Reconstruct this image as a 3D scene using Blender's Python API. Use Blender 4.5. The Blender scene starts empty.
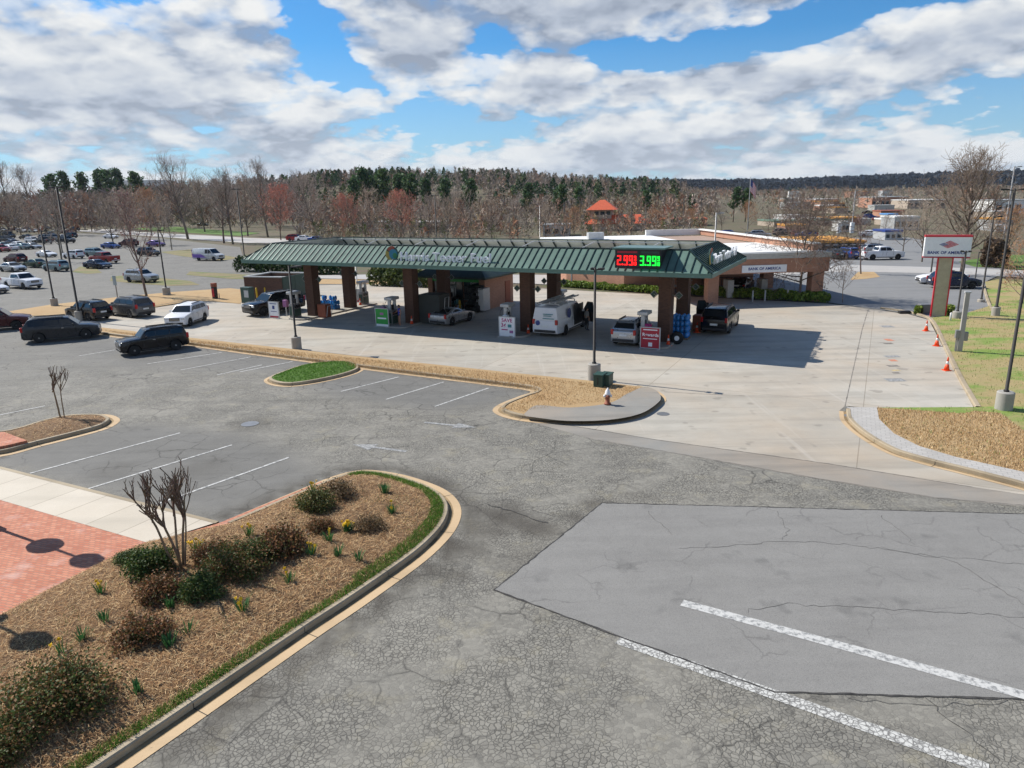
import bpy, bmesh, math, random
import numpy as np
from mathutils import Vector, Matrix, noise
from mathutils.geometry import delaunay_2d_cdt, tessellate_polygon
R = math.radians
scene = bpy.context.scene
COL = scene.collection
random.seed(7)
rng = np.random.default_rng(11)

# ------------------------------------------------------------------ camera
FPX, CAMH, YH, ROLL = 711.0, 10.0, 196.0, 0.02
PITCH = math.atan((384 - YH) / FPX)
cr, sr = math.cos(ROLL), math.sin(ROLL)
cp, sp_ = math.cos(PITCH), math.sin(PITCH)
camd = bpy.data.cameras.new('camera'); cam = bpy.data.objects.new('camera', camd); COL.objects.link(cam)
X0 = Vector((1, 0, 0)); F0 = Vector((0, cp, -sp_)); U0 = Vector((0, sp_, cp))
rx = X0 * cr - U0 * sr; ux = X0 * sr + U0 * cr
m = Matrix((( rx.x, ux.x, -F0.x, 0), (rx.y, ux.y, -F0.y, 0), (rx.z, ux.z, -F0.z, CAMH), (0, 0, 0, 1)))
cam.matrix_world = m
camd.sensor_fit = 'HORIZONTAL'; camd.sensor_width = 36.0; camd.lens = 36.0 * FPX / 1024.0
camd.clip_start = 0.1; camd.clip_end = 9000
scene.camera = cam

def g(u, v, z=0.0):
    """survey helper: the world point at height z seen at photo position u, v"""
    a = (u - 512) / FPX; b = (384 - v) / FPX
    xc = a * cr + b * sr; yc = -a * sr + b * cr
    d = (xc, cp + yc * sp_, -sp_ + yc * cp)
    t = (z - CAMH) / d[2]
    return Vector((d[0] * t, d[1] * t, z))
def ppm(u, v):                      # pixels per metre at a ground point
    p = g(u, v); return FPX / (p.y * cp + CAMH * sp_)

TH = R(-27.3)
UA = Vector((math.cos(TH), math.sin(TH), 0)); WB = Vector((-math.sin(TH), math.cos(TH), 0)); ZZ = Vector((0, 0, 1))
OO = Vector((-17.55, 62.15, 0))
def lc(a, b, z=0.0): return OO + UA * a + WB * b + ZZ * z
def frame(o, x, y):
    n = x.cross(y)
    return Matrix(((x.x, y.x, n.x, o.x), (x.y, y.y, n.y, o.y), (x.z, y.z, n.z, o.z), (0, 0, 0, 1)))

# ------------------------------------------------------------------ object helpers
def tag(o, label=None, cat=None, group=None, kind=None):
    if label: o['label'] = label
    if cat: o['category'] = cat
    if group: o['group'] = group
    if kind: o['kind'] = kind
    return o
def empty(name, loc=(0, 0, 0), rz=0.0, label=None, cat=None, group=None):
    o = bpy.data.objects.new(name, None); COL.objects.link(o)
    o.location = loc; o.rotation_euler = (0, 0, rz); o.empty_display_size = .3
    return tag(o, label, cat, group)
def copy_tree(o, parent=None):
    c = o.copy(); COL.objects.link(c); c.parent = parent
    for ch in list(o.children): copy_tree(ch, c)
    return c

class MB:
    """collects faces, builds ONE mesh object"""
    def __init__(s): s.v = []; s.f = []; s.mi = []; s.sm = []; s.M = None; s.cur = 0; s.smooth = False
    def add(s, vs, fs):
        n = len(s.v)
        if s.M is not None: vs = [s.M @ Vector(p) for p in vs]
        s.v += [tuple(p) for p in vs]
        for f in fs: s.f.append(tuple(i + n for i in f)); s.mi.append(s.cur); s.sm.append(s.smooth)
        return s
    def box(s, x0, x1, y0, y1, z0, z1):
        return s.add([(x0,y0,z0),(x1,y0,z0),(x1,y1,z0),(x0,y1,z0),(x0,y0,z1),(x1,y0,z1),(x1,y1,z1),(x0,y1,z1)],
            [(0,3,2,1),(4,5,6,7),(0,1,5,4),(1,2,6,5),(2,3,7,6),(3,0,4,7)])
    def cbox(s, c, dx, dy, dz): return s.box(c[0]-dx/2,c[0]+dx/2,c[1]-dy/2,c[1]+dy/2,c[2]-dz/2,c[2]+dz/2)
    def hexa(s, p): return s.add(p, [(0,3,2,1),(4,5,6,7),(0,1,5,4),(1,2,6,5),(2,3,7,6),(3,0,4,7)])
    def bar(s, a, b, w, h=None, up=(0,0,1)):
        h = h or w; a = Vector(a); b = Vector(b); d = (b - a).normalized(); upv = Vector(up)
        if abs(d.dot(upv)) > .98: upv = Vector((1,0,0))
        r = d.cross(upv).normalized(); q = r.cross(d)
        p = []
        for e in (a, b):
            p += [e - r*w/2 - q*h/2, e + r*w/2 - q*h/2, e + r*w/2 + q*h/2, e - r*w/2 + q*h/2]
        return s.add(p, [(0,1,2,3),(7,6,5,4),(0,4,5,1),(1,5,6,2),(2,6,7,3),(3,7,4,0)])
    def tube(s, pts, rad, n=8, cap=True):
        pts = [Vector(p) for p in pts]
        if not hasattr(rad, '__len__'): rad = [rad] * len(pts)
        vs = []; fs = []
        ref = None
        for i, p in enumerate(pts):
            d = (pts[min(i+1, len(pts)-1)] - pts[max(i-1, 0)])
            if d.length < 1e-9: d = Vector((0,0,1))
            d.normalize()
            if ref is None: ref = Vector((1,0,0)) if abs(d.x) < .8 else Vector((0,1,0))
            r = (ref - d * ref.dot(d)).normalized(); ref = r; q = d.cross(r)
            for k in range(n):
                t = 2*math.pi*k/n; vs.append(p + (r*math.cos(t) + q*math.sin(t))*rad[i])
        for i in range(len(pts)-1):
            for k in range(n):
                k2 = (k+1) % n; fs.append((i*n+k, i*n+k2, (i+1)*n+k2, (i+1)*n+k))
        if cap: fs.append(tuple(range(n))[::-1]); fs.append(tuple((len(pts)-1)*n+k for k in range(n)))
        return s.add(vs, fs)
    def lathe(s, prof, n=16, c=(0,0,0)):
        vs = []; fs = []
        for r, z in prof:
            for k in range(n):
                t = 2*math.pi*k/n; vs.append((c[0]+r*math.cos(t), c[1]+r*math.sin(t), c[2]+z))
        for i in range(len(prof)-1):
            for k in range(n):
                k2 = (k+1) % n; fs.append((i*n+k, i*n+k2, (i+1)*n+k2, (i+1)*n+k))
        fs.append(tuple(range(n))[::-1]); fs.append(tuple((len(prof)-1)*n+k for k in range(n)))
        return s.add(vs, fs)
    def prism(s, poly, z0, z1):
        n = len(poly)
        return s.add([(p[0],p[1],z0) for p in poly] + [(p[0],p[1],z1) for p in poly],
            [tuple(range(n))[::-1], tuple(range(n, 2*n))] + [(i,(i+1)%n,n+(i+1)%n,n+i) for i in range(n)])
    def build(s, name, mats, parent=None, bevel=0, autosmooth=None):
        me = bpy.data.meshes.new(name); me.from_pydata(s.v, [], s.f)
        if not isinstance(mats, (list, tuple)): mats = [mats]
        for mm in mats: me.materials.append(mm)
        me.polygons.foreach_set('material_index', s.mi); me.polygons.foreach_set('use_smooth', s.sm)
        if bevel:
            bm = bmesh.new(); bm.from_mesh(me)
            bmesh.ops.remove_doubles(bm, verts=bm.verts, dist=1e-5)
            ed = [e for e in bm.edges if len(e.link_faces) == 2 and e.calc_face_angle(0) > .5]
            bmesh.ops.bevel(bm, geom=ed, offset=bevel, segments=2, affect='EDGES', profile=.5, clamp_overlap=True)
            bm.to_mesh(me); bm.free()
        if autosmooth:
            me.polygons.foreach_set('use_smooth', [True]*len(me.polygons)); me.set_sharp_from_angle(angle=R(autosmooth))
        me.update()
        o = bpy.data.objects.new(name, me); COL.objects.link(o); o.parent = parent
        return o

def npmesh(name, verts, faces, mats, parent=None, col=None, mi=None):
    """faces: (n,k) array of equal sized faces; col: per face (n,3) colours"""
    verts = np.asarray(verts, dtype=np.float32); faces = np.asarray(faces, dtype=np.int32)
    me = bpy.data.meshes.new(name); k = faces.shape[1]
    me.vertices.add(len(verts)); me.vertices.foreach_set('co', verts.ravel())
    me.loops.add(faces.size); me.loops.foreach_set('vertex_index', faces.ravel())
    me.polygons.add(len(faces)); me.polygons.foreach_set('loop_start', np.arange(0, faces.size, k, dtype=np.int32))
    if not isinstance(mats, (list, tuple)): mats = [mats]
    for mm in mats: me.materials.append(mm)
    if mi is not None: me.polygons.foreach_set('material_index', np.asarray(mi, dtype=np.int32))
    if col is not None:
        at = me.attributes.new('tint', 'FLOAT_COLOR', 'FACE')
        c4 = np.ones((len(faces), 4), dtype=np.float32); c4[:, :3] = col
        at.data.foreach_set('color', c4.ravel())
    me.update(calc_edges=True); me.validate()
    o = bpy.data.objects.new(name, me); COL.objects.link(o); o.parent = parent
    return o

# ------------------------------------------------------------------ materials
def rgb(h):
    return tuple((c/12.92 if c <= .04045 else ((c+.055)/1.055)**2.4) for c in (h[0]/255, h[1]/255, h[2]/255))
class NT:
    def __init__(s, name):
        s.m = bpy.data.materials.new(name); s.m.use_nodes = True; s.t = s.m.node_tree; s.b = s.t.nodes['Principled BSDF']
        s.L = s.t.links.new
    def n(s, typ, **kw):
        nd = s.t.nodes.new(typ)
        for k, v in kw.items():
            if k.startswith('i_'): nd.inputs[k[2:].replace('_', ' ')].default_value = v
            else: setattr(nd, k, v)
        return nd
    def link(s, a, b): s.t.links.new(a, b)
    def pos(s, scale=(1,1,1), rz=0.0, obj=False):
        if obj: src = s.n('ShaderNodeTexCoord').outputs['Object']
        else: src = s.n('ShaderNodeNewGeometry').outputs['Position']
        mp = s.n('ShaderNodeMapping'); mp.inputs['Scale'].default_value = scale; mp.inputs['Rotation'].default_value = (0,0,rz)
        s.link(src, mp.inputs['Vector']); return mp.outputs['Vector']
    def noise(s, vec, scale, detail=4, rough=.55, dist=0.0):
        nd = s.n('ShaderNodeTexNoise'); nd.inputs['Scale'].default_value = scale; nd.inputs['Detail'].default_value = detail
        nd.inputs['Roughness'].default_value = rough; nd.inputs['Distortion'].default_value = dist
        s.link(vec, nd.inputs['Vector']); return nd.outputs['Fac']
    def ramp(s, fac, stops, interp='LINEAR'):
        nd = s.n('ShaderNodeValToRGB'); cr_ = nd.color_ramp; cr_.interpolation = interp
        while len(cr_.elements) < len(stops): cr_.elements.new(.5)
        for e, (p, c) in zip(cr_.elements, stops):
            e.position = p; e.color = (c[0], c[1], c[2], 1) if hasattr(c, '__len__') else (c, c, c, 1)
        s.link(fac, nd.inputs['Fac']); return nd.outputs['Color']
    def mix(s, fac, a, b, mode='MIX'):
        nd = s.n('ShaderNodeMix', data_type='RGBA', blend_type=mode)
        for sock, val in ((nd.inputs[0], fac), (nd.inputs[6], a), (nd.inputs[7], b)):
            if isinstance(val, bpy.types.NodeSocket): s.link(val, sock)
            elif hasattr(val, '__len__'): sock.default_value = (val[0], val[1], val[2], 1)
            else: sock.default_value = val
        return nd.outputs[2]
    def math(s, op, a, b=None, c=None, clamp=False):
        nd = s.n('ShaderNodeMath', operation=op); nd.use_clamp = clamp
        for i, val in enumerate((a, b, c)):
            if val is None: continue
            if isinstance(val, bpy.types.NodeSocket): s.link(val, nd.inputs[i])
            else: nd.inputs[i].default_value = val
        return nd.outputs[0]
    def bump(s, h, strength=.3, dist=.02):
        nd = s.n('ShaderNodeBump'); nd.inputs['Strength'].default_value = strength; nd.inputs['Distance'].default_value = dist
        s.link(h, nd.inputs['Height']); s.link(nd.outputs['Normal'], s.b.inputs['Normal'])
    def col(s, c):
        if isinstance(c, bpy.types.NodeSocket): s.link(c, s.b.inputs['Base Color'])
        else: s.b.inputs['Base Color'].default_value = (c[0], c[1], c[2], 1)
    def set(s, **kw):
        for k, v in kw.items(): s.b.inputs[k.replace('_', ' ')].default_value = v
        return s.m

def flat(name, c, rough=.6, metal=0.0, var=.12, scale=3.0, coat=0.0, bump=0.0, bscale=30., emit=None, es=0.0):
    t = NT(name)
    p = t.pos(obj=True)
    f = t.noise(p, scale, 5, .6)
    lo = [max(0, x*(1-var)) for x in c]; hi = [min(1, x*(1+var)) for x in c]
    t.col(t.ramp(f, [(.3, lo), (.7, hi)]))
    t.set(Roughness=rough, Metallic=metal)
    t.b.inputs['Coat Weight'].default_value = coat
    if bump: t.bump(t.noise(p, bscale, 3), bump, .01)
    if emit: t.b.inputs['Emission Color'].default_value = (*emit, 1); t.b.inputs['Emission Strength'].default_value = es
    return t.m
def tinted(name, rough=.8, spec=.2, transl=0.0):
    t = NT(name); a = t.n('ShaderNodeAttribute', attribute_name='tint', attribute_type='GEOMETRY')
    t.col(a.outputs['Color']); t.set(Roughness=rough); t.b.inputs['Specular IOR Level'].default_value = spec
    if transl:
        tr = t.n('ShaderNodeBsdfTranslucent'); t.link(a.outputs['Color'], tr.inputs['Color'])
        mx = t.n('ShaderNodeMixShader'); mx.inputs[0].default_value = transl
        out = t.t.nodes['Material Output']
        t.link(t.b.outputs[0], mx.inputs[1]); t.link(tr.outputs[0], mx.inputs[2]); t.link(mx.outputs[0], out.inputs['Surface'])
    return t.m
MAT = {}

def mk_asphalt():
    t = NT('old_asphalt')
    p = t.pos(); wear = t.n('ShaderNodeAttribute', attribute_name='wear').outputs['Fac']
    dirt = t.n('ShaderNodeAttribute', attribute_name='dirt').outputs['Fac']
    wob = t.n('ShaderNodeTexNoise'); wob.inputs['Scale'].default_value = 2.2; wob.inputs['Detail'].default_value = 3
    t.link(p, wob.inputs['Vector'])
    wv = t.n('ShaderNodeVectorMath', operation='SCALE'); wv.inputs['Scale'].default_value = .30; t.link(wob.outputs['Color'], wv.inputs[0])
    pv = t.n('ShaderNodeVectorMath', operation='ADD'); t.link(p, pv.inputs[0]); t.link(wv.outputs[0], pv.inputs[1])
    vo = t.n('ShaderNodeTexVoronoi', feature='DISTANCE_TO_EDGE'); vo.inputs['Scale'].default_value = 9.5; t.link(pv.outputs[0], vo.inputs['Vector'])
    vc = t.n('ShaderNodeTexVoronoi', feature='F1'); vc.inputs['Scale'].default_value = 9.5; t.link(pv.outputs[0], vc.inputs['Vector'])
    big = t.noise(p, .22, 6, .6); mid = t.noise(p, 1.3, 5, .6); fine = t.noise(p, 38, 3, .7); grit = t.noise(p, 110, 2, .8)
    crackw = t.math('MULTIPLY', t.ramp(t.noise(p, .55, 3), [(.36, .12), (.55, 1.0)]), wear)
    edge = t.ramp(vo.outputs['Distance'], [(.0, 1.0), (.05, .6), (.14, 0.0)])
    crack = t.math('MULTIPLY', edge, crackw)
    worn = t.mix(mid, (.165, .152, .128), (.285, .268, .228))
    lot = t.mix(mid, (.072, .071, .068), (.17, .166, .156))
    base = t.mix(wear, lot, worn)
    base = t.mix(t.math('MULTIPLY', t.ramp(big, [(.38, .0), (.62, 1.)]), .5), base, (.075, .073, .068))
    cellv = t.n('ShaderNodeSeparateColor'); t.link(vc.outputs['Color'], cellv.inputs[0])
    base = t.mix(t.math('MULTIPLY', wear, .42), base, t.mix(cellv.outputs[0], (.12, .112, .092), (.33, .31, .255)))
    base = t.mix(t.ramp(grit, [(.45, 0.), (.72, .7)]), base, (.36, .335, .28))
    base = t.mix(t.ramp(fine, [(.25, .45), (.5, 0.)]), base, (.05, .05, .05))
    base = t.mix(t.math('MULTIPLY', crack, .74), base, (.03, .027, .022))
    base = t.mix(t.math('MULTIPLY', t.ramp(t.noise(p, .9, 5, .7), [(.55, 0.), (.72, 1.)]), t.math('MULTIPLY', wear, .40)), base, (.34, .30, .20))
    tr = t.noise(t.pos((.10, 1.3, 1), R(-35)), 1.0, 5, .65); base = t.mix(t.math('MULTIPLY', t.ramp(tr, [(.5, 0.), (.72, 1.)]), .32), base, (.07, .067, .06))
    oil = t.ramp(t.noise(p, 1.7, 2, .4), [(.68, 0.), (.73, 1.)]); base = t.mix(t.math('MULTIPLY', oil, .4), base, (.05, .048, .044))
    vl = t.n('ShaderNodeTexVoronoi', feature='DISTANCE_TO_EDGE'); vl.inputs['Scale'].default_value = .8; t.link(pv.outputs[0], vl.inputs['Vector']); lk = t.math('MULTIPLY', t.ramp(vl.outputs['Distance'], [(0., .8), (.012, .4), (.03, 0.)]), t.ramp(t.noise(p, .3, 3), [(.45, 0.), (.6, 1.)])); base = t.mix(lk, base, (.04, .037, .032))
    base = t.mix(dirt, base, (.045, .037, .027))
    t.col(base); t.set(Roughness=.88)
    h = t.math('SUBTRACT', t.math('MULTIPLY', fine, .35), crack)
    t.bump(h, .55, .015)
    return t.m
def mk_patch():
    t = NT('new_asphalt'); p = t.pos()
    big = t.noise(p, .35, 5, .6); mid = t.noise(p, 1.6, 6, .65); fine = t.noise(p, 60, 3, .75); grit = t.noise(p, 120, 2, .8); st = t.noise(t.pos((.2, 1.6, 1), R(-30)), 1.0, 6, .65)
    b = t.mix(mid, (.185, .176, .160), (.275, .264, .242)); b = t.mix(t.ramp(big, [(.4, 0.), (.65, .5)]), b, (.27, .26, .238))
    b = t.mix(t.math('MULTIPLY', t.ramp(st, [(.45, 0.), (.72, 1.)]), .35), b, (.14, .133, .122))
    b = t.mix(t.ramp(t.noise(p, .8, 3, .5), [(.62, 0.), (.70, .45)]), b, (.085, .082, .075))
    b = t.mix(t.ramp(fine, [(.3, .7), (.55, 0.)]), b, (.075, .074, .072)); b = t.mix(t.ramp(grit, [(.5, 0.), (.75, .6)]), b, (.36, .35, .33))
    wob = t.n('ShaderNodeTexNoise'); wob.inputs['Scale'].default_value = 1.1; wob.inputs['Detail'].default_value = 5; t.link(p, wob.inputs['Vector'])
    wv = t.n('ShaderNodeVectorMath', operation='MULTIPLY_ADD'); t.link(wob.outputs['Color'], wv.inputs[0]); wv.inputs[1].default_value = (.9, .9, .9); t.link(p, wv.inputs[2])
    vo = t.n('ShaderNodeTexVoronoi', feature='DISTANCE_TO_EDGE'); vo.inputs['Scale'].default_value = .38; t.link(wv.outputs[0], vo.inputs['Vector'])
    ck = t.math('MULTIPLY', t.ramp(vo.outputs['Distance'], [(0., 1.), (.006, .6), (.012, 0.)]), t.ramp(t.noise(p, .5, 2), [(.45, 0.), (.58, .38)]))
    b = t.mix(ck, b, (.06, .057, .052))
    t.col(b); t.set(Roughness=.9); t.bump(fine, .45, .012); return t.m
def mk_concrete(name, c1, c2, joint=None, rot=TH, stain=.5, warm=(.42, .30, .19)):
    t = NT(name); p = t.pos(); pr = t.pos((1,1,1), -rot)
    big = t.noise(p, .12, 6, .6); mid = t.noise(p, .8, 6, .65); fine = t.noise(p, 30, 3, .7)
    drag = t.noise(t.pos((.12, .9, 1), -rot), .9, 5, .6)
    b = t.mix(mid, c1, c2)
    b = t.mix(t.math('MULTIPLY', t.ramp(big, [(.4, 0.), (.68, 1.)]), stain*.55), b, warm)
    b = t.mix(t.math('MULTIPLY', t.ramp(drag, [(.48, 0.), (.75, 1.)]), stain*.7), b, [x*.55 for x in c1])
    b = t.mix(t.ramp(fine, [(.25, .3), (.5, 0.)]), b, [x*.6 for x in c1])
    if joint:
        br = t.n('ShaderNodeTexBrick'); br.offset = 0.0; br.inputs['Scale'].default_value = 1.0
        br.inputs['Brick Width'].default_value = joint[0]; br.inputs['Row Height'].default_value = joint[1]
        br.inputs['Mortar Size'].default_value = .022; br.inputs['Mortar Smooth'].default_value = .3
        br.inputs['Color1'].default_value = (.90, .90, .89, 1); br.inputs['Color2'].default_value = (1, 1, 1, 1); br.inputs['Mortar'].default_value = (.62, .60, .57, 1)
        t.link(pr, br.inputs['Vector']); b = t.mix(1.0, b, br.outputs['Color'], 'MULTIPLY')
    if joint and joint[0] > 5:
        b = t.mix(t.math('MULTIPLY', t.ramp(t.noise(p, .16, 7, .68), [(.46, 0.), (.62, 1.)]), .36), b, (.27, .25, .215))
        spots = t.ramp(t.noise(p, 1.1, 2, .4), [(.66, 0.), (.72, 1.)]); b = t.mix(t.math('MULTIPLY', spots, .45), b, (.17, .155, .13))
        tr = t.noise(t.pos((.06, 1.5, 1), -rot+R(12)), 1.2, 4, .7); b = t.mix(t.math('MULTIPLY', t.ramp(tr, [(.58, 0.), (.74, 1.)]), .35), b, (.16, .15, .135))
        tr2 = t.noise(t.pos((1.5, .05, 1), -rot), 1.0, 4, .7); b = t.mix(t.math('MULTIPLY', t.ramp(tr2, [(.58, 0.), (.74, 1.)]), .3), b, (.60, .56, .50))
    t.col(b); t.set(Roughness=.85); t.bump(t.math('ADD', fine, t.math('MULTIPLY', mid, .5)), .15, .01); return t.m
def mk_brick(name, c1, c2, mortar, w=.22, h=.075, rot=0.0, ground=False, ms=.008, blotch=None):
    t = NT(name)
    if ground: vec = t.pos((1,1,1), rot)
    else:
        # wall bricks: along-the-wall coordinate and height
        gp = t.n('ShaderNodeNewGeometry'); sx = t.n('ShaderNodeSeparateXYZ'); t.link(gp.outputs['Position'], sx.inputs[0])
        nn = t.n('ShaderNodeSeparateXYZ'); t.link(gp.outputs['True Normal'], nn.inputs[0])
        al = t.math('SUBTRACT', t.math('MULTIPLY', sx.outputs['Y'], nn.outputs['X']), t.math('MULTIPLY', sx.outputs['X'], nn.outputs['Y']))
        cb = t.n('ShaderNodeCombineXYZ'); t.link(al, cb.inputs[0]); t.link(sx.outputs['Z'], cb.inputs[1]); vec = cb.outputs[0]
    br = t.n('ShaderNodeTexBrick'); br.inputs['Scale'].default_value = 1.0; br.inputs['Brick Width'].default_value = w; br.inputs['Row Height'].default_value = h
    br.inputs['Mortar Size'].default_value = ms; br.inputs['Color1'].default_value = (*c1, 1); br.inputs['Color2'].default_value = (*c2, 1); br.inputs['Mortar'].default_value = (*mortar, 1)
    br.inputs['Bias'].default_value = 0.0
    t.link(vec, br.inputs['Vector'])
    p = t.pos(); f = t.noise(p, .6, 6, .65); c = t.mix(t.math('MULTIPLY', t.ramp(f, [(.4, 0.), (.75, 1.)]), .35), br.outputs['Color'], [x*.6 for x in c1])
    if blotch: c = t.mix(t.math('MULTIPLY', t.ramp(t.noise(p, .9, 5, .6), [(.55, 0.), (.68, 1.)]), .6), c, blotch)
    t.col(c); t.set(Roughness=.85); t.bump(br.outputs['Fac'], -.3, .008); return t.m
def mk_straw(name, c1, c2, c3, scale=1.0, green=None):
    t = NT(name); p = t.pos()
    big = t.noise(p, .45*scale, 6, .65); f = t.noise(t.pos((1, 1, 1), R(30)), 22*scale, 5, .75, .6); f2 = t.noise(p, 60*scale, 3, .8)
    b = t.mix(f, c1, c2); b = t.mix(t.math('MULTIPLY', t.ramp(big, [(.38, 0.), (.65, 1.)]), .6), b, c3)
    b = t.mix(t.ramp(f2, [(.3, .6), (.5, 0.)]), b, [x*.35 for x in c1])
    if green:
        gm = t.ramp(t.noise(t.pos((.5, 1.2, 1), R(20)), .35, 6, .7), [(.46, 0.), (.60, 1.)])
        b = t.mix(t.math('MULTIPLY', gm, .85), b, t.mix(f, green, [x*1.6 for x in green]))
    t.col(b); t.set(Roughness=.95); t.bump(t.math('ADD', f, f2), .6, .04); return t.m
def mk_worn_paint():
    t = NT('worn_road_paint'); p = t.pos()
    wob = t.n('ShaderNodeTexNoise'); wob.inputs['Scale'].default_value = 2.2; t.link(p, wob.inputs['Vector'])
    wv = t.n('ShaderNodeVectorMath', operation='SCALE'); wv.inputs['Scale'].default_value = .22; t.link(wob.outputs['Color'], wv.inputs[0])
    pv = t.n('ShaderNodeVectorMath', operation='ADD'); t.link(p, pv.inputs[0]); t.link(wv.outputs[0], pv.inputs[1])
    vo = t.n('ShaderNodeTexVoronoi', feature='DISTANCE_TO_EDGE'); vo.inputs['Scale'].default_value = 9.5; t.link(pv.outputs[0], vo.inputs['Vector'])
    e = t.ramp(vo.outputs['Distance'], [(.0, 1.), (.06, .8), (.11, 0.)])
    w = t.ramp(t.noise(p, 9, 4, .7), [(.36, 1.), (.52, 0.)])
    f = t.math('MAXIMUM', e, w)
    t.col(t.mix(f, (.54, .53, .49), (.15, .145, .135))); t.set(Roughness=.85); return t.m
def mk_paint(name, wear=.4, c=(.66, .66, .64)):
    t = NT(name); p = t.pos(); w = t.ramp(t.noise(p, 7, 5, .75), [(wear-.06, 1.), (wear+.09, 0.)])
    t.col(t.mix(w, c, (.2, .2, .195))); t.set(Roughness=.8); return t.m
def mk_carpaint(name, c, metal=.25, rough=.28):
    t = NT(name); t.col(c); t.set(Roughness=rough, Metallic=metal); t.b.inputs['Coat Weight'].default_value = .25; t.b.inputs['Specular IOR Level'].default_value = .32; t.b.inputs['Coat Roughness'].default_value = .06
    p = t.pos(obj=True); n = t.noise(p, 2.2, 4, .6)
    t.link(t.ramp(n, [(.3, max(.1, rough-.08)), (.7, rough+.12)]), t.b.inputs['Roughness']); return t.m

MAT['asphalt'] = mk_asphalt(); MAT['patch'] = mk_patch()
MAT['concrete'] = mk_concrete('forecourt_concrete', (.385, .355, .30), (.535, .495, .425), joint=(10.4, 9.2), stain=.85)
MAT['apron'] = mk_concrete('apron_concrete', (.20, .192, .172), (.29, .278, .25), stain=.9)
MAT['sidewalk'] = mk_concrete('sidewalk_concrete', (.52, .455, .36), (.64, .575, .475), joint=(1.55, 30.), stain=.4, warm=(.45,.36,.26))
MAT['kerb'] = mk_concrete('kerb_concrete', (.32, .25, .16), (.48, .40, .28), stain=.9, warm=(.2,.15,.09))
MAT['gutter'] = mk_concrete('gutter_concrete', (.46, .32, .175), (.60, .44, .265), stain=.5, warm=(.45,.3,.17))
MAT['rawconc'] = mk_concrete('cast_concrete', (.30, .285, .25), (.42, .40, .36), stain=.7)
MAT['plaza'] = mk_brick('plaza_brick', (.44, .135, .07), (.58, .235, .135), (.27, .15, .10), .205, .102, R(18), True, .010, blotch=(.56, .36, .30))
MAT['pavers'] = mk_brick('pale_pavers', (.41, .385, .35), (.465, .44, .405), (.29, .275, .255), .34, .22, R(25), True, .012)
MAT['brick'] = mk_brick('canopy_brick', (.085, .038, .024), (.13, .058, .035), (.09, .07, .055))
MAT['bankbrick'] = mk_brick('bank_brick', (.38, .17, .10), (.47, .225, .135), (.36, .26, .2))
MAT['mulch'] = mk_straw('pine_straw', (.10, .052, .024), (.38, .235, .115), (.17, .095, .045), 1.4)
MAT['grime_shade'] = flat('gutter_grime_shade', (.25, .175, .09), .95, var=.5, scale=1.5)  # kerb shade painted in as a brown tone, along with grime
MAT['kioskroof_shaded'] = flat('kiosk_roof_shaded_metal', (.03, .055, .045), .6, .2, var=.25)  # colour darkened for the shade under the canopy
MAT['drygrass'] = mk_straw('dry_grass', (.36, .24, .115), (.58, .41, .21), (.42, .25, .11), .9)
MAT['mixgrass'] = mk_straw('patchy_grass', (.30, .235, .10), (.46, .37, .18), (.38, .27, .11), .5, green=(.115, .20, .025))
MAT['dullgrass'] = mk_straw('dull_grass', (.20, .155, .075), (.29, .235, .12), (.23, .19, .085), .5, green=(.09, .12, .03))
MAT['greengrass'] = mk_straw('green_grass', (.06, .13, .015), (.13, .24, .03), (.10, .17, .03), .6)
MAT['field'] = mk_straw('field_ground', (.10, .075, .05), (.17, .125, .08), (.13, .09, .05), .12, green=(.06, .075, .025))
MAT['worn'] = mk_worn_paint(); MAT['paint'] = mk_paint('lane_paint', .44, (.52, .51, .48)); MAT['faint'] = mk_paint('faded_paint', .52, (.40, .395, .375))
MAT['cjoint'] = flat('slab_joint', (.20, .18, .155), .9, var=.5, scale=3)
MAT['joint'] = flat('tar_joint', (.045, .042, .038), .9, var=.6, scale=4)
MAT['hair_crack'] = flat('hairline_crack', (.085, .08, .072), .9, var=.5, scale=4)
MAT['dark'] = flat('black_plastic', (.018, .018, .02), .5)
MAT['glass'] = flat('tinted_glass', (.012, .016, .02), .05, var=.05)
MAT['winglass'] = flat('window_glass', (.03, .045, .055), .06, var=.2)
MAT['tyre'] = flat('tyre_rubber', (.016, .016, .016), .85)
MAT['rim'] = flat('alloy_rim', (.45, .46, .48), .35, .8)
MAT['chrome'] = flat('bright_metal', (.55, .56, .58), .25, .9)
MAT['lamp'] = flat('headlamp_lens', (.62, .65, .68), .08, .3)
MAT['red_lens'] = flat('tail_lens', (.42, .01, .012), .15)
MAT['plate'] = flat('plate_white', (.7, .7, .68), .5)
MAT['rooftin'] = flat('green_roof_metal', (.085, .15, .12), .8, .0, var=.3, scale=.7)
MAT['seam'] = flat('green_seam_metal', (.02, .042, .034), .4, .35)
MAT['fascia'] = flat('green_fascia', (.11, .20, .17), .35, .2)
MAT['palepan_lit'] = flat('lit_primer_panel', (.62, .64, .56), .8, .0, var=.25, scale=.5)  # primer paled in the colour for light bounced off the roof deck
MAT['deck'] = flat('roof_deck', (.48, .47, .44), .9, var=.3)
MAT['soffit'] = flat('soffit_dark', (.03, .036, .033), .7)
MAT['polebr'] = flat('bronze_pole', (.028, .025, .023), .7, .1)
MAT['whitetpo'] = flat('white_membrane', (.74, .73, .70), .7, var=.08, scale=.4)
MAT['white'] = flat('white_enamel', (.80, .81, .82), .4, var=.05)
MAT['greycap'] = flat('grey_coping', (.42, .42, .40), .5, .2)
MAT['red'] = flat('red_enamel', (.55, .015, .03), .4); MAT['blue'] = flat('blue_enamel', (.02, .05, .22), .4)
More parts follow.
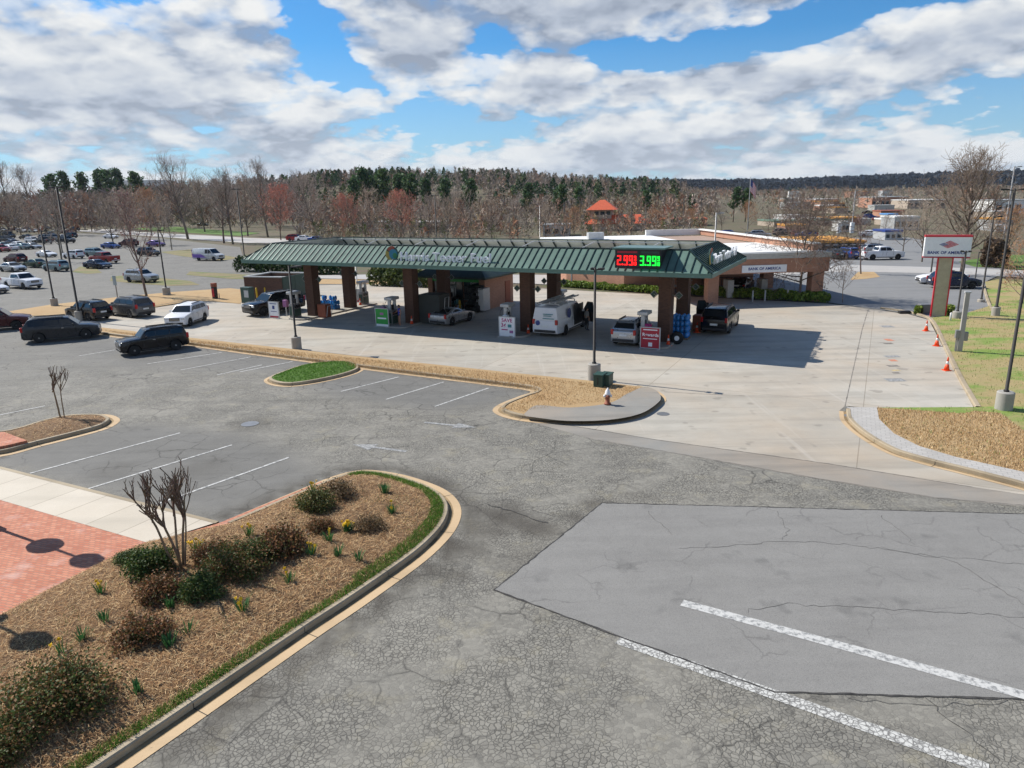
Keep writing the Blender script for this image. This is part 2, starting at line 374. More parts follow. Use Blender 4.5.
MAT['crimson'] = flat('crimson_panel', (.40, .015, .035), .5); MAT['green'] = flat('green_panel', (.02, .30, .045), .5)
MAT['yellow'] = flat('yellow_paint', (.66, .42, .02), .5); MAT['cone'] = flat('cone_orange', (.80, .075, .01), .5); MAT['conew'] = flat('cone_reflective', (.75, .72, .7), .4)
MAT['gold'] = flat('gold_panel', (.40, .36, .26), .4, .3); MAT['dgreen'] = flat('dark_green_paint', (.025, .065, .05), .5)
MAT['grey'] = flat('grey_steel', (.25, .25, .25), .45, .5); MAT['lgrey'] = flat('light_grey_steel', (.45, .46, .46), .45, .2)
MAT['led_r'] = flat('red_led', (.3, 0, 0), .5, emit=(1.0, .01, .01), es=2.2); MAT['led_g'] = flat('green_led', (0, .3, 0), .5, emit=(.01, 1.0, .06), es=1.6)
MAT['bottle'] = flat('blue_bottle_water', (.03, .20, .52), .15, var=.35, scale=6); MAT['bark'] = flat('grey_bark', (.115, .095, .08), .9, var=.35, scale=6, bump=.5, bscale=20)
MAT['bark2'] = flat('pale_bark', (.17, .12, .08), .85, var=.4, scale=5); MAT['rust'] = flat('rust_red', (.28, .08, .04), .7)
MAT['skin'] = flat('skin_tone', (.38, .20, .13), .6); MAT['hair'] = flat('dark_hair', (.02, .015, .012), .7)
MAT['leaf'] = tinted('leaf_blades', .6, .3, .25); MAT['twig'] = tinted('twig_wood', .9, .1); MAT['wood'] = tinted('far_foliage', .95, .05)
MAT['straws'] = tinted('straw_blades', .85, .15); MAT['petal'] = flat('daffodil_petal', (.80, .52, .01), .6)
MAT['purple'] = flat('violet_panel', (.20, .10, .42), .4)
EXPO = 0.31
# ================================================================== SETTING: ground, paving, kerbs
def spline(P, n=6, closed=False):
    P = [Vector(p) for p in P]; out = []; N = len(P)
    rngi = range(N if closed else N-1)
    for i in rngi:
        p1 = P[i]; p2 = P[(i+1) % N]
        p0 = P[(i-1) % N] if (closed or i > 0) else p1*2-p2
        p3 = P[(i+2) % N] if (closed or i+2 < N) else p2*2-p1
        # centripetal-ish: limit tangents by segment length
        l = (p2-p1).length
        def tan(a, b, c):
            t = (c-a); k = t.length
            return t / k * min(l, k*.5) if k > 1e-9 else t
        m1 = tan(p0, p1, p2); m2 = tan(p1, p2, p3)
        for k in range(n):
            s = k/n; s2 = s*s; s3 = s2*s
            out.append(p1*(2*s3-3*s2+1) + m1*(s3-2*s2+s) + p2*(-2*s3+3*s2) + m2*(s3-s2))
    if not closed: out.append(P[-1])
    return out
def offset(P, d, closed=False):
    out = []; N = len(P)
    for i in range(N):
        a = P[(i-1) % N] if (closed or i > 0) else P[i]; b = P[(i+1) % N] if (closed or i < N-1) else P[i]
        t = (b-a); t.z = 0; t.normalize(); out.append(P[i] + Vector((-t.y, t.x, 0))*d)
    return out
def area(P): return sum(P[i].x*P[(i+1) % len(P)].y - P[(i+1) % len(P)].x*P[i].y for i in range(len(P)))/2
def inside(P, x, y):
    c = False; n = len(P); j = n-1
    for i in range(n):
        yi = P[i][1]; yj = P[j][1]
        if (yi > y) != (yj > y) and x < (P[j][0]-P[i][0])*(y-yi)/(yj-yi)+P[i][0]: c = not c
        j = i
    return c
def edge_dist(P, x, y):
    best = 1e9; n = len(P)
    for i in range(n):
        ax, ay = P[i][0], P[i][1]; bx, by = P[(i+1) % n][0], P[(i+1) % n][1]
        dx = bx-ax; dy = by-ay; t = max(0, min(1, ((x-ax)*dx+(y-ay)*dy)/(dx*dx+dy*dy+1e-12)))
        best = min(best, (x-ax-t*dx)**2+(y-ay-t*dy)**2)
    return math.sqrt(best)
def sheet(name, poly, z, mat, kind='structure'):
    me = bpy.data.meshes.new(name)
    if area(poly) < 0: poly = poly[::-1]
    tri = tessellate_polygon([[Vector((p.x, p.y, 0)) for p in poly]])
    fs = []
    for a, b, c in tri:
        pa, pb, pc = poly[a], poly[b], poly[c]; cr2 = (pb.x-pa.x)*(pc.y-pa.y)-(pb.y-pa.y)*(pc.x-pa.x)
        fs.append((a, b, c) if cr2 > 0 else (a, c, b))
    me.from_pydata([(p.x, p.y, z) for p in poly], [], fs); me.materials.append(mat)
    o = bpy.data.objects.new(name, me); COL.objects.link(o); o['kind'] = kind; return o
def px(lst, z=0.0): return [g(u, v, z) for u, v in lst]
def strip(mb, P, Q):
    n = len(P); mb.add(list(P)+list(Q), [(i, i+1, n+i+1, n+i) for i in range(n-1)])
def Z(P, z): return [Vector((p.x, p.y, z)) for p in P]
def kerb(P, closed=False, gutter=.42, h=.165, w=.16, side=None):
    """P: outer edge, interior on the left"""
    P = list(P)
    if closed: P = P + [P[0]]
    def off(d):
        if closed:
            q = offset(P[:-1], d, True); return q + [q[0]]
        return offset(P, d)
    if gutter:
        mb = MB(); strip(mb, Z(off(0), .012), Z(off(gutter*.62), .008)); mb.cur = 1; strip(mb, Z(off(gutter*.62), .008), Z(off(gutter+.01), .006)); o = mb.build('gutter', [MAT['gutter'], MAT['grime_shade']]); o['kind'] = 'structure'  # inner strip carries the kerb's shade in its colour, plus dirt
    mb = MB(); A = off(gutter); B = off(gutter+.03); C = off(gutter+w); D = off(gutter+w+.03)
    strip(mb, Z(A, -.01), Z(A, h-.03)); strip(mb, Z(A, h-.03), Z(B, h)); strip(mb, Z(B, h), Z(C, h)); strip(mb, Z(C, h), Z(D, -.01))
    o = mb.build('kerb', MAT['kerb']); o['kind'] = 'structure'
    mb = MB(); C0 = off(0); C1 = off(gutter-.01); acc = 0.0; nxt = 1.5
    for i in range(len(C0)-1):
        L = (C0[i+1]-C0[i]).length
        while nxt < acc+L:
            f = (nxt-acc)/L; t = (C0[i+1]-C0[i]).normalized()*.009
            for a_, b_, z_ in ((C0[i].lerp(C0[i+1], f), C1[i].lerp(C1[i+1], f), .0145), (B[i].lerp(B[i+1], f), C[i].lerp(C[i+1], f), h+.0025)):
                if (b_-a_).length > .02: mb.add([(a_.x-t.x, a_.y-t.y, z_), (a_.x+t.x, a_.y+t.y, z_), (b_.x+t.x, b_.y+t.y, z_), (b_.x-t.x, b_.y-t.y, z_)], [(0, 1, 2, 3)])
            fa = A[i].lerp(A[i+1], f); n_ = (A[i]-B[i]); n_.z = 0; n_ = n_.normalized()*.004 if n_.length else n_
            mb.add([(fa.x-t.x+n_.x, fa.y-t.y+n_.y, .01), (fa.x+t.x+n_.x, fa.y+t.y+n_.y, .01), (fa.x+t.x+n_.x, fa.y+t.y+n_.y, h-.03), (fa.x-t.x+n_.x, fa.y-t.y+n_.y, h-.03)], [(0, 1, 2, 3)])
            nxt += 3.0
        acc += L
    if mb.v: o = mb.build('kerb_joint', MAT['joint']); o['kind'] = 'structure'
    return off(gutter+w-.01)
def mound(name, poly, z0, hgt, ramp, mat, step=.5, rough=.03, kind='structure'):
    """a gently mounded fill inside poly"""
    if area(poly) < 0: poly = poly[::-1]
    xs = [p.x for p in poly]; ys = [p.y for p in poly]
    pts = [Vector((p.x, p.y)) for p in poly]; n = len(pts)
    r = random.Random(5)
    x = min(xs)
    while x < max(xs):
        y = min(ys)
        while y < max(ys):
            qx = x+r.uniform(-.3, .3)*step; qy = y+r.uniform(-.3, .3)*step
            if inside(poly, qx, qy) and edge_dist(poly, qx, qy) > step*.45: pts.append(Vector((qx, qy)))
            y += step
        x += step
    vs, es, fs, *_ = delaunay_2d_cdt(pts, [], [list(range(n))], 1, 1e-4)
    def hz(x, y):
        d = edge_dist(poly, x, y); s = min(1, d/ramp); s = math.sin(s*math.pi/2)
        return z0 + hgt*s + (rough*noise.noise(Vector((x*.9, y*.9, 3))) + rough*.5*noise.noise(Vector((x*2.7, y*2.7, 9))))*min(1, d/.3)
    me = bpy.data.meshes.new(name); me.from_pydata([(v.x, v.y, hz(v.x, v.y)) for v in vs], [], [f for f in fs])
    me.polygons.foreach_set('use_smooth', [True]*len(me.polygons)); me.materials.append(mat)
    o = bpy.data.objects.new(name, me); COL.objects.link(o)
    if kind: o['kind'] = kind
    return hz, poly

# ---- the ground: one sheet to the horizon, rolling up into wooded hills far off
def az_of(u): return math.atan2((u-512), FPX)       # bearing from straight ahead, + to the right
HILL = [(-90, 0), (-37, 4), (-31, 6), (-24, 12), (-18, 16), (-12, 21), (-4, 20), (1, 19), (5, 15), (10, 10), (15, 5), (20, 2), (90, 0)]
RIDGE = [(-90, 8), (-30, 14), (0, 20), (12, 26), (17, 26), (20, 25), (24, 25), (28, 25), (33, 24), (40, 24), (60, 20), (90, 5)]
def lerp_tab(T, x):
    for (a, b), (c, d) in zip(T, T[1:]):
        if a <= x <= c: s = (x-a)/(c-a); s = s*s*(3-2*s); return b+(d-b)*s
    return T[-1][1] if x > T[-1][0] else T[0][1]
def ss(a, b, x): t = max(0, min(1, (x-a)/(b-a))); return t*t*(3-2*t)
def terrain(x, y):
    r = math.hypot(x, y); a = math.degrees(math.atan2(x, y))
    if abs(a) > 90: return 0.0
    z = lerp_tab(HILL, a)*ss(330, 620, r)*(1-ss(900, 1500, r)*.7)
    z += lerp_tab(RIDGE, a)*ss(1300, 2500, r)
    if r > 300: z += 2.5*noise.noise(Vector((x*.006, y*.006, 1)))*ss(330, 600, r)
    if r > 1200: z += 7*noise.noise(Vector((x*.002, y*.002, 5)))*ss(1300, 2200, r)
    return z
radii = [0, 25, 50, 80, 120, 170, 230, 300, 340, 380, 420, 460, 510, 560, 620, 690, 770, 860, 960, 1080, 1220, 1400, 1600, 1800, 2000, 2200, 2400, 2600, 2900, 3300, 3800, 4500]
NA = 180; vs = [(0, 0, -.06)]; fs = []
for i, r in enumerate(radii[1:]):
    for k in range(NA):
        t = 2*math.pi*k/NA; x, y = r*math.sin(t), r*math.cos(t); vs.append((x, y, terrain(x, y)-.06))
for k in range(NA): fs.append((0, 1+(k+1) % NA, 1+k))
for i in range(len(radii)-2):
    for k in range(NA):
        a = 1+i*NA+k; b = 1+i*NA+(k+1) % NA; fs.append((a, b, b+NA, a+NA))
mb = MB(); mb.smooth = True; mb.add(vs, fs); o = mb.build('ground', MAT['field']); o['kind'] = 'structure'

# ---- the old asphalt: car park and drive (fine mesh near by so that wear and dirt can vary)
EXT0 = g(1045, 496)+Vector((26, -16.0, 0))
LOT = [Vector((-80, -14, 0)), Vector((70, -14, 0)), Vector((EXT0.x, EXT0.y, 0)), g(1060, 503), g(1040, 490), g(930, 466), g(845, 412), g(900, 330), g(900, 318), g(880, 308)] \
    + px([(830, 304), (700, 298), (560, 289), (420, 283)]) + px([(300, 278), (245, 262), (240, 247), (160, 238), (80, 233), (0, 236), (-60, 240)]) + [Vector((-230, 150, 0)), Vector((-160, 40, 0))]
bayA = px([(-60, 440), (-60, 480), (0, 467), (218, 522), (330, 476), (300, 452), (240, 432), (150, 423), (60, 432)])
bayB = px([(60, 345), (160, 335), (300, 355), (530, 390), (500, 404), (440, 412), (330, 396), (270, 372), (100, 368)])
bed_out = [Vector((-13.4, .7, 0))] + px([(133, 768), (317, 638), (367, 604), (427, 560), (452, 535), (461, 517), (459, 503), (447, 491), (427, 482), (399, 474), (367, 470), (345, 473), (321, 481)]) + px([(220, 523)])
lot_pts = []
def wear_at(x, y):
    w = 1.0
    for P in (bayA, bayB):
        d = edge_dist(P, x, y)*(1 if inside(P, x, y) else -1); w = min(w, 1-ss(-1.2, 1.2, d))
    r = math.hypot(x, y)
    w *= 1-.75*ss(38, 62, r)
    return w*.92+.04
def dirt_at(x, y):
    d = 0.0
    dd = edge_dist(bed_out, x, y)
    if not inside(bed_out, x, y): d = max(d, .9*(1-ss(.1, 1.1, dd)))
    for u, v, rad, s in ((500, 512, 1.3, .95), (520, 522, 1.2, .9), (545, 530, 1.0, .9), (485, 530, 1.2, .85), (470, 548, 1.0, .8), (450, 575, .8, .7), (250, 424, 1.6, .45), (575, 518, .8, .7), (600, 505, 1.0, .7), (640, 497, .8, .4), (520, 560, 1.4, .4), (280, 505, 1.2, .4), (200, 468, 1.6, .35), (110, 470, 1.4, .35)):
        p = g(u, v); q = math.hypot(x-p.x, y-p.y); d = max(d, s*(1-ss(rad*.2, rad, q)))
    return min(.9, d*(.8+.5*noise.noise(Vector((x*1.3, y*1.3, 0)))))
xy = []; LOTt = [(p.x, p.y) for p in LOT]
def addgrid(x0, x1, y0, y1, st, ex=None):
    x = x0
    while x < x1:
        y = y0
        while y < y1:
            if (ex is None or not (ex[0] <= x <= ex[1] and ex[2] <= y <= ex[3])) and inside(LOTt, x, y): xy.append(Vector((x, y)))
            y += st
        x += st
addgrid(-22, 22, 4, 42, .5); addgrid(-60, 40, -10, 75, 2.2, (-22.2, 22.2, 3.8, 42.2)); addgrid(-230, 60, 60, 260, 14, (-61, 41, -11, 76))
n0 = len(LOT)
v2, e2, f2, *_ = delaunay_2d_cdt([Vector((p.x, p.y)) for p in LOT] + xy, [], [list(range(n0))], 1, 1e-4)
me = bpy.data.meshes.new('parking_lot'); me.from_pydata([(v.x, v.y, 0) for v in v2], [], [f for f in f2]); me.materials.append(MAT['asphalt'])
for nm, fn in (('wear', wear_at), ('dirt', dirt_at)):
    at = me.attributes.new(nm, 'FLOAT', 'POINT'); at.data.foreach_set('value', [max(0, fn(v.x, v.y)) for v in v2])
o = bpy.data.objects.new('parking_lot', me); COL.objects.link(o); o['kind'] = 'structure'

# ---- concrete forecourt and apron
lane_edge = px([(845, 406), (839, 411), (841, 421), (857, 436), (887, 453.5), (924, 465), (956, 473), (1006, 486), (1045, 496)])
FORE = px([(40, 317), (100, 313), (150, 308.5), (196, 301.5), (240, 303.5), (246, 297), (252, 288), (300, 285.5), (400, 284), (480, 285), (565, 290), (700, 297), (828, 303.5), (908, 314), (929, 320), (944, 349), (958, 379), (975, 410), (962, 415)]) + lane_edge \
    + px([(1045, 498), (972, 487), (830, 464), (658, 440), (600, 430), (560, 424), (609, 424), (645, 416.5), (667, 401), (662, 394), (645, 387), (590, 381.5), (527, 375), (400, 361.5), (300, 350.5), (240, 344), (183, 337.5), (96, 327.5)])
sheet('forecourt', FORE, .004, MAT['concrete'])
sheet('driveway_apron', px([(530, 422), (560, 424.2), (658, 440.2), (830, 464.2), (972, 487.2), (1050, 499), (1050, 509), (934, 498), (800, 476), (700, 458), (598, 440.5)]), .004, MAT['apron'])
pr_ = random.Random(2); PP = px([(494, 590), (602, 503), (934, 511.6), (1040, 514.5), (1090, 516), (1090, 699.5), (1024, 699), (774, 692)]); P2 = []
for a, b in zip(PP, PP[1:]+PP[:1]):
    n = max(1, int((b-a).length/.22))
    for k in range(n): P2.append(a.lerp(b, k/n)+Vector((pr_.uniform(-.025, .025), pr_.uniform(-.025, .025), 0)))
sheet('asphalt_patch', P2, .006, MAT['patch'])
# ---- tar joints and long cracks
def wander(P, w=.03, amp=.05, seed=1, step=.18, z=.011, mt='joint'):
    r = random.Random(seed); mb = MB(); Q = []
    for a, b in zip(P, P[1:]):
        n = max(1, int((b-a).length/step))
        for k in range(n): Q.append(a.lerp(b, k/n) + Vector((r.uniform(-amp, amp), r.uniform(-amp, amp), 0)))
    Q.append(P[-1])
    ws = [w*r.uniform(.35, 1.1) for _ in Q]
    L = []; Rr = []
    for i in range(len(Q)):
        t = Q[min(i+1, len(Q)-1)]-Q[max(i-1, 0)]; t.normalize(); nn = Vector((-t.y, t.x, 0))
        L.append(Q[i]+nn*ws[i]); Rr.append(Q[i]-nn*ws[i])
    strip(mb, Z(Rr, z), Z(L, z)); o = mb.build('pavement_crack', MAT[mt]); o['kind'] = 'structure'
wander(px([(494, 590), (602, 503)]), .025, .02, 1); wander(px([(602, 503), (934, 511.6), (1060, 515)]), .03, .02, 2)
wander(px([(494, 590), (617, 636), (774, 692)]), .035, .015, 3); wander(px([(774, 692), (900, 696), (1040, 699.5)]), .035, .015, 4)
for i, P in enumerate([[(776, 512), (788, 530), (782, 540)], [(680, 549), (740, 545), (790, 541), (850, 545), (930, 556), (1040, 566)], [(745, 612), (780, 604), (860, 608), (1040, 618)],
        [(880, 548), (950, 560), (1035, 610)], [(648, 512), (672, 535)], [(850, 700), (930, 706), (1040, 700)], [(880, 515), (915, 545)], [(925, 699), (950, 720), (1000, 760)]]):
    wander(px(P), .009, .07, 20+i, mt='hair_crack')
wander(px([(488, 505), (515, 512), (540, 522), (548, 523)]), .03, .05, 40); wander(px([(598, 440), (700, 457.5), (800, 475.5), (934, 497.5), (1040, 507)]), .025, .02, 41, mt='cjoint'); wander(px([(560, 424), (658, 440), (830, 464), (972, 487)]), .015, .01, 42, mt='cjoint')
wander(px([(845, 406), (862, 330), (868, 310)]), .03, .0, 43, .5, mt='cjoint'); wander(px([(664, 392), (700, 394), (745, 396)]), .025, .0, 44, mt='cjoint')
# ---- painted lines
def band(name, a, b, w, mat, z=.0105):
    t = (b-a).normalized(); n = Vector((-t.y, t.x, 0))*w/2
    return sheet(name, [a-n, b-n, b+n, a+n], z, mat)
for a, b in (((30, 473.5), (180, 433)), ((88, 489), (232, 445)), ((155, 505), (289, 457.5)), ((0, 415), (45, 406)), ((-60, 433), (-10, 421)), ((341, 391.5), (399, 377)), ((386, 399.5), (444, 382)), ((435, 406.5), (489, 388)),
        ((240, 372), (293, 361.5)), ((217, 375), (262, 365)), ((181, 370), (251, 357)), ((147, 364), (222, 352.5)), ((79, 356), (115, 350)), ((300, 384), (357, 372))):
    band('stall_line', g(*a), g(*b), .11, MAT['paint'])
band('stop_line', g(682, 603), g(1100, 716), .30, MAT['paint'], .0125)
band('worn_line', g(618, 640), g(989, 770), .32, MAT['worn'], .0095)
def arrow(c, d, L=2.6):
    c = g(*c); d = (g(*d)-c).normalized(); n = Vector((-d.y, d.x, 0))
    return sheet('lane_arrow', [c-d*L/2-n*.1, c+d*L*.1-n*.1, c+d*L*.1-n*.38, c+d*L/2, c+d*L*.1+n*.38, c+d*L*.1+n*.1, c-d*L/2+n*.1], .0105, MAT['faint'])
arrow((379, 448), (340, 443)); arrow((450, 425), (500, 430)); pass
MAT['mk'] = mk_paint('orange_mark_paint', .45, (.62, .2, .09)); MAT['my'] = mk_paint('yellow_mark_paint', .45, (.55, .42, .2))
for i, (u, v, w, h, mt) in enumerate(((887, 326.5, 6, 1.0, 'faint'), (889, 340, 3.5, 1.1, 'mk'), (888, 343.5, 4.5, .7, 'cjoint'), (892, 356.5, 7, 1.0, 'faint'), (893, 360.5, 3.5, .9, 'mk'), (893, 366, 5.5, .9, 'cjoint'), (896, 370.5, 4, .7, 'my'), (896, 373, 3.5, .6, 'cjoint'), (895, 380, 9, 1.6, 'faint'))):
    c = g(u, v); k = ppm(u, v); a = w/k; dd = abs(g(u, v-h).y-g(u, v+h).y)/2
    sheet('utility_mark', [c+Vector((-a, -dd, 0)), c+Vector((a, -dd, 0)), c+Vector((a, dd, 0)), c+Vector((-a, dd, 0))], .009, MAT[mt])
for u, v, r in ((851, 416, .3), (663, 414, .3), (250, 424, .4)):
    c = g(u, v); mb = MB(); mb.lathe([(r, .008), (r, .014)], 16, (c.x, c.y, 0)); tag(mb.build('manhole_cover', MAT['grey']), {851: 'round iron cover in concrete near the pale paver walk', 663: 'small round iron cover in concrete beside the hydrant island', 250: 'round iron cover in the asphalt drive left of the arrows'}[u], 'manhole cover')

# ---- kerbed islands
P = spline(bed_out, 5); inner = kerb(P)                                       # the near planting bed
bed_poly = inner
VERGE_K = spline(px([(40, 323.5), (96, 335), (183, 345.5), (240, 353.5), (361, 369.5), (500, 387), (530, 391.5), (520, 396), (500, 404), (492.5, 410.5), (501, 416.5), (523, 421.5), (566, 424.5), (609, 423.5), (643, 417), (664, 403.5), (666, 398), (660, 392.5), (646, 387)]), 5)
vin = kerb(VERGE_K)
up = px([(590, 381), (527, 374.5), (400, 361), (300, 350), (240, 343.5), (183, 337), (96, 327), (40, 317)], .10)
mound('straw_verge', vin + up, .12, .08, 1.2, MAT['drygrass'], .9)
sheet('island_walk', spline(px([(524, 414), (537, 405.5), (570, 407.8), (609, 403.3), (627, 394), (640, 388)], .2), 5) + spline(px([(648, 387), (656, 390.5), (660.5, 396), (659, 402), (641, 413.7), (609, 420), (566, 421), (526, 416.5)], .2), 5), .215, MAT['apron'])
gi = spline(px([(264, 380), (277, 374), (300, 366.5), (330, 362.5), (355, 363), (364, 369.5), (350, 376), (320, 383), (290, 387), (270, 385)][::-1]), 4, True)
if area(gi) < 0: gi = gi[::-1]
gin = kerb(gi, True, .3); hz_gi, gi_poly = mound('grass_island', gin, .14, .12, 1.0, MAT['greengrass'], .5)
mi = spline([Vector((-38, 21.5, 0))] + px([(0, 457), (44, 446), (89, 434.5), (110, 428), (120, 421), (116, 416.5), (106, 414.5), (85, 414.5), (63, 416.5), (38, 422), (0, 432)]) + [Vector((-40, 30, 0))], 5)
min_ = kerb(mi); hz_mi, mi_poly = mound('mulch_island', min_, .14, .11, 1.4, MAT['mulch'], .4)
cb_ = px([(-30, 434), (4, 432), (27, 440.5), (8, 445), (-30, 452)], .27)
mb = MB(); mb.prism([(p.x, p.y) for p in (cb_ if area(cb_) > 0 else cb_[::-1])], .02, .275); o = mb.build('brick_crossing', MAT['plaza']); o['kind'] = 'structure'
# right hand paver walk and verge
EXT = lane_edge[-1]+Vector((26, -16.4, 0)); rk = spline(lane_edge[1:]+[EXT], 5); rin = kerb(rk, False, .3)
sheet('paver_walk', rin + [Vector((EXT.x+1.3, EXT.y+2.2, 0))] + px([(1045, 479), (1024, 472), (956, 457), (919, 446), (894, 433.5), (879, 419), (877, 407.5), (846, 407)], .14), .145, MAT['pavers'])
rl = spline(px([(880, 309), (908, 313), (929, 320), (944, 349), (958, 379), (975, 409)]), 4); rin2 = kerb(rl, False, .0, .15, .22)
VERGE_R = px([(877, 407.5), (879, 419), (894, 433.5), (919, 446), (956, 457), (1024, 472), (1045, 479)], .12) + [Vector((EXT.x+1.3, EXT.y+2.2, 0)), Vector((62, 10, 0)), Vector((66, 28, 0)), Vector((75, 75, 0))] + px([(1010, 300), (960, 315), (929, 318)], .1)[::1] + [p for p in rin2[8:]]
sheet('straw_lawn', VERGE_R, .12, MAT['mixgrass'])
sheet('straw_corner', px([(877, 407.5), (962, 413.5), (976, 411), (1000, 413), (1026, 432), (1045, 445), (1045, 479), (1024, 472), (956, 457), (919, 446), (894, 433.5), (879, 419)], .13), .132, MAT['drygrass'])
# plaza and sidewalk
walk = px([(-70, 449), (0, 466.5), (219, 521.5)], .14)
bedline = px([(0, 617), (55, 588), (124, 553), (147, 545), (200, 530), (262, 505), (300, 487), (321, 481)], .14)
sheet('brick_plaza', px([(-120, 470), (0, 500), (150, 543.5), (158, 548), (147, 556), (55, 600), (0, 630), (-120, 700)], .14), .138, MAT['plaza'])
sheet('brick_strip', px([(150, 543.5), (219, 523), (321, 481.5), (330, 484), (262, 512), (200, 540), (158, 548)], .14), .140, MAT['plaza'])
sheet('sidewalk', walk + px([(150, 543.5), (0, 500), (-120, 470)], .14), .144, MAT['sidewalk'])
mb = MB(); k0 = offset(walk, -.0); k1 = offset(walk, -.16)
strip(mb, Z(k0, -.01), Z(k0, .15)); strip(mb, Z(k1, .15), Z(k0, .15)); o = mb.build('kerb', MAT['kerb']); o['kind'] = 'structure'
# bed fill: rims of grass, then pine straw mound
hz_bed, bed_poly = mound('planting_bed', inner + px([(150, 541), (124, 551), (55, 586), (0, 615), (-90, 660)], .14) + [Vector((-16, 6, 0)), Vector((-15.5, 2, 0))], .14, .16, 1.3, MAT['mulch'], .35, .05)

# far strips: rear verge, far road, grass medians, bank car park
mound('straw_verge', px([(-60, 322), (20, 315.5), (60, 314), (112, 311), (150, 307.5), (196, 300), (214, 300.5), (240, 303), (250, 290), (230, 287.5), (170, 291.5), (112, 297), (50, 304), (0, 312), (-60, 318)], .1), .03, .12, 2.0, MAT['drygrass'], 1.5)
wander(px([(120, 310.5), (150, 308), (196, 300.7)]), .12, .0, 60, 2, .16)
for nm, P, mt in (
    ('grass_median', [(186, 275), (190, 271.5), (235, 274), (262, 276), (262, 279.5), (230, 279)], 'dullgrass'),
    ('grass_median', [(110, 281), (112, 276.5), (130, 275), (190, 281), (200, 285), (170, 286), (140, 284)], 'dullgrass'),
    ('grass_median', [(72, 272), (80, 266.5), (96, 268), (102, 273), (88, 274)], 'dullgrass'),
    ('grass_median', [(160, 252), (190, 249.5), (240, 258), (220, 261), (180, 256)], 'dullgrass'),
    ('straw_median', [(300, 284), (316, 279), (400, 280.5), (480, 282.5), (470, 286), (390, 284.5)], 'drygrass'),
    ('grass_median', [(590, 286), (600, 277), (625, 276), (640, 280), (630, 285)], 'greengrass'),
    ('straw_median', [(850, 280), (858, 272), (874, 272), (880, 277), (866, 279)], 'drygrass')):
    sheet(nm, px(P), .02 if nm[0] == 'g' else .024, MAT[mt])
MAT['farroad'] = mk_concrete('pale_far_road', (.36, .35, .335), (.46, .445, .42), stain=.3)
MAT['banklot'] = mk_concrete('bank_lot_asphalt', (.17, .17, .17), (.25, .25, .245), stain=.5, warm=(.24, .23, .21))
sheet('far_road', px([(-60, 222), (0, 221), (40, 220.2), (85, 225), (140, 232), (250, 238), (330, 240), (330, 244), (245, 243), (160, 237), (80, 231.5), (0, 227), (-60, 229)]), .03, MAT['farroad'])
sheet('far_grass', px([(-40, 217), (0, 216.5), (95, 219), (200, 229), (260, 233), (240, 236), (150, 230.5), (85, 223.5), (40, 219.2), (0, 220), (-40, 221)]), .034, MAT['greengrass'])
sheet('service_lane', px([(262, 281), (290, 276), (400, 274), (560, 275), (590, 276), (585, 286), (480, 282), (400, 280), (316, 278.5), (300, 283)]), .018, MAT['farroad'])
sheet('bank_lot', px([(640, 290), (720, 285), (770, 262), (850, 238), (905, 237), (928, 240), (972, 262), (1010, 270), (985, 282), (991, 313), (960, 317), (929, 319.5), (908, 313.5), (828, 302.6), (700, 296.5)]), .012, MAT['banklot'])
sheet('cross_road', px([(760, 270), (850, 265), (960, 268), (1060, 272), (1060, 280), (960, 274), (850, 271.5), (760, 276)]), .022, MAT['farroad'])
sheet('right_lawn', px([(985, 282), (1000, 279), (1060, 281), (1080, 330), (1045, 340), (991, 314)]), .03, MAT['mixgrass'])
sheet('right_lawn', px([(958, 262), (1000, 255), (1060, 255), (1060, 271), (975, 267)]), .03, MAT['greengrass'])
kr = spline(px([(982, 286), (986, 300), (991, 313)]), 4); kerb(kr, False, .0, .13, .2)
# ================================================================== FUEL STATION
def text(name, s, size, mat, parent, M, depth=.05, align='CENTER', bold=0.0, sx=1.0):
    cu = bpy.data.curves.new(name, 'FONT'); cu.body = s; cu.size = size; cu.extrude = depth; cu.align_x = align; cu.align_y = 'CENTER'; cu.offset = bold; cu.space_character = 1.05
    to = bpy.data.objects.new(name, cu); COL.objects.link(to)
    dg = bpy.context.evaluated_depsgraph_get(); me = bpy.data.meshes.new_from_object(to.evaluated_get(dg))
    bpy.data.objects.remove(to); bpy.data.curves.remove(cu)
    me.transform(M @ Matrix.Diagonal((sx, 1, 1, 1))); me.materials.clear(); me.materials.append(mat)
    o = bpy.data.objects.new(name, me); COL.objects.link(o); o.parent = parent; return o
SITE = frame(OO, UA, WB)            # local (a, b, z) -> world
A0, A1, B0, B1 = -3.8, 35.2, -3.6, 8.45
ZE, ZT, INS = 5.25, 6.5, 1.8
can = empty('fuel_canopy', (0, 0, 0), 0, 'long green metal roofed fuel canopy on eight brick columns', 'canopy'); can.matrix_world = SITE
mb = MB()      # mansard shell: outer faces green, inner faces primer, paled for bounced light
O_ = [(A0, B0), (A1, B0), (A1, B1), (A0, B1)]; I_ = [(A0+INS, B0+INS), (A1-INS, B0+INS), (A1-INS, B1-INS), (A0+INS, B1-INS)]
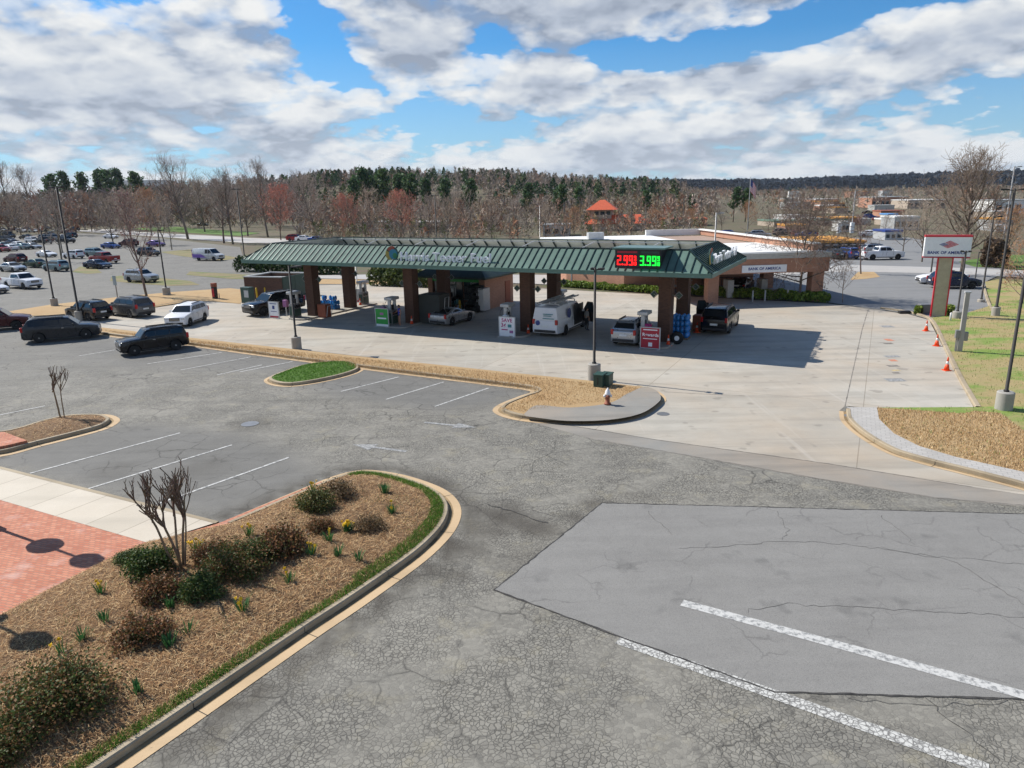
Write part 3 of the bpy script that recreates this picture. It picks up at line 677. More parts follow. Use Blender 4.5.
for i in range(4):
    j = (i+1) % 4; mb.cur = 0
    mb.add([(*O_[i], ZE), (*O_[j], ZE), (*I_[j], ZT), (*I_[i], ZT)], [(0, 1, 2, 3)])
    mb.cur = 1; k = .93
    def q(p, r, t): return (p[0]+(r[0]-p[0])*t, p[1]+(r[1]-p[1])*t)
    c0, c1 = I_[i], I_[j]
    d0 = (c0[0] + (.12 if c0[0] < 10 else -.12), c0[1] + (.12 if c0[1] < 2 else -.12)); d1 = (c1[0] + (.12 if c1[0] < 10 else -.12), c1[1] + (.12 if c1[1] < 2 else -.12))
    e0 = (O_[i][0] + (.25 if O_[i][0] < 10 else -.25), O_[i][1] + (.25 if O_[i][1] < 2 else -.25)); e1 = (O_[j][0] + (.25 if O_[j][0] < 10 else -.25), O_[j][1] + (.25 if O_[j][1] < 2 else -.25))
    mb.add([(*e0, ZE+.03), (*e1, ZE+.03), (*d1, ZT-.01), (*d0, ZT-.01)], [(3, 2, 1, 0)])
    mb.cur = 0; mb.add([(*c0, ZT), (*c1, ZT), (*d1, ZT-.01), (*d0, ZT-.01)], [(0, 1, 2, 3)])
roof = mb.build('roof', [MAT['rooftin'], MAT['palepan_lit']], can)
sm_ = MB(); rb = MB()
def slope(i, t, s):   # point on side i at running metre t, s up-slope 0..1
    pass
nU = (0, 0, 1)
a = A0+.3
while a < A1:
    for b0, sgn in ((B0, 1), (B1, -1)):
        top = min(1, (a-A0)/INS, (A1-a)/INS)
        sm_.bar((a, b0, ZE+.03), (a, b0+sgn*INS*top, ZE+(ZT-ZE)*top+.03), .05, .07)
    a += .52
b = B0+.3
while b < B1:
    for a0, sgn in ((A0, 1), (A1, -1)):
        top = min(1, (b-B0)/INS, (B1-b)/INS)
        sm_.bar((a0, b, ZE+.03), (a0+sgn*INS*top, b, ZE+(ZT-ZE)*top+.03), .05, .07)
    b += .52
for i in range(4): sm_.bar((*O_[i], ZE+.03), (*I_[i], ZT+.03), .12, .08); sm_.bar((*I_[i], ZT+.02), (*I_[(i+1) % 4], ZT+.02), .14, .08)
sm_.build('standing_seams', MAT['seam'], roof)
rf_ = MB(); a = A0+INS+.6       # steel outriggers behind the roof slopes
while a < A1-INS:
    rb.bar((a, B1-INS-.16, ZT-.06), (a, B1-.6, ZE+.1), .07, .12); rf_.bar((a, B0+INS+.16, ZT-.06), (a, B0+.6, ZE+.1), .07, .12); a += 1.28
rb.build('roof_ribs', MAT['seam'], roof); rf_.build('roof_ribs', MAT['seam'], roof)
fr = MB(); a = 3.0
while a < A1-3:
    fr.bar((a, B1-INS-.2, ZT-.1), (a-1.6, B1-4.4, ZE+.15), .06); fr.bar((a, B0+INS+.2, ZT-.1), (a+1.5, B0+4.6, ZE+.15), .06); a += 5.25
for bb in (B1-INS-.25, B0+INS+.25): fr.bar((A0+INS, bb, ZT-.12), (A1-INS, bb, ZT-.12), .06)
fr.bar((A1-INS-.3, 1.0, ZT-.1), (A1-5.5, 3.0, ZE+.15), .06); fr.bar((A1-INS-.3, 4.5, ZT-.1), (A1-5.0, 3.2, ZE+.15), .06)
fr.build('roof_brace', MAT['lgrey'], roof)
mb = MB()
for i in range(4):
    p, r = O_[i], O_[(i+1) % 4]; mb.bar((*p, ZE-.14), (*r, ZE-.14), .10, .26)
for i in range(4):
    p, r = O_[i], O_[(i+1) % 4]; mb.bar((*p, ZE-.02), (*r, ZE-.02), .2, .05)
mb.build('gutter_fascia', MAT['fascia'], can)
MB().box(A0+.06, A1-.06, B0+.06, B1-.06, 4.98, 5.02).build('ceiling', MAT['soffit'], can)
mb = MB(); mb.box(A0+.5, A1-.5, B0+.5, B1-.5, 5.1, 5.2)
for (x, y, w) in ((6, 3.4, 1.2), (14.5, 5.0, 1.0), (18.5, 4.6, 1.0), (25.5, 5.4, 1.3)): mb.cur = 1; mb.box(x-w/2, x+w/2, y-w/2, y+w/2, 5.2, 5.55)
mb.build('roof_deck', [MAT['deck'], MAT['rust']], can)
for a in np.arange(-1.5, 34, 3.5):
    for b in (-1.8, 2.4, 6.6): MB().box(a-.3, a+.3, b-.3, b+.3, 4.955, 4.979).build('ceiling_light', MAT['lgrey'], can)
for i in range(4):
    for b in (.55, 5.45):
        a = 10.5*i+.0
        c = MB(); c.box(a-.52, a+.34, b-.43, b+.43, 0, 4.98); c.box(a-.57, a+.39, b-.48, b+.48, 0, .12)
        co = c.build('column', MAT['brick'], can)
        for s in (-1, 1):                     # green diamond pump number boards on brackets
            n = MB(); bb = b; aa = a-.09+s*.86
            h = .21; n.cur = 0
            n.add([(aa-h, bb-.02, 3.3), (aa, bb-.02, 3.3-h), (aa+h, bb-.02, 3.3), (aa, bb-.02, 3.3+h), (aa-h, bb+.02, 3.3), (aa, bb+.02, 3.3-h), (aa+h, bb+.02, 3.3), (aa, bb+.02, 3.3+h)],
                  [(0, 1, 2, 3), (7, 6, 5, 4), (0, 4, 5, 1), (1, 5, 6, 2), (2, 6, 7, 3), (3, 7, 4, 0)])
            n.cur = 1; e = .25
            for (x0, z0), (x1, z1) in (((-e, 0), (0, -e)), ((0, -e), (e, 0)), ((e, 0), (0, e)), ((0, e), (-e, 0))): n.bar((aa+x0, bb, 3.3+z0), (aa+x1, bb, 3.3+z1), .035)
            n.bar((a-.09+s*.4, bb, 3.3), (aa, bb, 3.3), .04)
            n.build('number_board', [MAT['dgreen'], MAT['grey']], co)
# price sign on the front slope
ps = MB(); ps.box(29.05, 32.0, -3.35, -1.5, 5.35, 6.62); ps.cur = 1; ps.box(28.9, 32.25, -3.5, -1.3, 6.62, 6.72); ps.cur = 1; ps.box(28.95, 32.1, -3.45, -3.2, 5.3, 5.35)
psg = ps.build('price_sign', [MAT['dark'], MAT['fascia']], can)
SEG = {'2': 'abged', '3': 'abgcd', '9': 'abfgcd', '1': 'bc', '0': 'abcdef'}
def seven(mb, ch, x, z, w, h, t, y):
    for s in SEG[ch]:
        if s == 'a': r = (x, x+w, z+h-t, z+h)
        if s == 'g': r = (x, x+w, z+h/2-t/2, z+h/2+t/2)
        if s == 'd': r = (x, x+w, z, z+t)
        if s == 'b': r = (x+w-t, x+w, z+h/2, z+h)
        if s == 'c': r = (x+w-t, x+w, z, z+h/2)
        if s == 'f': r = (x, x+t, z+h/2, z+h)
        if s == 'e': r = (x, x+t, z, z+h/2)
        mb.box(r[0], r[1], y-.03, y, r[2], r[3])
for txt, x, mt in (('2.99', 29.2, 'led_r'), ('3.99', 30.7, 'led_g')):
    d = MB(); cx = x
    for ch in txt:
        if ch == '.': d.box(cx-.03, cx+.06, -3.38, -3.35, 5.62, 5.71); cx += .11; continue
        seven(d, ch, cx, 5.62, .25, .60, .065, -3.35); cx += .335
    seven(d, '9', cx+.0, 5.96, .13, .25, .035, -3.35); d.box(cx, cx+.15, -3.38, -3.35, 5.91, 5.94)
    seven(d, '1', cx-.06, 5.62, .07, .22, .035, -3.35); seven(d, '0', cx+.05, 5.62, .1, .22, .035, -3.35)
    d.build('led_digits', MAT[mt], psg)
hd = MB(); hd.box(29.2, 30.5, -3.37, -3.345, 6.38, 6.5); hd.build('sign_header', MAT['crimson'], psg); hd = MB(); hd.box(30.75, 31.9, -3.37, -3.345, 6.38, 6.5); hd.build('sign_header', MAT['dgreen'], psg)
# roof lettering and the round emblem
def letters(o, x, n):
    M = frame(Vector(o), Vector(x), ZZ); t = text('lettering', 'Harris Teeter Fuel', .92, MAT['white'], can, M, .07, 'CENTER', .012, 1.06)
    k = MB(); return t
letters((16.1, -3.2, 5.78), (1, 0, 0), 0); letters((34.75, 2.9, 5.85), (0, 1, 0), 0)
rl_ = MB(); rl_.box(12.2, 20.0, -3.25, -3.05, 5.38, 5.45)
for x in np.arange(12.4, 20.1, 1.1): rl_.bar((x, -3.1, 5.42), (x, -2.5, 5.9), .04)
rl_.build('lettering_rail', MAT['seam'], can); rl_ = MB(); rl_.box(34.65, 34.85, -1.0, 6.8, 5.38, 5.45)
for y in np.arange(-.8, 6.9, 1.1): rl_.bar((34.7, y, 5.42), (34.1, y, 5.9), .04)
rl_.build('lettering_rail', MAT['seam'], can)
for o, x in (((11.45, -3.15, 5.98), Vector((1, 0, 0))), ((34.7, -1.5, 6.05), Vector((0, 1, 0)))):
    M = frame(Vector(o), x, ZZ)
    e = MB(); e.M = M; e.smooth = False
    def disc(cx, cy, r0, t0, t1, z0, z1, n=18):
        pts = [(cx, cy)] + [(cx+r0*math.cos(t0+(t1-t0)*k/n), cy+r0*math.sin(t0+(t1-t0)*k/n)) for k in range(n+1)]; e.prism(pts, z0, z1)
    disc(0, 0, .56, 0, 2*math.pi*.999, -.08, 0)
    e.cur = 1; disc(.14, -.02, .38, 0, 2*math.pi*.999, .0, .03); e.cur = 2; disc(.05, .05, .52, R(60), R(150), .0, .025); e.cur = 3; disc(-.03, -.02, .53, R(150), R(265), .0, .025); e.cur = 4; disc(.3, -.12, .2, 0, 2*math.pi*.999, .03, .05)
    e.build('emblem', [MAT['dgreen'], flat('emblem_teal', (.02, .17, .26), .4), flat('emblem_terracotta', (.28, .06, .03), .5), flat('emblem_ochre', (.34, .26, .05), .5), flat('emblem_leaf', (.02, .16, .06), .5)], can)

# ---- pump islands, pumps and the things standing on them
isl_words = ['beside the long black SUV', 'behind the green sign board', 'behind the white SAVE sign board', 'behind the crimson sign board']
for i in range(4):
    a = 10.5*i; mb = MB()
    pts = []
    for k in range(9): t = math.pi+math.pi*k/8; pts.append((a-.35+1.0*math.cos(t), -1.2+.6*math.sin(t)))
    for k in range(9): t = math.pi*k/8; pts.append((a-.35+1.0*math.cos(t), 8.4+.6*math.sin(t)))
    mb.prism(pts, 0, .12)
    o = mb.build('pump_island', MAT['rawconc']); o.matrix_world = SITE; tag(o, 'raised concrete pump island %s' % isl_words[i], 'pump island')
def make_pump():
    r = empty('fuel_pump'); 
    b = MB(); b.box(-.27, .27, -.45, .45, .12, 1.25); b.box(-.24, .24, -.42, .42, 1.25, 1.32); cab = b.build('cabinet', MAT['grey'], r, .02)
    for s in (-1, 1):
        d = MB(); d.box(min(s*.275, s*.30), max(s*.275, s*.30), -.33, .33, .95, 1.2); d.build('display', MAT['glass'], cab)
        d = MB(); d.box(min(s*.272, s*.295), max(s*.272, s*.295), -.38, .38, .25, .85); d.build('front_panel', MAT['dgreen'], cab)
    d = MB(); d.box(-.2, .2, -.475, -.452, .3, 1.1); d.build('side_panel', MAT['dgreen'], cab)
    for y in (-.34, .34): p = MB(); p.box(-.13, .13, y-.06, y+.06, 1.32, 2.12); p.build('upright', MAT['lgrey'], r)
    p = MB(); p.box(-.1, .1, -.12, .12, 1.32, 1.72); p.build('card_reader', MAT['dark'], r)
    h = MB(); h.box(-.36, .36, -.55, .55, 2.12, 2.36); h.build('header', MAT['lgrey'], r, .05)
    for s in (-1, 1):
        z = MB(); z.bar((s*.30, -.15, 1.0), (s*.30, .05, 1.18), .06, .08); z.tube([(s*.31, .05, 1.15), (s*.34, .2, .9)], .02, 6); z.build('nozzle', MAT['dark'], r)
        z = MB(); z.smooth = True; z.tube([(s*.2, -.4, 2.1), (s*.40, -.42, 1.8), (s*.48, -.4, 1.2), (s*.46, -.3, .6), (s*.40, -.2, .5), (s*.32, -.15, .95)], .018, 6); z.build('hose', MAT['dark'], r)
    return r
pump0 = make_pump()
pw = [('front one beside the long black SUV', (-1.0, -.85)), ('front one just right of the green sign board', (9.45, -.85)), ('front one just behind the white SAVE board', (19.95, -.85)), ('front one just above the red sign board', (30.35, -.85)),
      ('rear one right of the two cones by the stacked bottles', (-.2, 7.6)), ('rear one in shade left of the kiosk racks', (9.9, 7.4)), ('rear one partly hidden by the ladder van', (20.7, 7.4)), ('rear one between blue bottles and large SUV', (31.0, 7.2))]
for k, (lab, (a, b)) in enumerate(pw):
    o = pump0 if k == 0 else copy_tree(pump0); o.location = lc(a, b); o.rotation_euler = (0, 0, TH)
    tag(o, 'grey fuel pump, ' + lab, 'fuel pump', 'fuel pumps under the canopy')
def board(a, b, z0, w, h, face, rows, label, rz=0, foot=None):
    r = empty('sign_board', lc(a, b, z0), TH+rz, label, 'sign board', 'poster boards at the pump islands')
    p = MB(); p.box(-w/2, w/2, -.03, .03, .06, h); pn = p.build('panel', face, r)
    f = MB()
    for x in (-w/2, w/2): f.box(x-.03, x+.03, -.045, .045, 0, h+.03)
    f.box(-w/2, w/2, -.045, .045, h-.03, h+.03); f.box(-w/2, w/2, -.045, .045, .03, .09); f.box(-w/2, -w/2+.1, -.3, .3, 0, .04); f.box(w/2-.1, w/2, -.3, .3, 0, .04)
    f.build('frame', MAT['lgrey'], r)
    for s, x, z, size, mt in rows:
        if s == '#': q = MB(); q.box(x-size[0]/2, x+size[0]/2, -.04, -.032, z-size[1]/2, z+size[1]/2); q.build('poster_block', MAT[mt], pn)
        else: text('lettering', s, size, MAT[mt], pn, frame(Vector((x, -.034, z)), Vector((1, 0, 0)), ZZ), .004, 'CENTER', .008)
    return r
MAT['magenta'] = flat('magenta_ink', (.42, .02, .16), .5); MAT['teal'] = flat('teal_ink', (.05, .22, .24), .5); MAT['mauve'] = flat('mauve_panel', (.36, .14, .30), .5)
board(-2.75, -1.6, 0, 1.15, 1.45, MAT['white'], [('#', 0, .16, (1.0, .14), 'crimson'), ('#', 0, .98, (.26, .3), 'blue'), ('#', 0, 1.3, (.8, .06), 'blue'), ('#', 0, .62, (.7, .05), 'blue')], 'white poster board with a blue figure and red foot')
board(9.0, -1.65, 0, 1.25, 1.5, MAT['green'], [('#', 0, .16, (1.15, .18), 'white'), ('#', 0, 1.08, (.34, .18), 'mauve'), ('#', 0, .72, (.85, .12), 'white')], 'bright green poster board with white foot')
board(20.35, -1.75, 0, 1.3, 1.5, MAT['white'], [('SAVE', 0, 1.24, .38, 'magenta'), ('3¢', -.3, .88, .42, 'magenta'), ('#', .22, .85, (.3, .22), 'teal'), ('#', -.2, .56, (.5, .08), 'magenta'), ('#', .35, .42, (.3, .2), 'mauve')], 'white poster board reading SAVE in magenta')
board(31.1, -1.95, 0, 1.3, 1.45, MAT['crimson'], [('#', 0, 1.3, (.95, .07), 'white'), ('Rewards', .02, .96, .30, 'white'), ('#', 0, .7, (.95, .05), 'white'), ('#', .02, .32, (.26, .26), 'white')], 'crimson poster board with white writing and white square')
board(-1.4, 8.6, 0, .95, 1.35, MAT['lgrey'], [('#', 0, .2, (.8, .22), 'crimson')], 'pale grey board with red foot by the rear pump')
def bucket(a, b, mt, lab):
    r = empty('squeegee_bin', lc(a, b, .12), TH, lab, 'squeegee bin', 'squeegee bins beside the pumps')
    p = MB(); p.box(-.04, .04, -.04, .04, 0, .9); p.build('post', MAT['lgrey'], r); p = MB(); p.box(-.2, .2, -.16, .16, .85, 1.45); bx = p.build('bin', MAT[mt], r, .03)
    p = MB(); p.tube([(.05, 0, 1.3), (.1, -.1, 1.75)], .015, 6); p.build('squeegee', MAT['dark'], bx)
for a, b, mt, lab in ((-2.0, -.9, 'mauve', 'mauve squeegee bin above the white poster board with red foot'), (8.75, -1.1, 'mauve', 'mauve squeegee bin above the green poster board'), (20.05, -1.35, 'white', 'white squeegee bin above the SAVE board'), (30.75, -1.3, 'magenta', 'magenta squeegee bin above the crimson board')): bucket(a, b, mt, lab)
# traffic cones
def make_cone():
    r = empty('traffic_cone'); b = MB(); b.box(-.2, .2, -.2, .2, 0, .045); b.build('base', MAT['cone'], r, .02)
    b = MB(); b.smooth = True; b.lathe([(.15, .045), (.085, .38)], 16); b.lathe([(.06, .53), (.03, .76), (.012, .78)], 16); bo = b.build('cone_body', MAT['cone'], r)
    c = MB(); c.smooth = True; c.lathe([(.089, .37), (.06, .535)], 16); c.build('reflective_band', MAT['conew'], r); return r
cone0 = make_cone(); first = True
for pos, lab in ((lc(-.5, 6.0), 'orange cone left of a pair beside the stacked blue bottles'), (lc(-.1, 6.9), 'orange cone right of a pair by the rear pump'), (lc(10.75, -.1), 'orange cone between the person in blue and the silver coupe'), (lc(21.35, -.3), 'orange cone left of the white ladder van'), (lc(31.95, -.55), 'orange cone beside the black tyre and crimson board'), (lc(32.6, 5.0), 'orange cone behind the blue bottles near the large black SUV'),
        (g(926, 331), 'orange cone by the lane kerb nearest the bank pylon, farthest of three'), (g(936.5, 346), 'orange cone by the lane kerb, middle of three'), (g(946.5, 370.5), 'orange cone by the lane kerb, nearest of three')):
    o = cone0 if first else copy_tree(cone0); first = False; o.location = pos; o.rotation_euler = (0, 0, random.uniform(0, 1.5)); tag(o, lab, 'traffic cone', 'orange traffic cones')
# pallets of bottled fluid
def bottle_stack(a, b, nx, ny, nz, lab, extra=0):
    r = empty('bottle_pallet', lc(a, b), TH, lab, 'pallet of bottles')
    p = MB(); p.box(-nx*.15, nx*.15, -ny*.15, ny*.15, .0, .12); p.build('pallet', MAT['bark2'], r)
    rr = random.Random(int(a*10))
    for k in range(nz):
        for x in range(nx):
            for y in range(ny):
                if 0 < x < nx-1 and 0 < y < ny-1 and k < nz-1: continue
                if k == nz-1 and (extra and rr.random() < extra): continue
                q = MB(); q.smooth = True; q.lathe([(.02, 0), (.13, .01), (.14, .1), (.14, .3), (.05, .37), (.04, .4)], 8, (-nx*.15+.15+x*.3, -ny*.15+.15+y*.3, .12+k*.41)); q.build('bottle', MAT['bottle'], r)
bottle_stack(-1.3, 4.0, 6, 3, 3, 'pallet stacked with blue bottles left of two cones', .35)
bottle_stack(32.05, 2.4, 4, 3, 4, 'tall stack of blue bottles behind the crimson sign board', .3)
ty = MB(); ty.smooth = True; ty.M = Matrix.Translation((0, 0, .42)) @ Matrix.Rotation(R(90), 4, 'X')
ty.lathe([(.2, -.12), (.40, -.13), (.44, -.06), (.44, .06), (.40, .13), (.2, .12)], 20); r = empty('air_hose_reel', lc(32.3, .35), TH+R(10), 'round black reel with white hub right of the crimson board', 'hose reel'); ty.build('drum', MAT['tyre'], r)
q = MB(); q.M = Matrix.Translation((0, -.14, .42)) @ Matrix.Rotation(R(90), 4, 'X'); q.lathe([(.17, -.03), (.17, .03)], 12); q.build('hub', MAT['white'], r)
for a, b, mt, lab, w in ((1.0, .6, 'rust', 'low red brown cabinet with handle right of the leftmost front column', .45), (32.6, 6.0, 'rust', 'dark red cabinet behind the stacked blue bottles', .5), (11.9, 1.6, 'soffit', 'large dark storage cage right of the column behind the blue shirt', 1.0)):
    r = empty('storage_cabinet', lc(a, b), TH, lab, 'cabinet'); q = MB(); hh = 1.15 if w < .9 else 2.4; q.box(-w, w, -w*.8, w*.8, .02, hh); q.build('body', MAT[mt], r, .02)
    q = MB(); q.tube([(w+.05, -.3, .1), (w+.25, -.3, hh*.9), (w+.25, .3, hh*.9), (w+.05, .3, .1)], .03, 6); q.build('handle', MAT['lgrey'], r)

# ---- kiosk
ki = empty('fuel_kiosk', (0, 0, 0), 0, 'small brick kiosk with dark green hip roof behind the canopy columns', 'kiosk'); ki.matrix_world = SITE
KA0, KA1, KB0, KB1 = 6.6, 12.7, 8.7, 14.3
mb = MB(); mb.box(KA0, KA1, KB0+.35, KB1, 0, 3.0); mb.box(KA0, KA0+.5, KB0, KB0+.36, 0, 3.0); mb.box(KA1-.6, KA1, KB0, KB0+.36, 0, 3.0); mb.build('wall', MAT['bankbrick'], ki)
mb = MB(); e = .75; x0, x1, y0, y1 = KA0-e, KA1+e, KB0-1.2, KB1+e
mb.hexa([(x0, y0, 2.9), (x1, y0, 2.9), (x1, y1, 2.9), (x0, y1, 2.9), (x0, y0, 3.05), (x1, y0, 3.05), (x1, y1, 3.05), (x0, y1, 3.05)])
mb.add([(x0, y0, 3.05), (x1, y0, 3.05), (x1, y1, 3.05), (x0, y1, 3.05), (x0+2.6, y0+2.6, 4.85), (x1-2.6, y0+2.6, 4.85), (x1-2.6, y1-2.6, 4.85), (x0+2.6, y1-2.6, 4.85)], [(0, 1, 5, 4), (1, 2, 6, 5), (2, 3, 7, 6), (3, 0, 4, 7), (4, 5, 6, 7)])
mb.build('roof', MAT['kioskroof_shaded'], ki)
for xa, xb in ((7.2, 8.6), (8.8, 10.2), (10.4, 12.0)):
    q = MB(); q.box(xa, xb, KB0+.2, KB0+.34, .9, 2.5); w_ = q.build('window', MAT['winglass'], ki); q = MB(); q.box(xa, xb, KB0+.1, KB0+.2, .84, .9); q.box((xa+xb)/2-.03, (xa+xb)/2+.03, KB0+.12, KB0+.2, .9, 2.5); q.build('window_frame', MAT['lgrey'], w_)
q = MB(); q.box(KA0+.3, KA1-.3, KB0+.05, KB0+.3, 2.5, 2.85); q.build('sign_band', MAT['green'], ki)
q = MB(); q.box(KA1, KA1+.06, 12.6, 13.6, .0, 2.2); q.build('side_door', MAT['rust'], ki)
def rack(a, b, w, d, h, lab, mt, goods):
    r = empty('merchandise_rack', lc(a, b), TH, lab, 'display rack'); q = MB()
    for x in (-w/2, w/2):
        for y in (-d/2, d/2): q.box(x-.03, x+.03, y-.03, y+.03, 0, h)
    ns = max(2, int(h/.5))
    for k in range(ns+1): z = .1+k*(h-.12)/ns; q.box(-w/2, w/2, -d/2, d/2, z-.02, z+.02)
    q.box(-w/2, w/2, d/2-.02, d/2, 0, h); q.build('shelving', MAT[mt], r); rr = random.Random(int(a*7)); k2 = 0
    for k in range(ns):
        z = .12+k*(h-.12)/ns; x = -w/2+.1
        while x < w/2-.15:
            ww = rr.uniform(.15, .3); hh = rr.uniform(.2, (h-.12)/ns-.06); q = MB(); q.box(x, x+ww, -d/2+.05, d/2-.08, z, z+hh); q.build('goods', MAT[rr.choice(goods)], r); x += ww+.04
rack(8.4, 7.6, 2.4, .6, 1.5, 'display rack with yellow and green goods in front of the kiosk', 'dark', ['yellow', 'green', 'crimson', 'dark', 'yellow'])
rack(11.9, 8.0, 1.5, 1.1, 2.3, 'tall black caged rack at the right corner of the kiosk', 'dark', ['dark', 'soffit', 'dark', 'soffit'])
rack(10.3, 7.6, 1.0, .6, 1.2, 'low rack with mixed goods left of the black caged rack', 'soffit', ['teal', 'dark', 'white', 'dark', 'rust'])
r = empty('ice_freezer', lc(12.75, 8.3), TH, 'pale grey ice freezer at the end of the black caged rack', 'freezer'); q = MB(); q.box(-.35, .35, -.6, .6, .1, 2.1); q.build('cabinet', MAT['lgrey'], r, .02); q = MB(); q.box(-.33, .33, -.63, -.605, .2, 2.0); q.build('door', MAT['white'], r)
for a, b, lab in ((11.1, 6.9, 'yellow bollard in front of the black caged rack'), (19.7, 8.4, 'yellow bollard left of the third rear column')):
    q = MB(); q.smooth = True; q.lathe([(.09, 0), (.09, 1.05), (.05, 1.12), (.01, 1.13)], 12); o = q.build('bollard', MAT['yellow']); o.location = lc(a, b); tag(o, lab, 'bollard', 'yellow steel bollards')
# ---- bin enclosure
be = empty('bin_enclosure', (0, 0, 0), 0, 'square brown brick bin enclosure with dark green gates', 'bin enclosure'); be.matrix_world = frame(g(246, 299), UA*.985+WB*.17, WB*.985-UA*.17)
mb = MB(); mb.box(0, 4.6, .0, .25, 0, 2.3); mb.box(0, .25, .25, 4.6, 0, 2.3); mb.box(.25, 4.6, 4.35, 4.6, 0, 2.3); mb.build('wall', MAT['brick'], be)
mb = MB(); mb.box(-.06, 4.66, -.06, .31, 2.3, 2.4); mb.box(-.06, .31, .31, 4.66, 2.3, 2.4); mb.box(.31, 4.66, 4.29, 4.66, 2.3, 2.4); mb.build('coping', MAT['greycap'], be)
mb = MB(); mb.box(4.6, 4.68, .1, 2.25, .1, 2.35); mb.build('gate', MAT['dgreen'], be); mb = MB(); mb.box(4.6, 4.68, 2.3, 4.5, .1, 2.35); mb.build('gate', MAT['dgreen'], be)
mb = MB(); mb.box(.2, 4.5, .2, 4.4, 1.9, 1.95); mb.build('cover', MAT['deck'], be)
r = empty('vending_box', (g(247, 302)).to_tuple(), TH, 'dark green box with white panel against the bin enclosure', 'utility box'); q = MB(); q.box(-.0, 1.2, -.7, -.02, 0, 1.6); q.build('body', MAT['dgreen'], r, .02); q = MB(); q.box(.5, 1.1, -.73, -.705, .6, 1.3); q.build('panel', MAT['lgrey'], r)
for u, v, lab in ((257.5, 300, 'yellow bollard left of a pair in front of the bin enclosure'), (266, 299.5, 'yellow bollard right of a pair in front of the bin enclosure')):
    q = MB(); q.smooth = True; q.lathe([(.10, 0), (.10, 1.2), (.05, 1.28), (.01, 1.29)], 12); o = q.build('bollard', MAT['yellow']); o.location = g(u, v); tag(o, lab, 'bollard', 'yellow steel bollards')

# ================================================================== BANK
YB = R(5.5)
bk = empty('bank_building', g(816, 301.3), YB, 'low brick bank with white flat roof and drive through lanes', 'bank')
# local frame: origin = outer front pillar foot, +x right, +y away
def bpart(name, mb, mat, parent=bk, **k): return mb.build(name, mat, parent, **k)
mb = MB(); mb.box(-.55, .55, .0, 1.0, 0, 2.75); bpart('pillar', mb, MAT['bankbrick'])
mb = MB(); mb.box(-10.3, -9.3, .3, 1.3, 0, 2.75); bpart('pillar', mb, MAT['bankbrick'])
mb = MB(); mb.box(-.55, .55, 10, 11, 0, 2.75); bpart('pillar', mb, MAT['bankbrick'])
mb = MB(); mb.box(-14.0, .9, -.1, 13.0, 2.75, 4.05); bpart('portico', mb, MAT['bankbrick'])
mb = MB(); mb.box(-14.1, 1.0, -.2, 13.1, 4.05, 4.55); bpart('coping', mb, MAT['greycap'])
mb = MB(); mb.box(-13.9, .6, .3, 12.9, 4.55, 4.62)
mb.box(-15.3, -7.0, 12.9, 31, 4.55, 4.66); bpart('roof', mb, MAT['whitetpo'])
mb = MB(); mb.box(-7.0, -.2, 13.3, 30, 0, 4.5); mb.box(-15.2, -7.05, 11.7, 30.5, 0, 4.55)
mb.add([(-15.2, 11.7, 0), (-20.2, 18.5, 0), (-20.2, 30, 0), (-15.2, 30, 0), (-15.2, 11.7, 4.5), (-20.2, 18.5, 4.5), (-20.2, 30, 4.5), (-15.2, 30, 4.5)], [(0, 4, 5, 1), (1, 5, 6, 2), (4, 7, 6, 5), (2, 6, 7, 3)])
bpart('wall', mb, MAT['bankbrick'])
mb = MB(); mb.box(-21.5, -15.3, 18, 31, 4.5, 4.72); bpart('roof_edge', mb, MAT['whitetpo'])
mb = MB(); mb.box(-.35, .0, .5, 30, 4.6, 5.2); bpart('parapet', mb, MAT['bankbrick']); mb = MB(); mb.box(-.55, .2, .4, 30.1, 5.2, 5.34); mb.box(-7.6, .2, 30.1, 30.5, 4.6, 5.34); bpart('parapet_cap', mb, MAT['whitetpo'])
mb = MB(); mb.box(-16.5, -14.6, 24, 25.2, 4.66, 5.5); bpart('roof_unit', mb, MAT['lgrey'])
mb = MB(); mb.box(-9, -8.4, 6, 6.5, 4.62, 4.9); bpart('roof_unit', mb, MAT['lgrey'])
mb = MB(); mb.box(-7.4, -3.2, -.22, -.1, 2.85, 3.5); sg = bpart('sign_panel', mb, MAT['white'])
text('lettering', 'BANK OF AMERICA', .34, MAT['blue'], sg, frame(Vector((-5.3, -.225, 3.18)), Vector((1, 0, 0)), ZZ), .01, 'CENTER', .008, 1.0)
mb = MB()
for k, x in enumerate((-9.4,)): 
    w = MB(); w.box(x, x+1.6, 11.62, 11.69, .9, 2.6); f = bpart('window', w, MAT['winglass']); w = MB(); w.box(x-.08, x+1.68, 11.56, 11.62, .82, .9); w.box(x-.08, x+1.68, 11.56, 11.62, 2.6, 2.7); w.box(x+.77, x+.83, 11.57, 11.62, .9, 2.6); bpart('window_frame', w, MAT['greycap'], f)
mb = MB(); mb.box(-6.9, -6.3, 4, 5.2, 0, 1.7); mb.box(-3.5, -2.9, 4, 5.2, 0, 1.7); bpart('teller_station', mb, MAT['lgrey'])
for x in (-5.6, -4.4, -2.2, -1.4): mb = MB(); mb.lathe([(.07, 0), (.07, 1.0), (.02, 1.05)], 10, (x, 1.2, 0)); bpart('guard_post', mb, MAT['lgrey'])
mb = MB()
for x in np.arange(-6.5, -.6, .55): mb.box(x-.02, x+.02, 12.0, 12.04, 0, 1.0)
mb.box(-6.5, -.6, 11.98, 12.06, 1.0, 1.06); bpart('railing', mb, MAT['dark'])
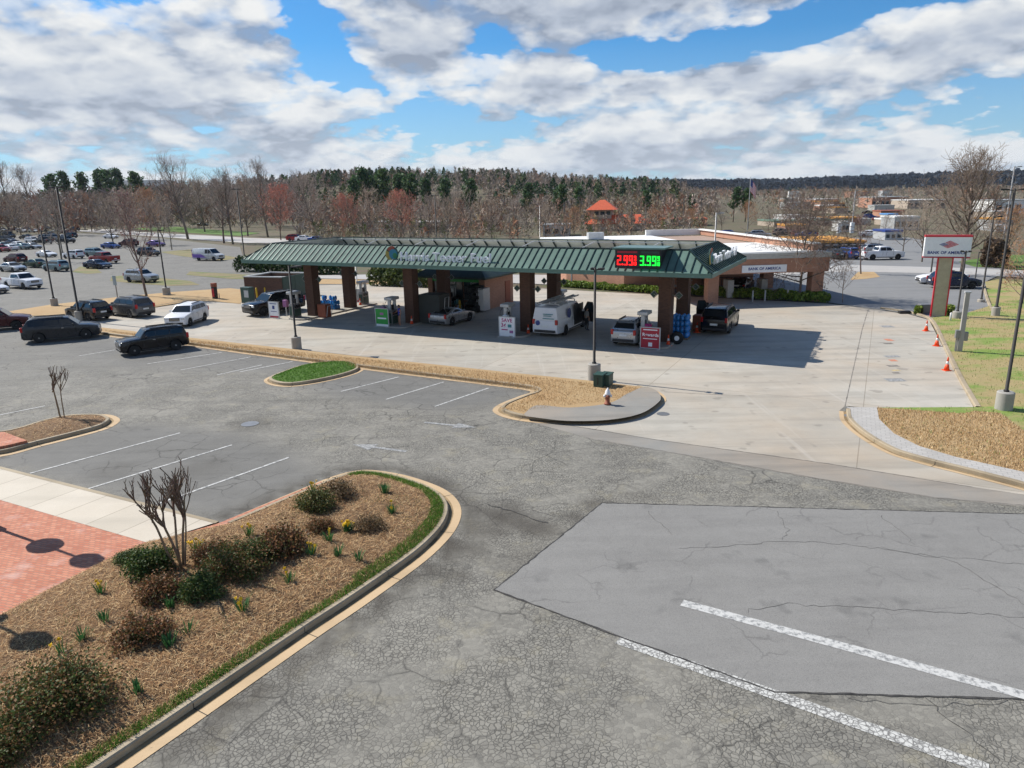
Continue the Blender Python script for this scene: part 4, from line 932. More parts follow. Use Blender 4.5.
r = empty('air_conditioner', (g(571, 285)).to_tuple(), R(-10), 'white walled equipment enclosure beside the bank left of the lit brick', 'enclosure'); q = MB(); q.box(0, 3.4, -.2, 0, 0, 2.0); q.box(3.2, 3.4, 0, 2.0, 0, 2.0); q.box(0, .2, 0, 2.0, 0, 2.0); q.build('screen_wall', MAT['whitetpo'], r)
q = MB(); q.box(.7, 2.7, .4, 1.7, 0, 1.7); q.build('unit', MAT['lgrey'], r)
r = empty('electric_meter', (g(621, 286.5)).to_tuple(), R(0), 'pale grey electric meter cabinet against the sunlit bank brick', 'meter cabinet'); q = MB(); q.box(-.4, .4, -.3, .1, .5, 2.1); q.build('cabinet', MAT['lgrey'], r); q = MB(); q.tube([(0, 0, 0), (0, 0, .5)], .08, 8); q.tube([(0, 0, 2.1), (0, 0, 3.0)], .06, 8); q.build('conduit', MAT['lgrey'], r)
# ---- bank pylon
SM = g(937.6, 317)
py = empty('pylon_sign', SM.to_tuple(), R(-22), 'tall white bank pylon sign with red edges on a gold post', 'sign')
mb = MB(); mb.box(-.45, .45, -.13, .13, 0, 4.7); bpart('post', mb, MAT['gold'], py)
for x in (-.5, .5): mb = MB(); mb.box(x-.045, x+.045, -.16, .16, 0, 4.7); bpart('post_edge', mb, MAT['red'], py)
mb = MB(); mb.box(-1.58, 1.58, -.28, .28, 4.78, 6.28); pn = bpart('panel', mb, MAT['white'], py)
mb = MB(); mb.box(-1.6, 1.6, -.3, .3, 4.68, 4.78); bpart('edge_band', mb, MAT['crimson'], py); mb = MB(); mb.box(-1.6, 1.6, -.3, .3, 6.28, 6.42); bpart('edge_band', mb, MAT['red'], py)
text('lettering', 'BANK OF AMERICA', .30, MAT['blue'], pn, frame(Vector((0, -.285, 5.08)), Vector((1, 0, 0)), ZZ), .008, 'CENTER', .010, .98)
def quadp(pts, mat):
    q = MB(); q.add([(x, -.286, z) for x, z in pts] + [(x, -.302, z) for x, z in pts], [(0, 1, 2, 3), (7, 6, 5, 4), (0, 4, 5, 1), (1, 5, 6, 2), (2, 6, 7, 3), (3, 7, 4, 0)]); q.build('flag_stripe', MAT[mat], pn)
fx = lambda s, t: (-.62+s*.62+t*.60, 5.72-s*.30+t*.22-.02*math.sin(t*3))
def fl(s0, s1, t0, t1, mt): quadp([fx(s0, t0), fx(s1, t0), fx(s1, t1), fx(s0, t1)], mt)
for k in range(3): fl(k*.16+.02, k*.16+.11, .0, .62, 'blue')
for k in range(3): fl(k*.16+.02, k*.16+.11, .68, 1.25, 'red')
for k in range(3): fl(.52+k*.17, .52+k*.17+.10, .0, 1.25, 'red')
for x, lab in ((-1.3, 'grey utility box left of the pylon foot'),):
    q = MB(); q.box(-.5, .5, -.3, .3, 0, .75); o = q.build('utility_box', MAT['grey'], None, .03); o.location = g(924, 313); tag(o, lab, 'utility box')
q = MB(); q.cbox((0, 0, .12), .9, .4, .24); o = q.build('wheel_stop', MAT['dark'], None, .05); o.location = g(904, 313.5); tag(o, 'black rubber block on the concrete left of the pylon', 'wheel stop')

# ================================================================== LIGHT POLES, POSTS, HYDRANT
def light_pole(u, v, h, lab, base=.75, rb_=.28, r0=.075, arms=((1, 0),), mt='polebr', head=True, sx=.9):
    p = g(u, v); r = empty('light_pole', p.to_tuple(), TH, lab, 'light pole', 'light poles')
    if base: q = MB(); q.smooth = False; q.lathe([(rb_, -.05), (rb_, base-.04), (rb_-.04, base)], 18); q.build('concrete_base', MAT['rawconc'], r, 0, 40)
    q = MB(); q.smooth = True; q.lathe([(r0*1.5, base), (r0*1.5, base+.08), (r0, base+.1), (r0*.8, h)], 10); q.build('pole', MAT[mt], r)
    for (dx, dy) in arms:
        q = MB(); q.bar((0, 0, h-.12), (dx*sx*.45, dy*sx*.45, h-.08), .07); ar = q.build('arm', MAT[mt], r)
        q = MB(); q.bar((dx*sx*.4, dy*sx*.4, h-.06), (dx*sx, dy*sx, h-.04), .32, .12); q.build('lamp_head', MAT[mt], ar, .02)
    return r
two = ((1, 0), (-1, 0))
light_pole(297, 349.5, 5.75, 'slim brown light pole on concrete foot in the straw verge left of the green poster', .9, .34, .075, ((1, 0), (.9, .35)))
light_pole(594, 380, 6.2, 'brown light pole on concrete foot beside the green cabinets and hydrant', .95, .36, .08, ((.55, 0), (-.25, 0)))
light_pole(55, 307, 7.6, 'dark light pole in front of the white pickup at left', .9, .34, .09)
light_pole(80, 321, 11.5, 'tall dark light pole rising from beside the parked black jeep', .9, .34, .10, two)
light_pole(63, 256, 14.5, 'tallest dark light pole among the parked cars at far left', .8, .3, .12, two)
light_pole(167, 296, 7.2, 'light pole on a square pale foot near the leafless tree at left', .95, .42, .085)
light_pole(245, 262.5, 12.0, 'tall dark light pole just left of the canopy end', .6, .3, .12, two)
light_pole(437, 247, 10.5, 'dark light pole standing behind the canopy lettering', .6, .3, .13, two)
light_pole(712, 297.5, 8.1, 'grey light pole in the bank hedge behind the canopy corner', 0, .3, .085, ((.8, 0),), 'grey')
light_pole(1003, 411.5, 8.3, 'nearest black light pole on a concrete foot at the right edge', .95, .36, .075)
light_pole(995, 317, 9.8, 'tall leaning looking black light pole right of the bank pylon', .8, .3, .10, two)
light_pole(981, 302, 7.5, 'mid height black light pole on the grass behind the tall one at right', .25, .3, .075, ((.7, 0),))
light_pole(956.5, 319.5, 5.3, 'short dark light pole directly right of the bank pylon post', .65, .34, .07, ((-.4, 0), (.4, 0)))
light_pole(974, 287, 3.6, 'short thin light pole near the kerb behind the bank pylon', 0, .2, .06, ((.3, 0),))
light_pole(931, 272, 3.8, 'dark post with yellow lamp seen left behind the bank pylon', 0, .2, .09, ((.3, 0),))
for i, (u, v, h, lab) in enumerate(((540, 237.5, 7.6, 'grey light pole on the far lot behind the middle of the canopy'), (510, 238, 6.4, 'thin light pole left of the grey one behind the canopy'), (564, 238, 8.4, 'thin light pole behind the canopy just left of the orange roof'), (631, 238, 7.6, 'thin light pole in front of the orange roofed house'), (645, 238, 7.9, 'thin light pole at the right end of the orange roofed house'),
        (683, 232, 9.0, 'distant light pole left of the bank flagpole'), (700, 233, 8.6, 'distant light pole beside the tall pole over the canopy corner'), (790, 228, 8.8, 'distant light pole beyond the bank roof'), (422, 240, 6.0, 'short thin light pole behind the canopy emblem'), (852, 226, 9.6, 'white distant lamp mast above the shopping buildings at right'), (1000, 262, 12.5, 'grey wooden utility pole behind the tall black pole at right'))):
    light_pole(u, v, h, lab, 0, .3, .11 if u != 852 else .16, ((.9, 0),), 'grey' if u in (540, 852, 1000) else 'polebr')
light_pole(357, 283.5, 2.9, 'short post with pale head beyond the second column', 0, .2, .07, ((.3, 0),), 'lgrey')
light_pole(391, 284.5, 4.6, 'pole on a square concrete foot in the round hedge behind the emblem', 1.0, .35, .08)
# grey timber meter post
r = empty('meter_post', g(959, 353).to_tuple(), R(-20), 'weathered grey post with electric boxes in the straw lawn', 'meter post'); q = MB(); q.hexa([(-.13, -.13, -.05), (.13, -.13, -.05), (.13, .13, -.05), (-.13, .13, -.05), (-.12, -.12, 3.75), (.12, -.12, 3.75), (.12, .12, 3.75), (-.12, .12, 3.75)]); q.build('post', MAT['rawconc'], r)
q = MB(); q.box(-.36, -.13, -.2, .1, .95, 1.45); q.build('meter_box', MAT['grey'], r, .02); q = MB(); q.box(.13, .34, -.14, .12, .8, 1.35); q.build('meter_box', MAT['grey'], r, .02); q = MB(); q.tube([(-.2, -.1, 0), (-.2, -.1, .95)], .04, 8); q.tube([(-.25, -.05, .0), (-.27, -.05, .95)], .03, 8); q.build('conduit', MAT['grey'], r); q = MB(); q.box(-.16, .16, -.16, .16, 3.75, 3.85); q.build('cap', MAT['lgrey'], r)
q = MB(); q.smooth = True; q.lathe([(.07, 0), (.07, .7), (.02, .74)], 10); o = q.build('marker_post', MAT['conew']); o.location = g(950, 322); tag(o, 'small white marker post left of the short light pole foot', 'marker post')
# hydrant
hy = empty('fire_hydrant', (g(607.5, 404, .24)).to_tuple(), 0, 'rust red fire hydrant with white bonnet on the straw island', 'fire hydrant')
q = MB(); q.smooth = True; q.lathe([(.17, 0), (.17, .05), (.11, .06), (.11, .45), (.13, .47)], 14); q.build('barrel', MAT['rust'], hy)
q = MB(); q.smooth = True; q.lathe([(.15, .46), (.15, .52), (.13, .56), (.10, .68), (.05, .74), (.03, .8), (.005, .81)], 14); q.build('bonnet', MAT['conew'], hy)
for d in ((1, 0), (-1, 0), (0, -1)):
    q = MB(); q.smooth = True; q.tube([(d[0]*.08, d[1]*.08, .40), (d[0]*.2, d[1]*.2, .40)], .065 if d[1] == 0 else .08, 10); q.build('outlet', MAT['conew'] if d[1] == 0 else MAT['rust'], hy)
for u, v, w, h, lab in ((600, 386, .5, .7, 'dark green steel cabinet, left and nearer of a pair by the light pole'), (606.5, 385, .5, .66, 'dark green steel cabinet, right of a pair by the light pole')):
    r = empty('utility_cabinet', g(u, v, .18).to_tuple(), TH, lab, 'utility cabinet', 'green cabinets by the light pole'); q = MB(); q.box(-w/2, w/2, -.35, .35, 0, h-.06); q.build('body', MAT['dgreen'], r, .02); q = MB(); q.box(-w/2-.03, w/2+.03, -.38, .38, h-.06, h); q.build('lid', MAT['dgreen'], r, .015); q = MB(); q.box(-.02, .02, -.375, -.345, .15, h-.15); q.build('handle', MAT['dark'], r)
# street sign, payment stand
r = empty('street_sign', g(118, 300).to_tuple(), R(-20), 'small pale blue street sign on a thin post in the straw verge', 'street sign'); q = MB(); q.box(-.04, .04, -.04, .04, 0, 2.6); q.build('post', MAT['grey'], r); q = MB(); q.box(-.24, .24, -.06, -.04, 1.6, 2.6); q.build('sign_plate', flat('pale_blue_sign', (.28, .36, .4), .4), r)
r = empty('air_pump_stand', g(215.5, 299.5).to_tuple(), R(-25), 'narrow red and black air pump stand left of the bin enclosure', 'air pump'); q = MB(); q.box(-.22, .22, -.2, .2, .0, 1.35); q.build('body', MAT['dark'], r, .02); q = MB(); q.box(-.24, .24, -.22, .22, 1.35, 1.75); q.build('head', MAT['rust'], r, .03); q = MB(); q.box(-.15, .15, -.23, -.205, .3, 1.2); q.build('panel', MAT['red'], r); q = MB(); q.tube([(.6, 0, 0), (.6, 0, .7)], .04, 8); q.build('stub_post', MAT['grey'], r)
# flag
r = empty('flagpole', g(746, 250).to_tuple(), 0, 'white flagpole with red and blue flag beyond the bank roof', 'flagpole'); 
q = MB(); q.smooth = True; q.lathe([(.09, 0), (.06, 12.3), (.1, 12.35), (.01, 12.5)], 8); q.build('pole', MAT['white'], r)
vs = []; fsx = []; mi = []
NX, NZ = 10, 13
for i in range(NX+1):
    for k in range(NZ+1):
        x = i/NX*2.0; vs.append((x*.55, .25*math.sin(i*.9)*i/NX, 12.1-k/NZ*2.0-x*.7))
for i in range(NX):
    for k in range(NZ): fsx.append((i*(NZ+1)+k, i*(NZ+1)+k+1, (i+1)*(NZ+1)+k+1, (i+1)*(NZ+1)+k)); mi.append(2 if (i < 4 and k < 7) else (0 if k % 2 == 0 else 1))
npmesh('flag', vs, fsx, [MAT['red'], MAT['white'], MAT['blue']], r, None, mi)
# lamp whose twin globes throw their shade on the brick plaza (it stands left of the picture)
for P_, lab in ((Vector((-16.62, 20.80, .13)), 'black globe lamp post with hanging basket by the sidewalk left of view'), (Vector((-15.35, 16.6, .13)), 'black globe lamp post with hanging basket beside the lower left of the bed')):
    r = empty('lamp_post', P_.to_tuple(), 0, lab, 'lamp post', 'plaza lamp posts')
    q = MB(); q.smooth = True; q.lathe([(.16, 0), (.14, .5), (.06, .6), (.05, 4.2), (.09, 4.25), (.12, 4.3)], 12); q.build('post', MAT['dark'], r)
    q = MB(); q.smooth = True; q.lathe([(.1, 4.28), (.3, 4.4), (.4, 4.62), (.36, 4.85), (.22, 5.0), (.05, 5.06)], 18); q.build('globe', MAT['white'], r)
    q = MB(); q.smooth = True; q.lathe([(.06, 2.35), (.38, 2.5), (.46, 2.72), (.40, 2.92), (.2, 3.02)], 18); q.build('hanging_basket', MAT['dgreen'], r)
# ================================================================== VEHICLES
STY = {
 'sedan':  dict(L=4.75, W=1.84, H=1.46, fo=.92, wb=2.78, r=.33, gc=.20, hf=.74, cz=.97, cx=1.42, rf=2.08, rr=3.35, rb=4.12, bz=1.02, tz=1.05, tum=.24, pill=(2.62,), ),
 'coupe':  dict(L=4.3, W=1.85, H=1.32, fo=.85, wb=2.55, r=.34, gc=.16, hf=.68, cz=.93, cx=1.5, rf=2.15, rr=2.9, rb=3.95, bz=.98, tz=.98, tum=.28, pill=(2.95,)),
 'suv':    dict(L=4.62, W=1.87, H=1.70, fo=.90, wb=2.69, r=.36, gc=.24, hf=.92, cz=1.10, cx=1.22, rf=1.85, rr=4.05, rb=4.50, bz=1.18, tz=1.15, tum=.20, pill=(2.35, 3.25)),
 'longsuv':dict(L=5.15, W=1.99, H=1.78, fo=.98, wb=3.05, r=.38, gc=.24, hf=.98, cz=1.15, cx=1.32, rf=2.0, rr=4.6, rb=5.02, bz=1.22, tz=1.2, tum=.20, pill=(2.6, 3.6)),
 'boxy':   dict(L=4.41, W=1.78, H=1.68, fo=.85, wb=2.63, r=.36, gc=.25, hf=1.0, cz=1.10, cx=1.28, rf=1.72, rr=4.12, rb=4.32, bz=1.14, tz=1.12, tum=.14, pill=(2.3, 3.2)),
 'bigsuv': dict(L=5.6, W=2.04, H=1.90, fo=1.0, wb=3.3, r=.41, gc=.27, hf=1.10, cz=1.25, cx=1.45, rf=2.15, rr=5.1, rb=5.48, bz=1.30, tz=1.28, tum=.18, pill=(2.8, 3.9)),
 'pickup': dict(L=5.85, W=2.03, H=1.93, fo=.98, wb=3.65, r=.41, gc=.32, hf=1.14, cz=1.26, cx=1.55, rf=2.2, rr=3.62, rb=3.92, bz=1.30, tz=1.30, tum=.20, pill=(2.75,), bed=True),
 'van':    dict(L=5.69, W=2.01, H=2.12, fo=.80, wb=3.43, r=.37, gc=.26, hf=1.02, cz=1.25, cx=.92, rf=1.75, rr=5.52, rb=5.64, bz=1.22, tz=1.25, tum=.16, pill=(2.05,), van=True),
}
PROTO = {}
def make_vehicle(sty, van_glass=2.75):
    S = STY[sty]; L, W, H = S['L'], S['W'], S['H']; hx = L/2; r_ = S['r']; gc = S['gc']
    root = empty('parked_car')
    xf = hx-S['fo']; xr = xf-S['wb']; ra = r_+.06
    def arch(xc):
        z0 = gc; a0 = math.asin(max(-1, min(1, (z0-r_)/ra))); out = []
        for k in range(9):
            t = (math.pi-a0) - (math.pi-2*a0)*k/8; out.append((xc+ra*math.cos(t), r_+ra*math.sin(t)))
        return out
    P = [(-hx+.10, gc+.05)] + arch(xr) + arch(xf) + [(hx-.12, gc), (hx-.02, gc+.12), (hx, S['hf']-.28), (hx-.05, S['hf']-.06), (hx-.16, S['hf']), (hx-S['cx']*.55, (S['hf']*.45+S['cz']*.55)+.02), (hx-S['cx'], S['cz'])]
    P += [(hx-S['rb']+.05, S['bz'])]
    if S.get('bed'): P += [(hx-S['rb']-.02, S['bz']), (-hx+.03, S['tz'])]
    elif S['rb'] < L-.3: P += [(hx-S['rb']-.1, S['tz']), (-hx+.12, S['tz']-.03)]
    P += [(-hx+.02, S['tz']-.10), (-hx, .62), (-hx+.03, gc+.18)]
    def fy(x, z):
        k = max(0, (abs(x)-.32*L)/(.18*L)); f = 1-.09*k*k
        if z < .5: f *= 1-.05*(1-z/.5)
        if z > .8: f *= 1-.03*min(1, (z-.8)/.4)
        return W/2*f
    def extr(P, fyy):
        n = len(P); vs = [(x, -fyy(x, z), z) for x, z in P] + [(x, fyy(x, z), z) for x, z in P]
        return vs, [tuple(range(n)), tuple(range(2*n-1, n-1, -1))] + [(i, n+i, n+(i+1) % n, (i+1) % n) for i in range(n)]
    mb = MB(); mb.add(*extr(P, fy)); body = mb.build('body', [MAT['_paint']], root, .045, 32)
    bz0 = min(S['cz'], S['bz'])
    def gy(z): s = (z-bz0)/(H-bz0); return W/2*.955-.02-S['tum']*max(0, s)
    G_ = [(hx-S['cx']+.02, S['cz']-.03), (hx-S['rf'], H-.06), (hx-S['rf']-.35, H-.01), ((hx-S['rf']+hx-S['rr'])/2, H), (hx-S['rr']+.2, H-.02), (hx-S['rr'], H-.06), (hx-S['rb'], S['bz']-.03)]
    mb = MB(); mb.add(*extr(G_[::-1], lambda x, z: gy(z))); gh = mb.build('cabin', [MAT['_paint']], root, .05, 32)
    # glazing
    def roofz(x):
        T = [(hx-S['cx']+.02, S['cz']-.03), (hx-S['rf'], H-.06), (hx-S['rf']-.35, H-.01), (hx-S['rr']+.2, H-.02), (hx-S['rr'], H-.06), (hx-S['rb'], S['bz']-.03)]
        for (xa, za), (xb, zb) in zip(T, T[1:]):
            if xb <= x <= xa: return za+(zb-za)*(xa-x)/(xa-xb+1e-9)
        return S['bz']
    bounds = [S['cx']+.32] + list(S['pill']) + [(S['rr']*.6+S['rb']*.4)-.12 if not S.get('bed') else S['rr']-.02]
    if S.get('van'): bounds = bounds[:2] + [van_glass]
    if S['rb'] < L-.3 and not S.get('bed'): bounds[-1] = S['rr']+.28
    for s in (-1, 1):
        for k in range(len(bounds)-1):
            xa = hx-bounds[k]-.035; xb = hx-bounds[k+1]+.035; zb = max(S['cz'], S['bz'])+.035
            poly = [(xb, zb), (xa, zb)]
            for q in range(9):
                x = xa+(xb-xa)*q/8; z = min(H-.15, roofz(x)-.13)
                if z > zb+.03: poly.append((x, z))
            if len(poly) < 4: continue
            n = len(poly); w = MB(); o1, o2 = .012, -.01
            vs = [(x, s*(gy(z)+o1), z) for x, z in poly] + [(x, s*(gy(z)+o2), z) for x, z in poly]
            fs = [tuple(range(n)) if s < 0 else tuple(range(n))[::-1]] + [((i+1) % n, i, n+i, n+(i+1) % n) if s < 0 else (i, (i+1) % n, n+(i+1) % n, n+i) for i in range(n)]
            w.add(vs, fs); w.build('side_window', MAT['glass'], gh)
    def pane(x0, z0, x1, z1, nm, m0=.08, m1=.10, lo=.10, hi=.08):
        dx, dz = x1-x0, z1-z0; l = math.hypot(dx, dz); tx, tz = dx/l, dz/l; nx, nz = -tz, tx
        if nx*(x0) < 0: nx, nz = -nx, -nz
        a = (x0+tx*lo, z0+tz*lo); b = (x1-tx*hi, z1-tz*hi); w = MB(); vs = []
        for o_ in (-.01, .014):
            for (x, z), mg, sg in ((a, m0, -1), (a, m0, 1), (b, m1, 1), (b, m1, -1)): vs.append((x+nx*o_, sg*(gy(z)-mg), z+nz*o_))
        w.hexa(vs); w.build(nm, MAT['glass'], gh)
    pane(hx-S['cx']+.02, S['cz']-.03, hx-S['rf'], H-.06, 'windshield')
    if not (S.get('van') and van_glass < 2.5): pane(hx-S['rb'], S['bz']-.03, hx-S['rr'], H-.06, 'rear_window', .12, .12, .12 if not S.get('van') else .18, .10)
    if S.get('bed'):
        q = MB(); q.box(-hx+.12, hx-S['rb']-.1, -W/2*.80, W/2*.80, S['tz']-.02, S['tz']+.012); q.build('bed_cover', MAT['dark'], body)
    # lamps, grille, bumper, plates, mirrors
    yb = fy(hx-.05, .8)
    for s in (-1, 1):
        q = MB(); z = S['hf']-.13; y0 = s*yb*.62; y1 = s*(yb-.01)
        q.hexa([(hx-.10, min(y0, y1), z-.10), (hx+.012, min(y0, y1) if s < 0 else y0, z-.09), (hx+.012 if s < 0 else hx-.02, max(y0, y1), z-.09), (hx-.10, max(y0, y1), z-.10), (hx-.14, min(y0, y1), z+.07), (hx-.025, min(y0, y1), z+.06), (hx-.025, max(y0, y1), z+.06), (hx-.14, max(y0, y1), z+.07)]) if False else q.box(hx-.12, hx-.008, min(y0, y1), max(y0, y1), z-.11, z+.05)
        q.build('headlight', MAT['lamp'], body, .02)
        q = MB(); y0 = s*fy(-hx+.05, .9)*.72; y1 = s*(fy(-hx+.05, .9)+.004); tz = S['tz']
        if S.get('van') or S.get('bed') or S['rb'] > L-.35: q.box(-hx-.012, -hx+.16, min(s*(abs(y1)-.17), y1), max(s*(abs(y1)-.17), y1), tz-.32, tz+(.03 if not S.get('bed') else -.03))
        else: q.box(-hx-.006, -hx+.14, min(y0, y1), max(y0, y1), tz-.26, tz-.10)
        q.build('taillight', MAT['red_lens'], body, .015)
        q = MB(); q.cbox((hx-S['cx']-.38, s*(W/2+.09), S['cz']+.09), .1, .2, .15); q.cbox((hx-S['cx']-.36, s*(W/2-.02), S['cz']+.04), .06, .14, .05); q.build('mirror', MAT['_paint'], gh, .02)
        q = MB(); q.box(hx-S['pill'][0]+.08, hx-S['pill'][0]+.25, s*(W/2*.975)-.012, s*(W/2*.975)+.02, S['cz']-.16, S['cz']-.12); q.build('door_handle', MAT['chrome'], body)
    for s in (-1, 1):
        q = MB(); yy = W/2-.004
        for xx in [S['cx']+.18] + list(S['pill']) + ([S['rr']-.35] if not S.get('van') else [3.2]):
            if abs(hx-xx) < L/2-.7: q.box(hx-xx-.009, hx-xx+.009, min(s*yy, s*(yy+.008)), max(s*yy, s*(yy+.008)), gc+.28, S['cz']-.06)
        q.box(xr+r_+.1, xf-r_-.1, min(s*(yy-.02), s*(yy+.012)), max(s*(yy-.02), s*(yy+.012)), gc+.06, gc+.14)
        if q.v: q.build('door_gap', MAT['dark'], body)
    q = MB(); q.box(hx-.08, hx+.010, -yb*.52, yb*.52, S['hf']-.36, S['hf']-.09); gr = q.build('grille', MAT['dark'], body, .015)
    q = MB(); q.box(hx+.008, hx+.018, -yb*.48, yb*.48, S['hf']-.20, S['hf']-.17); q.box(hx+.008, hx+.018, -yb*.48, yb*.48, S['hf']-.29, S['hf']-.26); q.build('grille_bar', MAT['chrome'], gr)
    q = MB(); q.box(hx-.10, hx+.012, -yb*.8, yb*.8, gc+.06, gc+.22); q.build('front_bumper', MAT['dark'], body, .02)
    q = MB(); q.box(-hx-.02, -hx+.08, -yb*.85, yb*.85, gc+.12, gc+.30); q.build('rear_bumper', MAT['chrome'] if S.get('bed') else MAT['dark'], body, .02)
    q = MB(); q.box(-hx-.018, -hx+.0, -.26, .26, .74, .88); q.build('license_plate', MAT['plate'], body)
    q = MB(); q.box(xr-r_*1.1, xf+r_*1.1, -W/2+.22, W/2-.22, gc-.02, S['cz']-.25); q.build('underbody', MAT['dark'], root)
    if sty in ('suv', 'longsuv', 'bigsuv', 'boxy'):
        for s in (-1, 1): q = MB(); q.bar((hx-S['rf']-.3, s*(gy(H)-.10), H+.03), (hx-S['rr']+.3, s*(gy(H)-.10), H+.03), .05); q.build('roof_rail', MAT['dark'], gh)
    for xw in (xf, xr):
        for s in (-1, 1):
            q = MB(); q.smooth = True; q.M = Matrix.Translation((xw, s*(W/2-.13), r_)) @ Matrix.Rotation(R(90)*-s, 4, 'X')
            q.lathe([(r_*.62, -.10), (r_*.93, -.11), (r_, -.07), (r_, .07), (r_*.93, .11), (r_*.62, .105)], 20); tyw = q.build('wheel', MAT['tyre'], root, 0, 40)
            q = MB(); q.M = Matrix.Translation((xw, s*(W/2-.13), r_)) @ Matrix.Rotation(R(90)*-s, 4, 'X')
            for k in range(6):
                t = k*math.pi/3; q.bar((.05*math.cos(t), .05*math.sin(t), .085), (r_*.62*math.cos(t), r_*.62*math.sin(t), .08), .055, .03)
            q.lathe([(.06, .06), (.06, .105)], 10); 
            n = 20; q.smooth = True
            ring = []; 
            for rr_, zz in ((r_*.66, .10), (r_*.58, .10), (r_*.58, .02), (r_*.66, .02)): ring += [(rr_*math.cos(2*math.pi*k/n), rr_*math.sin(2*math.pi*k/n), zz) for k in range(n)]
            q.add(ring, [(j*n+k, j*n+(k+1) % n, ((j+1) % 4)*n+(k+1) % n, ((j+1) % 4)*n+k) for j in range(4) for k in range(n)])
            q.build('rim', MAT['rim'], tyw)
    return root
MAT['_paint'] = mk_carpaint('paint_default', (.3, .3, .3))
PAINT = {k: mk_carpaint('car_paint_'+k, c, mt, rg) for k, (c, mt, rg) in {
    'black': ((.008, .008, .010), .0, .2), 'white': ((.74, .74, .75), .0, .3), 'silver': ((.42, .43, .44), .6, .3), 'grey': ((.10, .105, .11), .4, .3), 'charcoal': ((.03, .033, .038), .3, .28),
    'navy': ((.012, .022, .055), .3, .25), 'blue': ((.02, .06, .24), .3, .25), 'red': ((.25, .015, .015), .2, .28), 'maroon': ((.06, .010, .014), .3, .28), 'teal': ((.20, .28, .30), .4, .3),
    'green': ((.02, .05, .03), .2, .3), 'tan': ((.32, .27, .2), .4, .35), 'violet': ((.14, .08, .26), .3, .3), 'pearl': ((.58, .58, .56), .2, .28)}.items()}
def paint_tree(o, mt):
    for ch in o.children:
        if ch.name.split('.')[0] in ('body', 'cabin', 'mirror') and ch.type == 'MESH':
            ch.material_slots[0].link = 'OBJECT'; ch.material_slots[0].material = mt
        paint_tree(ch, mt)
def place(sty, paint, loc, yaw, name, label, cat='car', group=None, key=None):
    k = key or sty
    if k not in PROTO: PROTO[k] = make_vehicle(sty, 2.3 if key == 'panelvan' else 2.75); o = PROTO[k]; 
    else: o = copy_tree(PROTO[k])
    o.name = name; o.location = (loc.x, loc.y, .012); o.rotation_euler = (0, 0, R(yaw)); tag(o, label, cat, group); paint_tree(o, PAINT[paint]); return o
def near_side(u, v, yaw, off):          # the point u, v is on the ground by the side facing the camera
    p = g(u, v); n = Vector((-math.sin(R(yaw)), math.cos(R(yaw)), 0)); 
    if n.dot(p) < 0: n = -n
    return p+n*off
LOTG = 'cars parked in the left lot'
place('boxy', 'black', near_side(156.5, 353, -143, .80), -141, 'parked_car', 'black boxy SUV parked alone on the stall lines before the verge', 'car', LOTG)
place('longsuv', 'charcoal', near_side(63, 341, 27, .85), 26, 'parked_car', 'dark slate three row SUV facing right, nearest car at far left', 'car', LOTG)
place('longsuv', 'maroon', near_side(-8, 337, 27, .85)+Vector((-1.6, 2.6, 0)), 26, 'parked_car', 'dark maroon SUV cut by the left edge behind the slate SUV', 'car', LOTG)
place('sedan', 'white', g(-9, 293), -25, 'parked_car', 'white sedan nose cut by the left edge below the white pickup', 'car', LOTG)
place('pickup', 'white', g(23, 288), -28, 'parked_car', 'white crew cab pickup truck facing right at left edge', 'pickup', LOTG)
place('suv', 'black', g(90, 319), 150, 'parked_car', 'black SUV seen from behind left of the grey crossover', 'car', LOTG)
place('longsuv', 'grey', g(131, 315.5), 148, 'parked_car', 'grey crossover seen from behind right of the black SUV', 'car', LOTG)
place('suv', 'white', g(188.5, 323.5), -92, 'parked_car', 'white SUV driving toward the camera on the concrete lane', 'car')
place('suv', 'silver', g(142, 282), -24, 'parked_car', 'silver SUV facing right beneath the leafless tree', 'car', LOTG)
place('sedan', 'navy', g(98, 268.5), -24, 'parked_car', 'dark navy sedan facing right in front of the red pickup', 'car', LOTG)
place('pickup', 'red', g(105, 263), 155, 'parked_car', 'dark red pickup truck behind the dark navy sedan', 'pickup', LOTG)
place('suv', 'teal', g(96, 256.5), -24, 'parked_car', 'pale teal grey car just behind the dark red pickup', 'car', LOTG)
place('sedan', 'blue', g(111, 248.5), -24, 'parked_car', 'blue sedan behind the pale teal car', 'car', LOTG)
place('sedan', 'white', g(111, 238.5), -24, 'parked_car', 'lone white sedan at the top of the left lot', 'car', LOTG)
place('longsuv', 'maroon', g(129, 246.5), 155, 'parked_car', 'maroon car right of the blue sedan behind the leafless tree', 'car', LOTG)
place('suv', 'charcoal', g(149, 256), -24, 'parked_car', 'dark grey car right of the leafless tree crown', 'car', LOTG)
place('sedan', 'violet', g(156, 246.5), -24, 'parked_car', 'violet tinted sedan left of the lone small tree in the median', 'car', LOTG)
vn = place('van', 'pearl', g(209, 260.5), -22, 'delivery_van', 'white delivery van with violet rear panels facing right in the far lot', 'van', key='livery')
q = MB()
for s in (-1, 1): q.box(-2.7, -.6, s*1.0-.012, s*1.0+.012, .55, 1.15); q.add([(-.6, s*1.015, .55), (.5, s*1.015, .55), (-.6, s*1.015, 1.15)], [(0, 1, 2)])
q.box(-2.87, -2.84, -.85, .85, .7, 1.9); q.build('livery_panel', MAT['purple'], vn)
place('suv', 'teal', g(57, 271), 153, 'parked_car', 'pale blue grey SUV seen from its rear right of the tall lamp pole', 'car', LOTG)
place('sedan', 'silver', g(13, 271.5), -25, 'parked_car', 'silver sedan above the white pickup at left edge', 'car', LOTG)
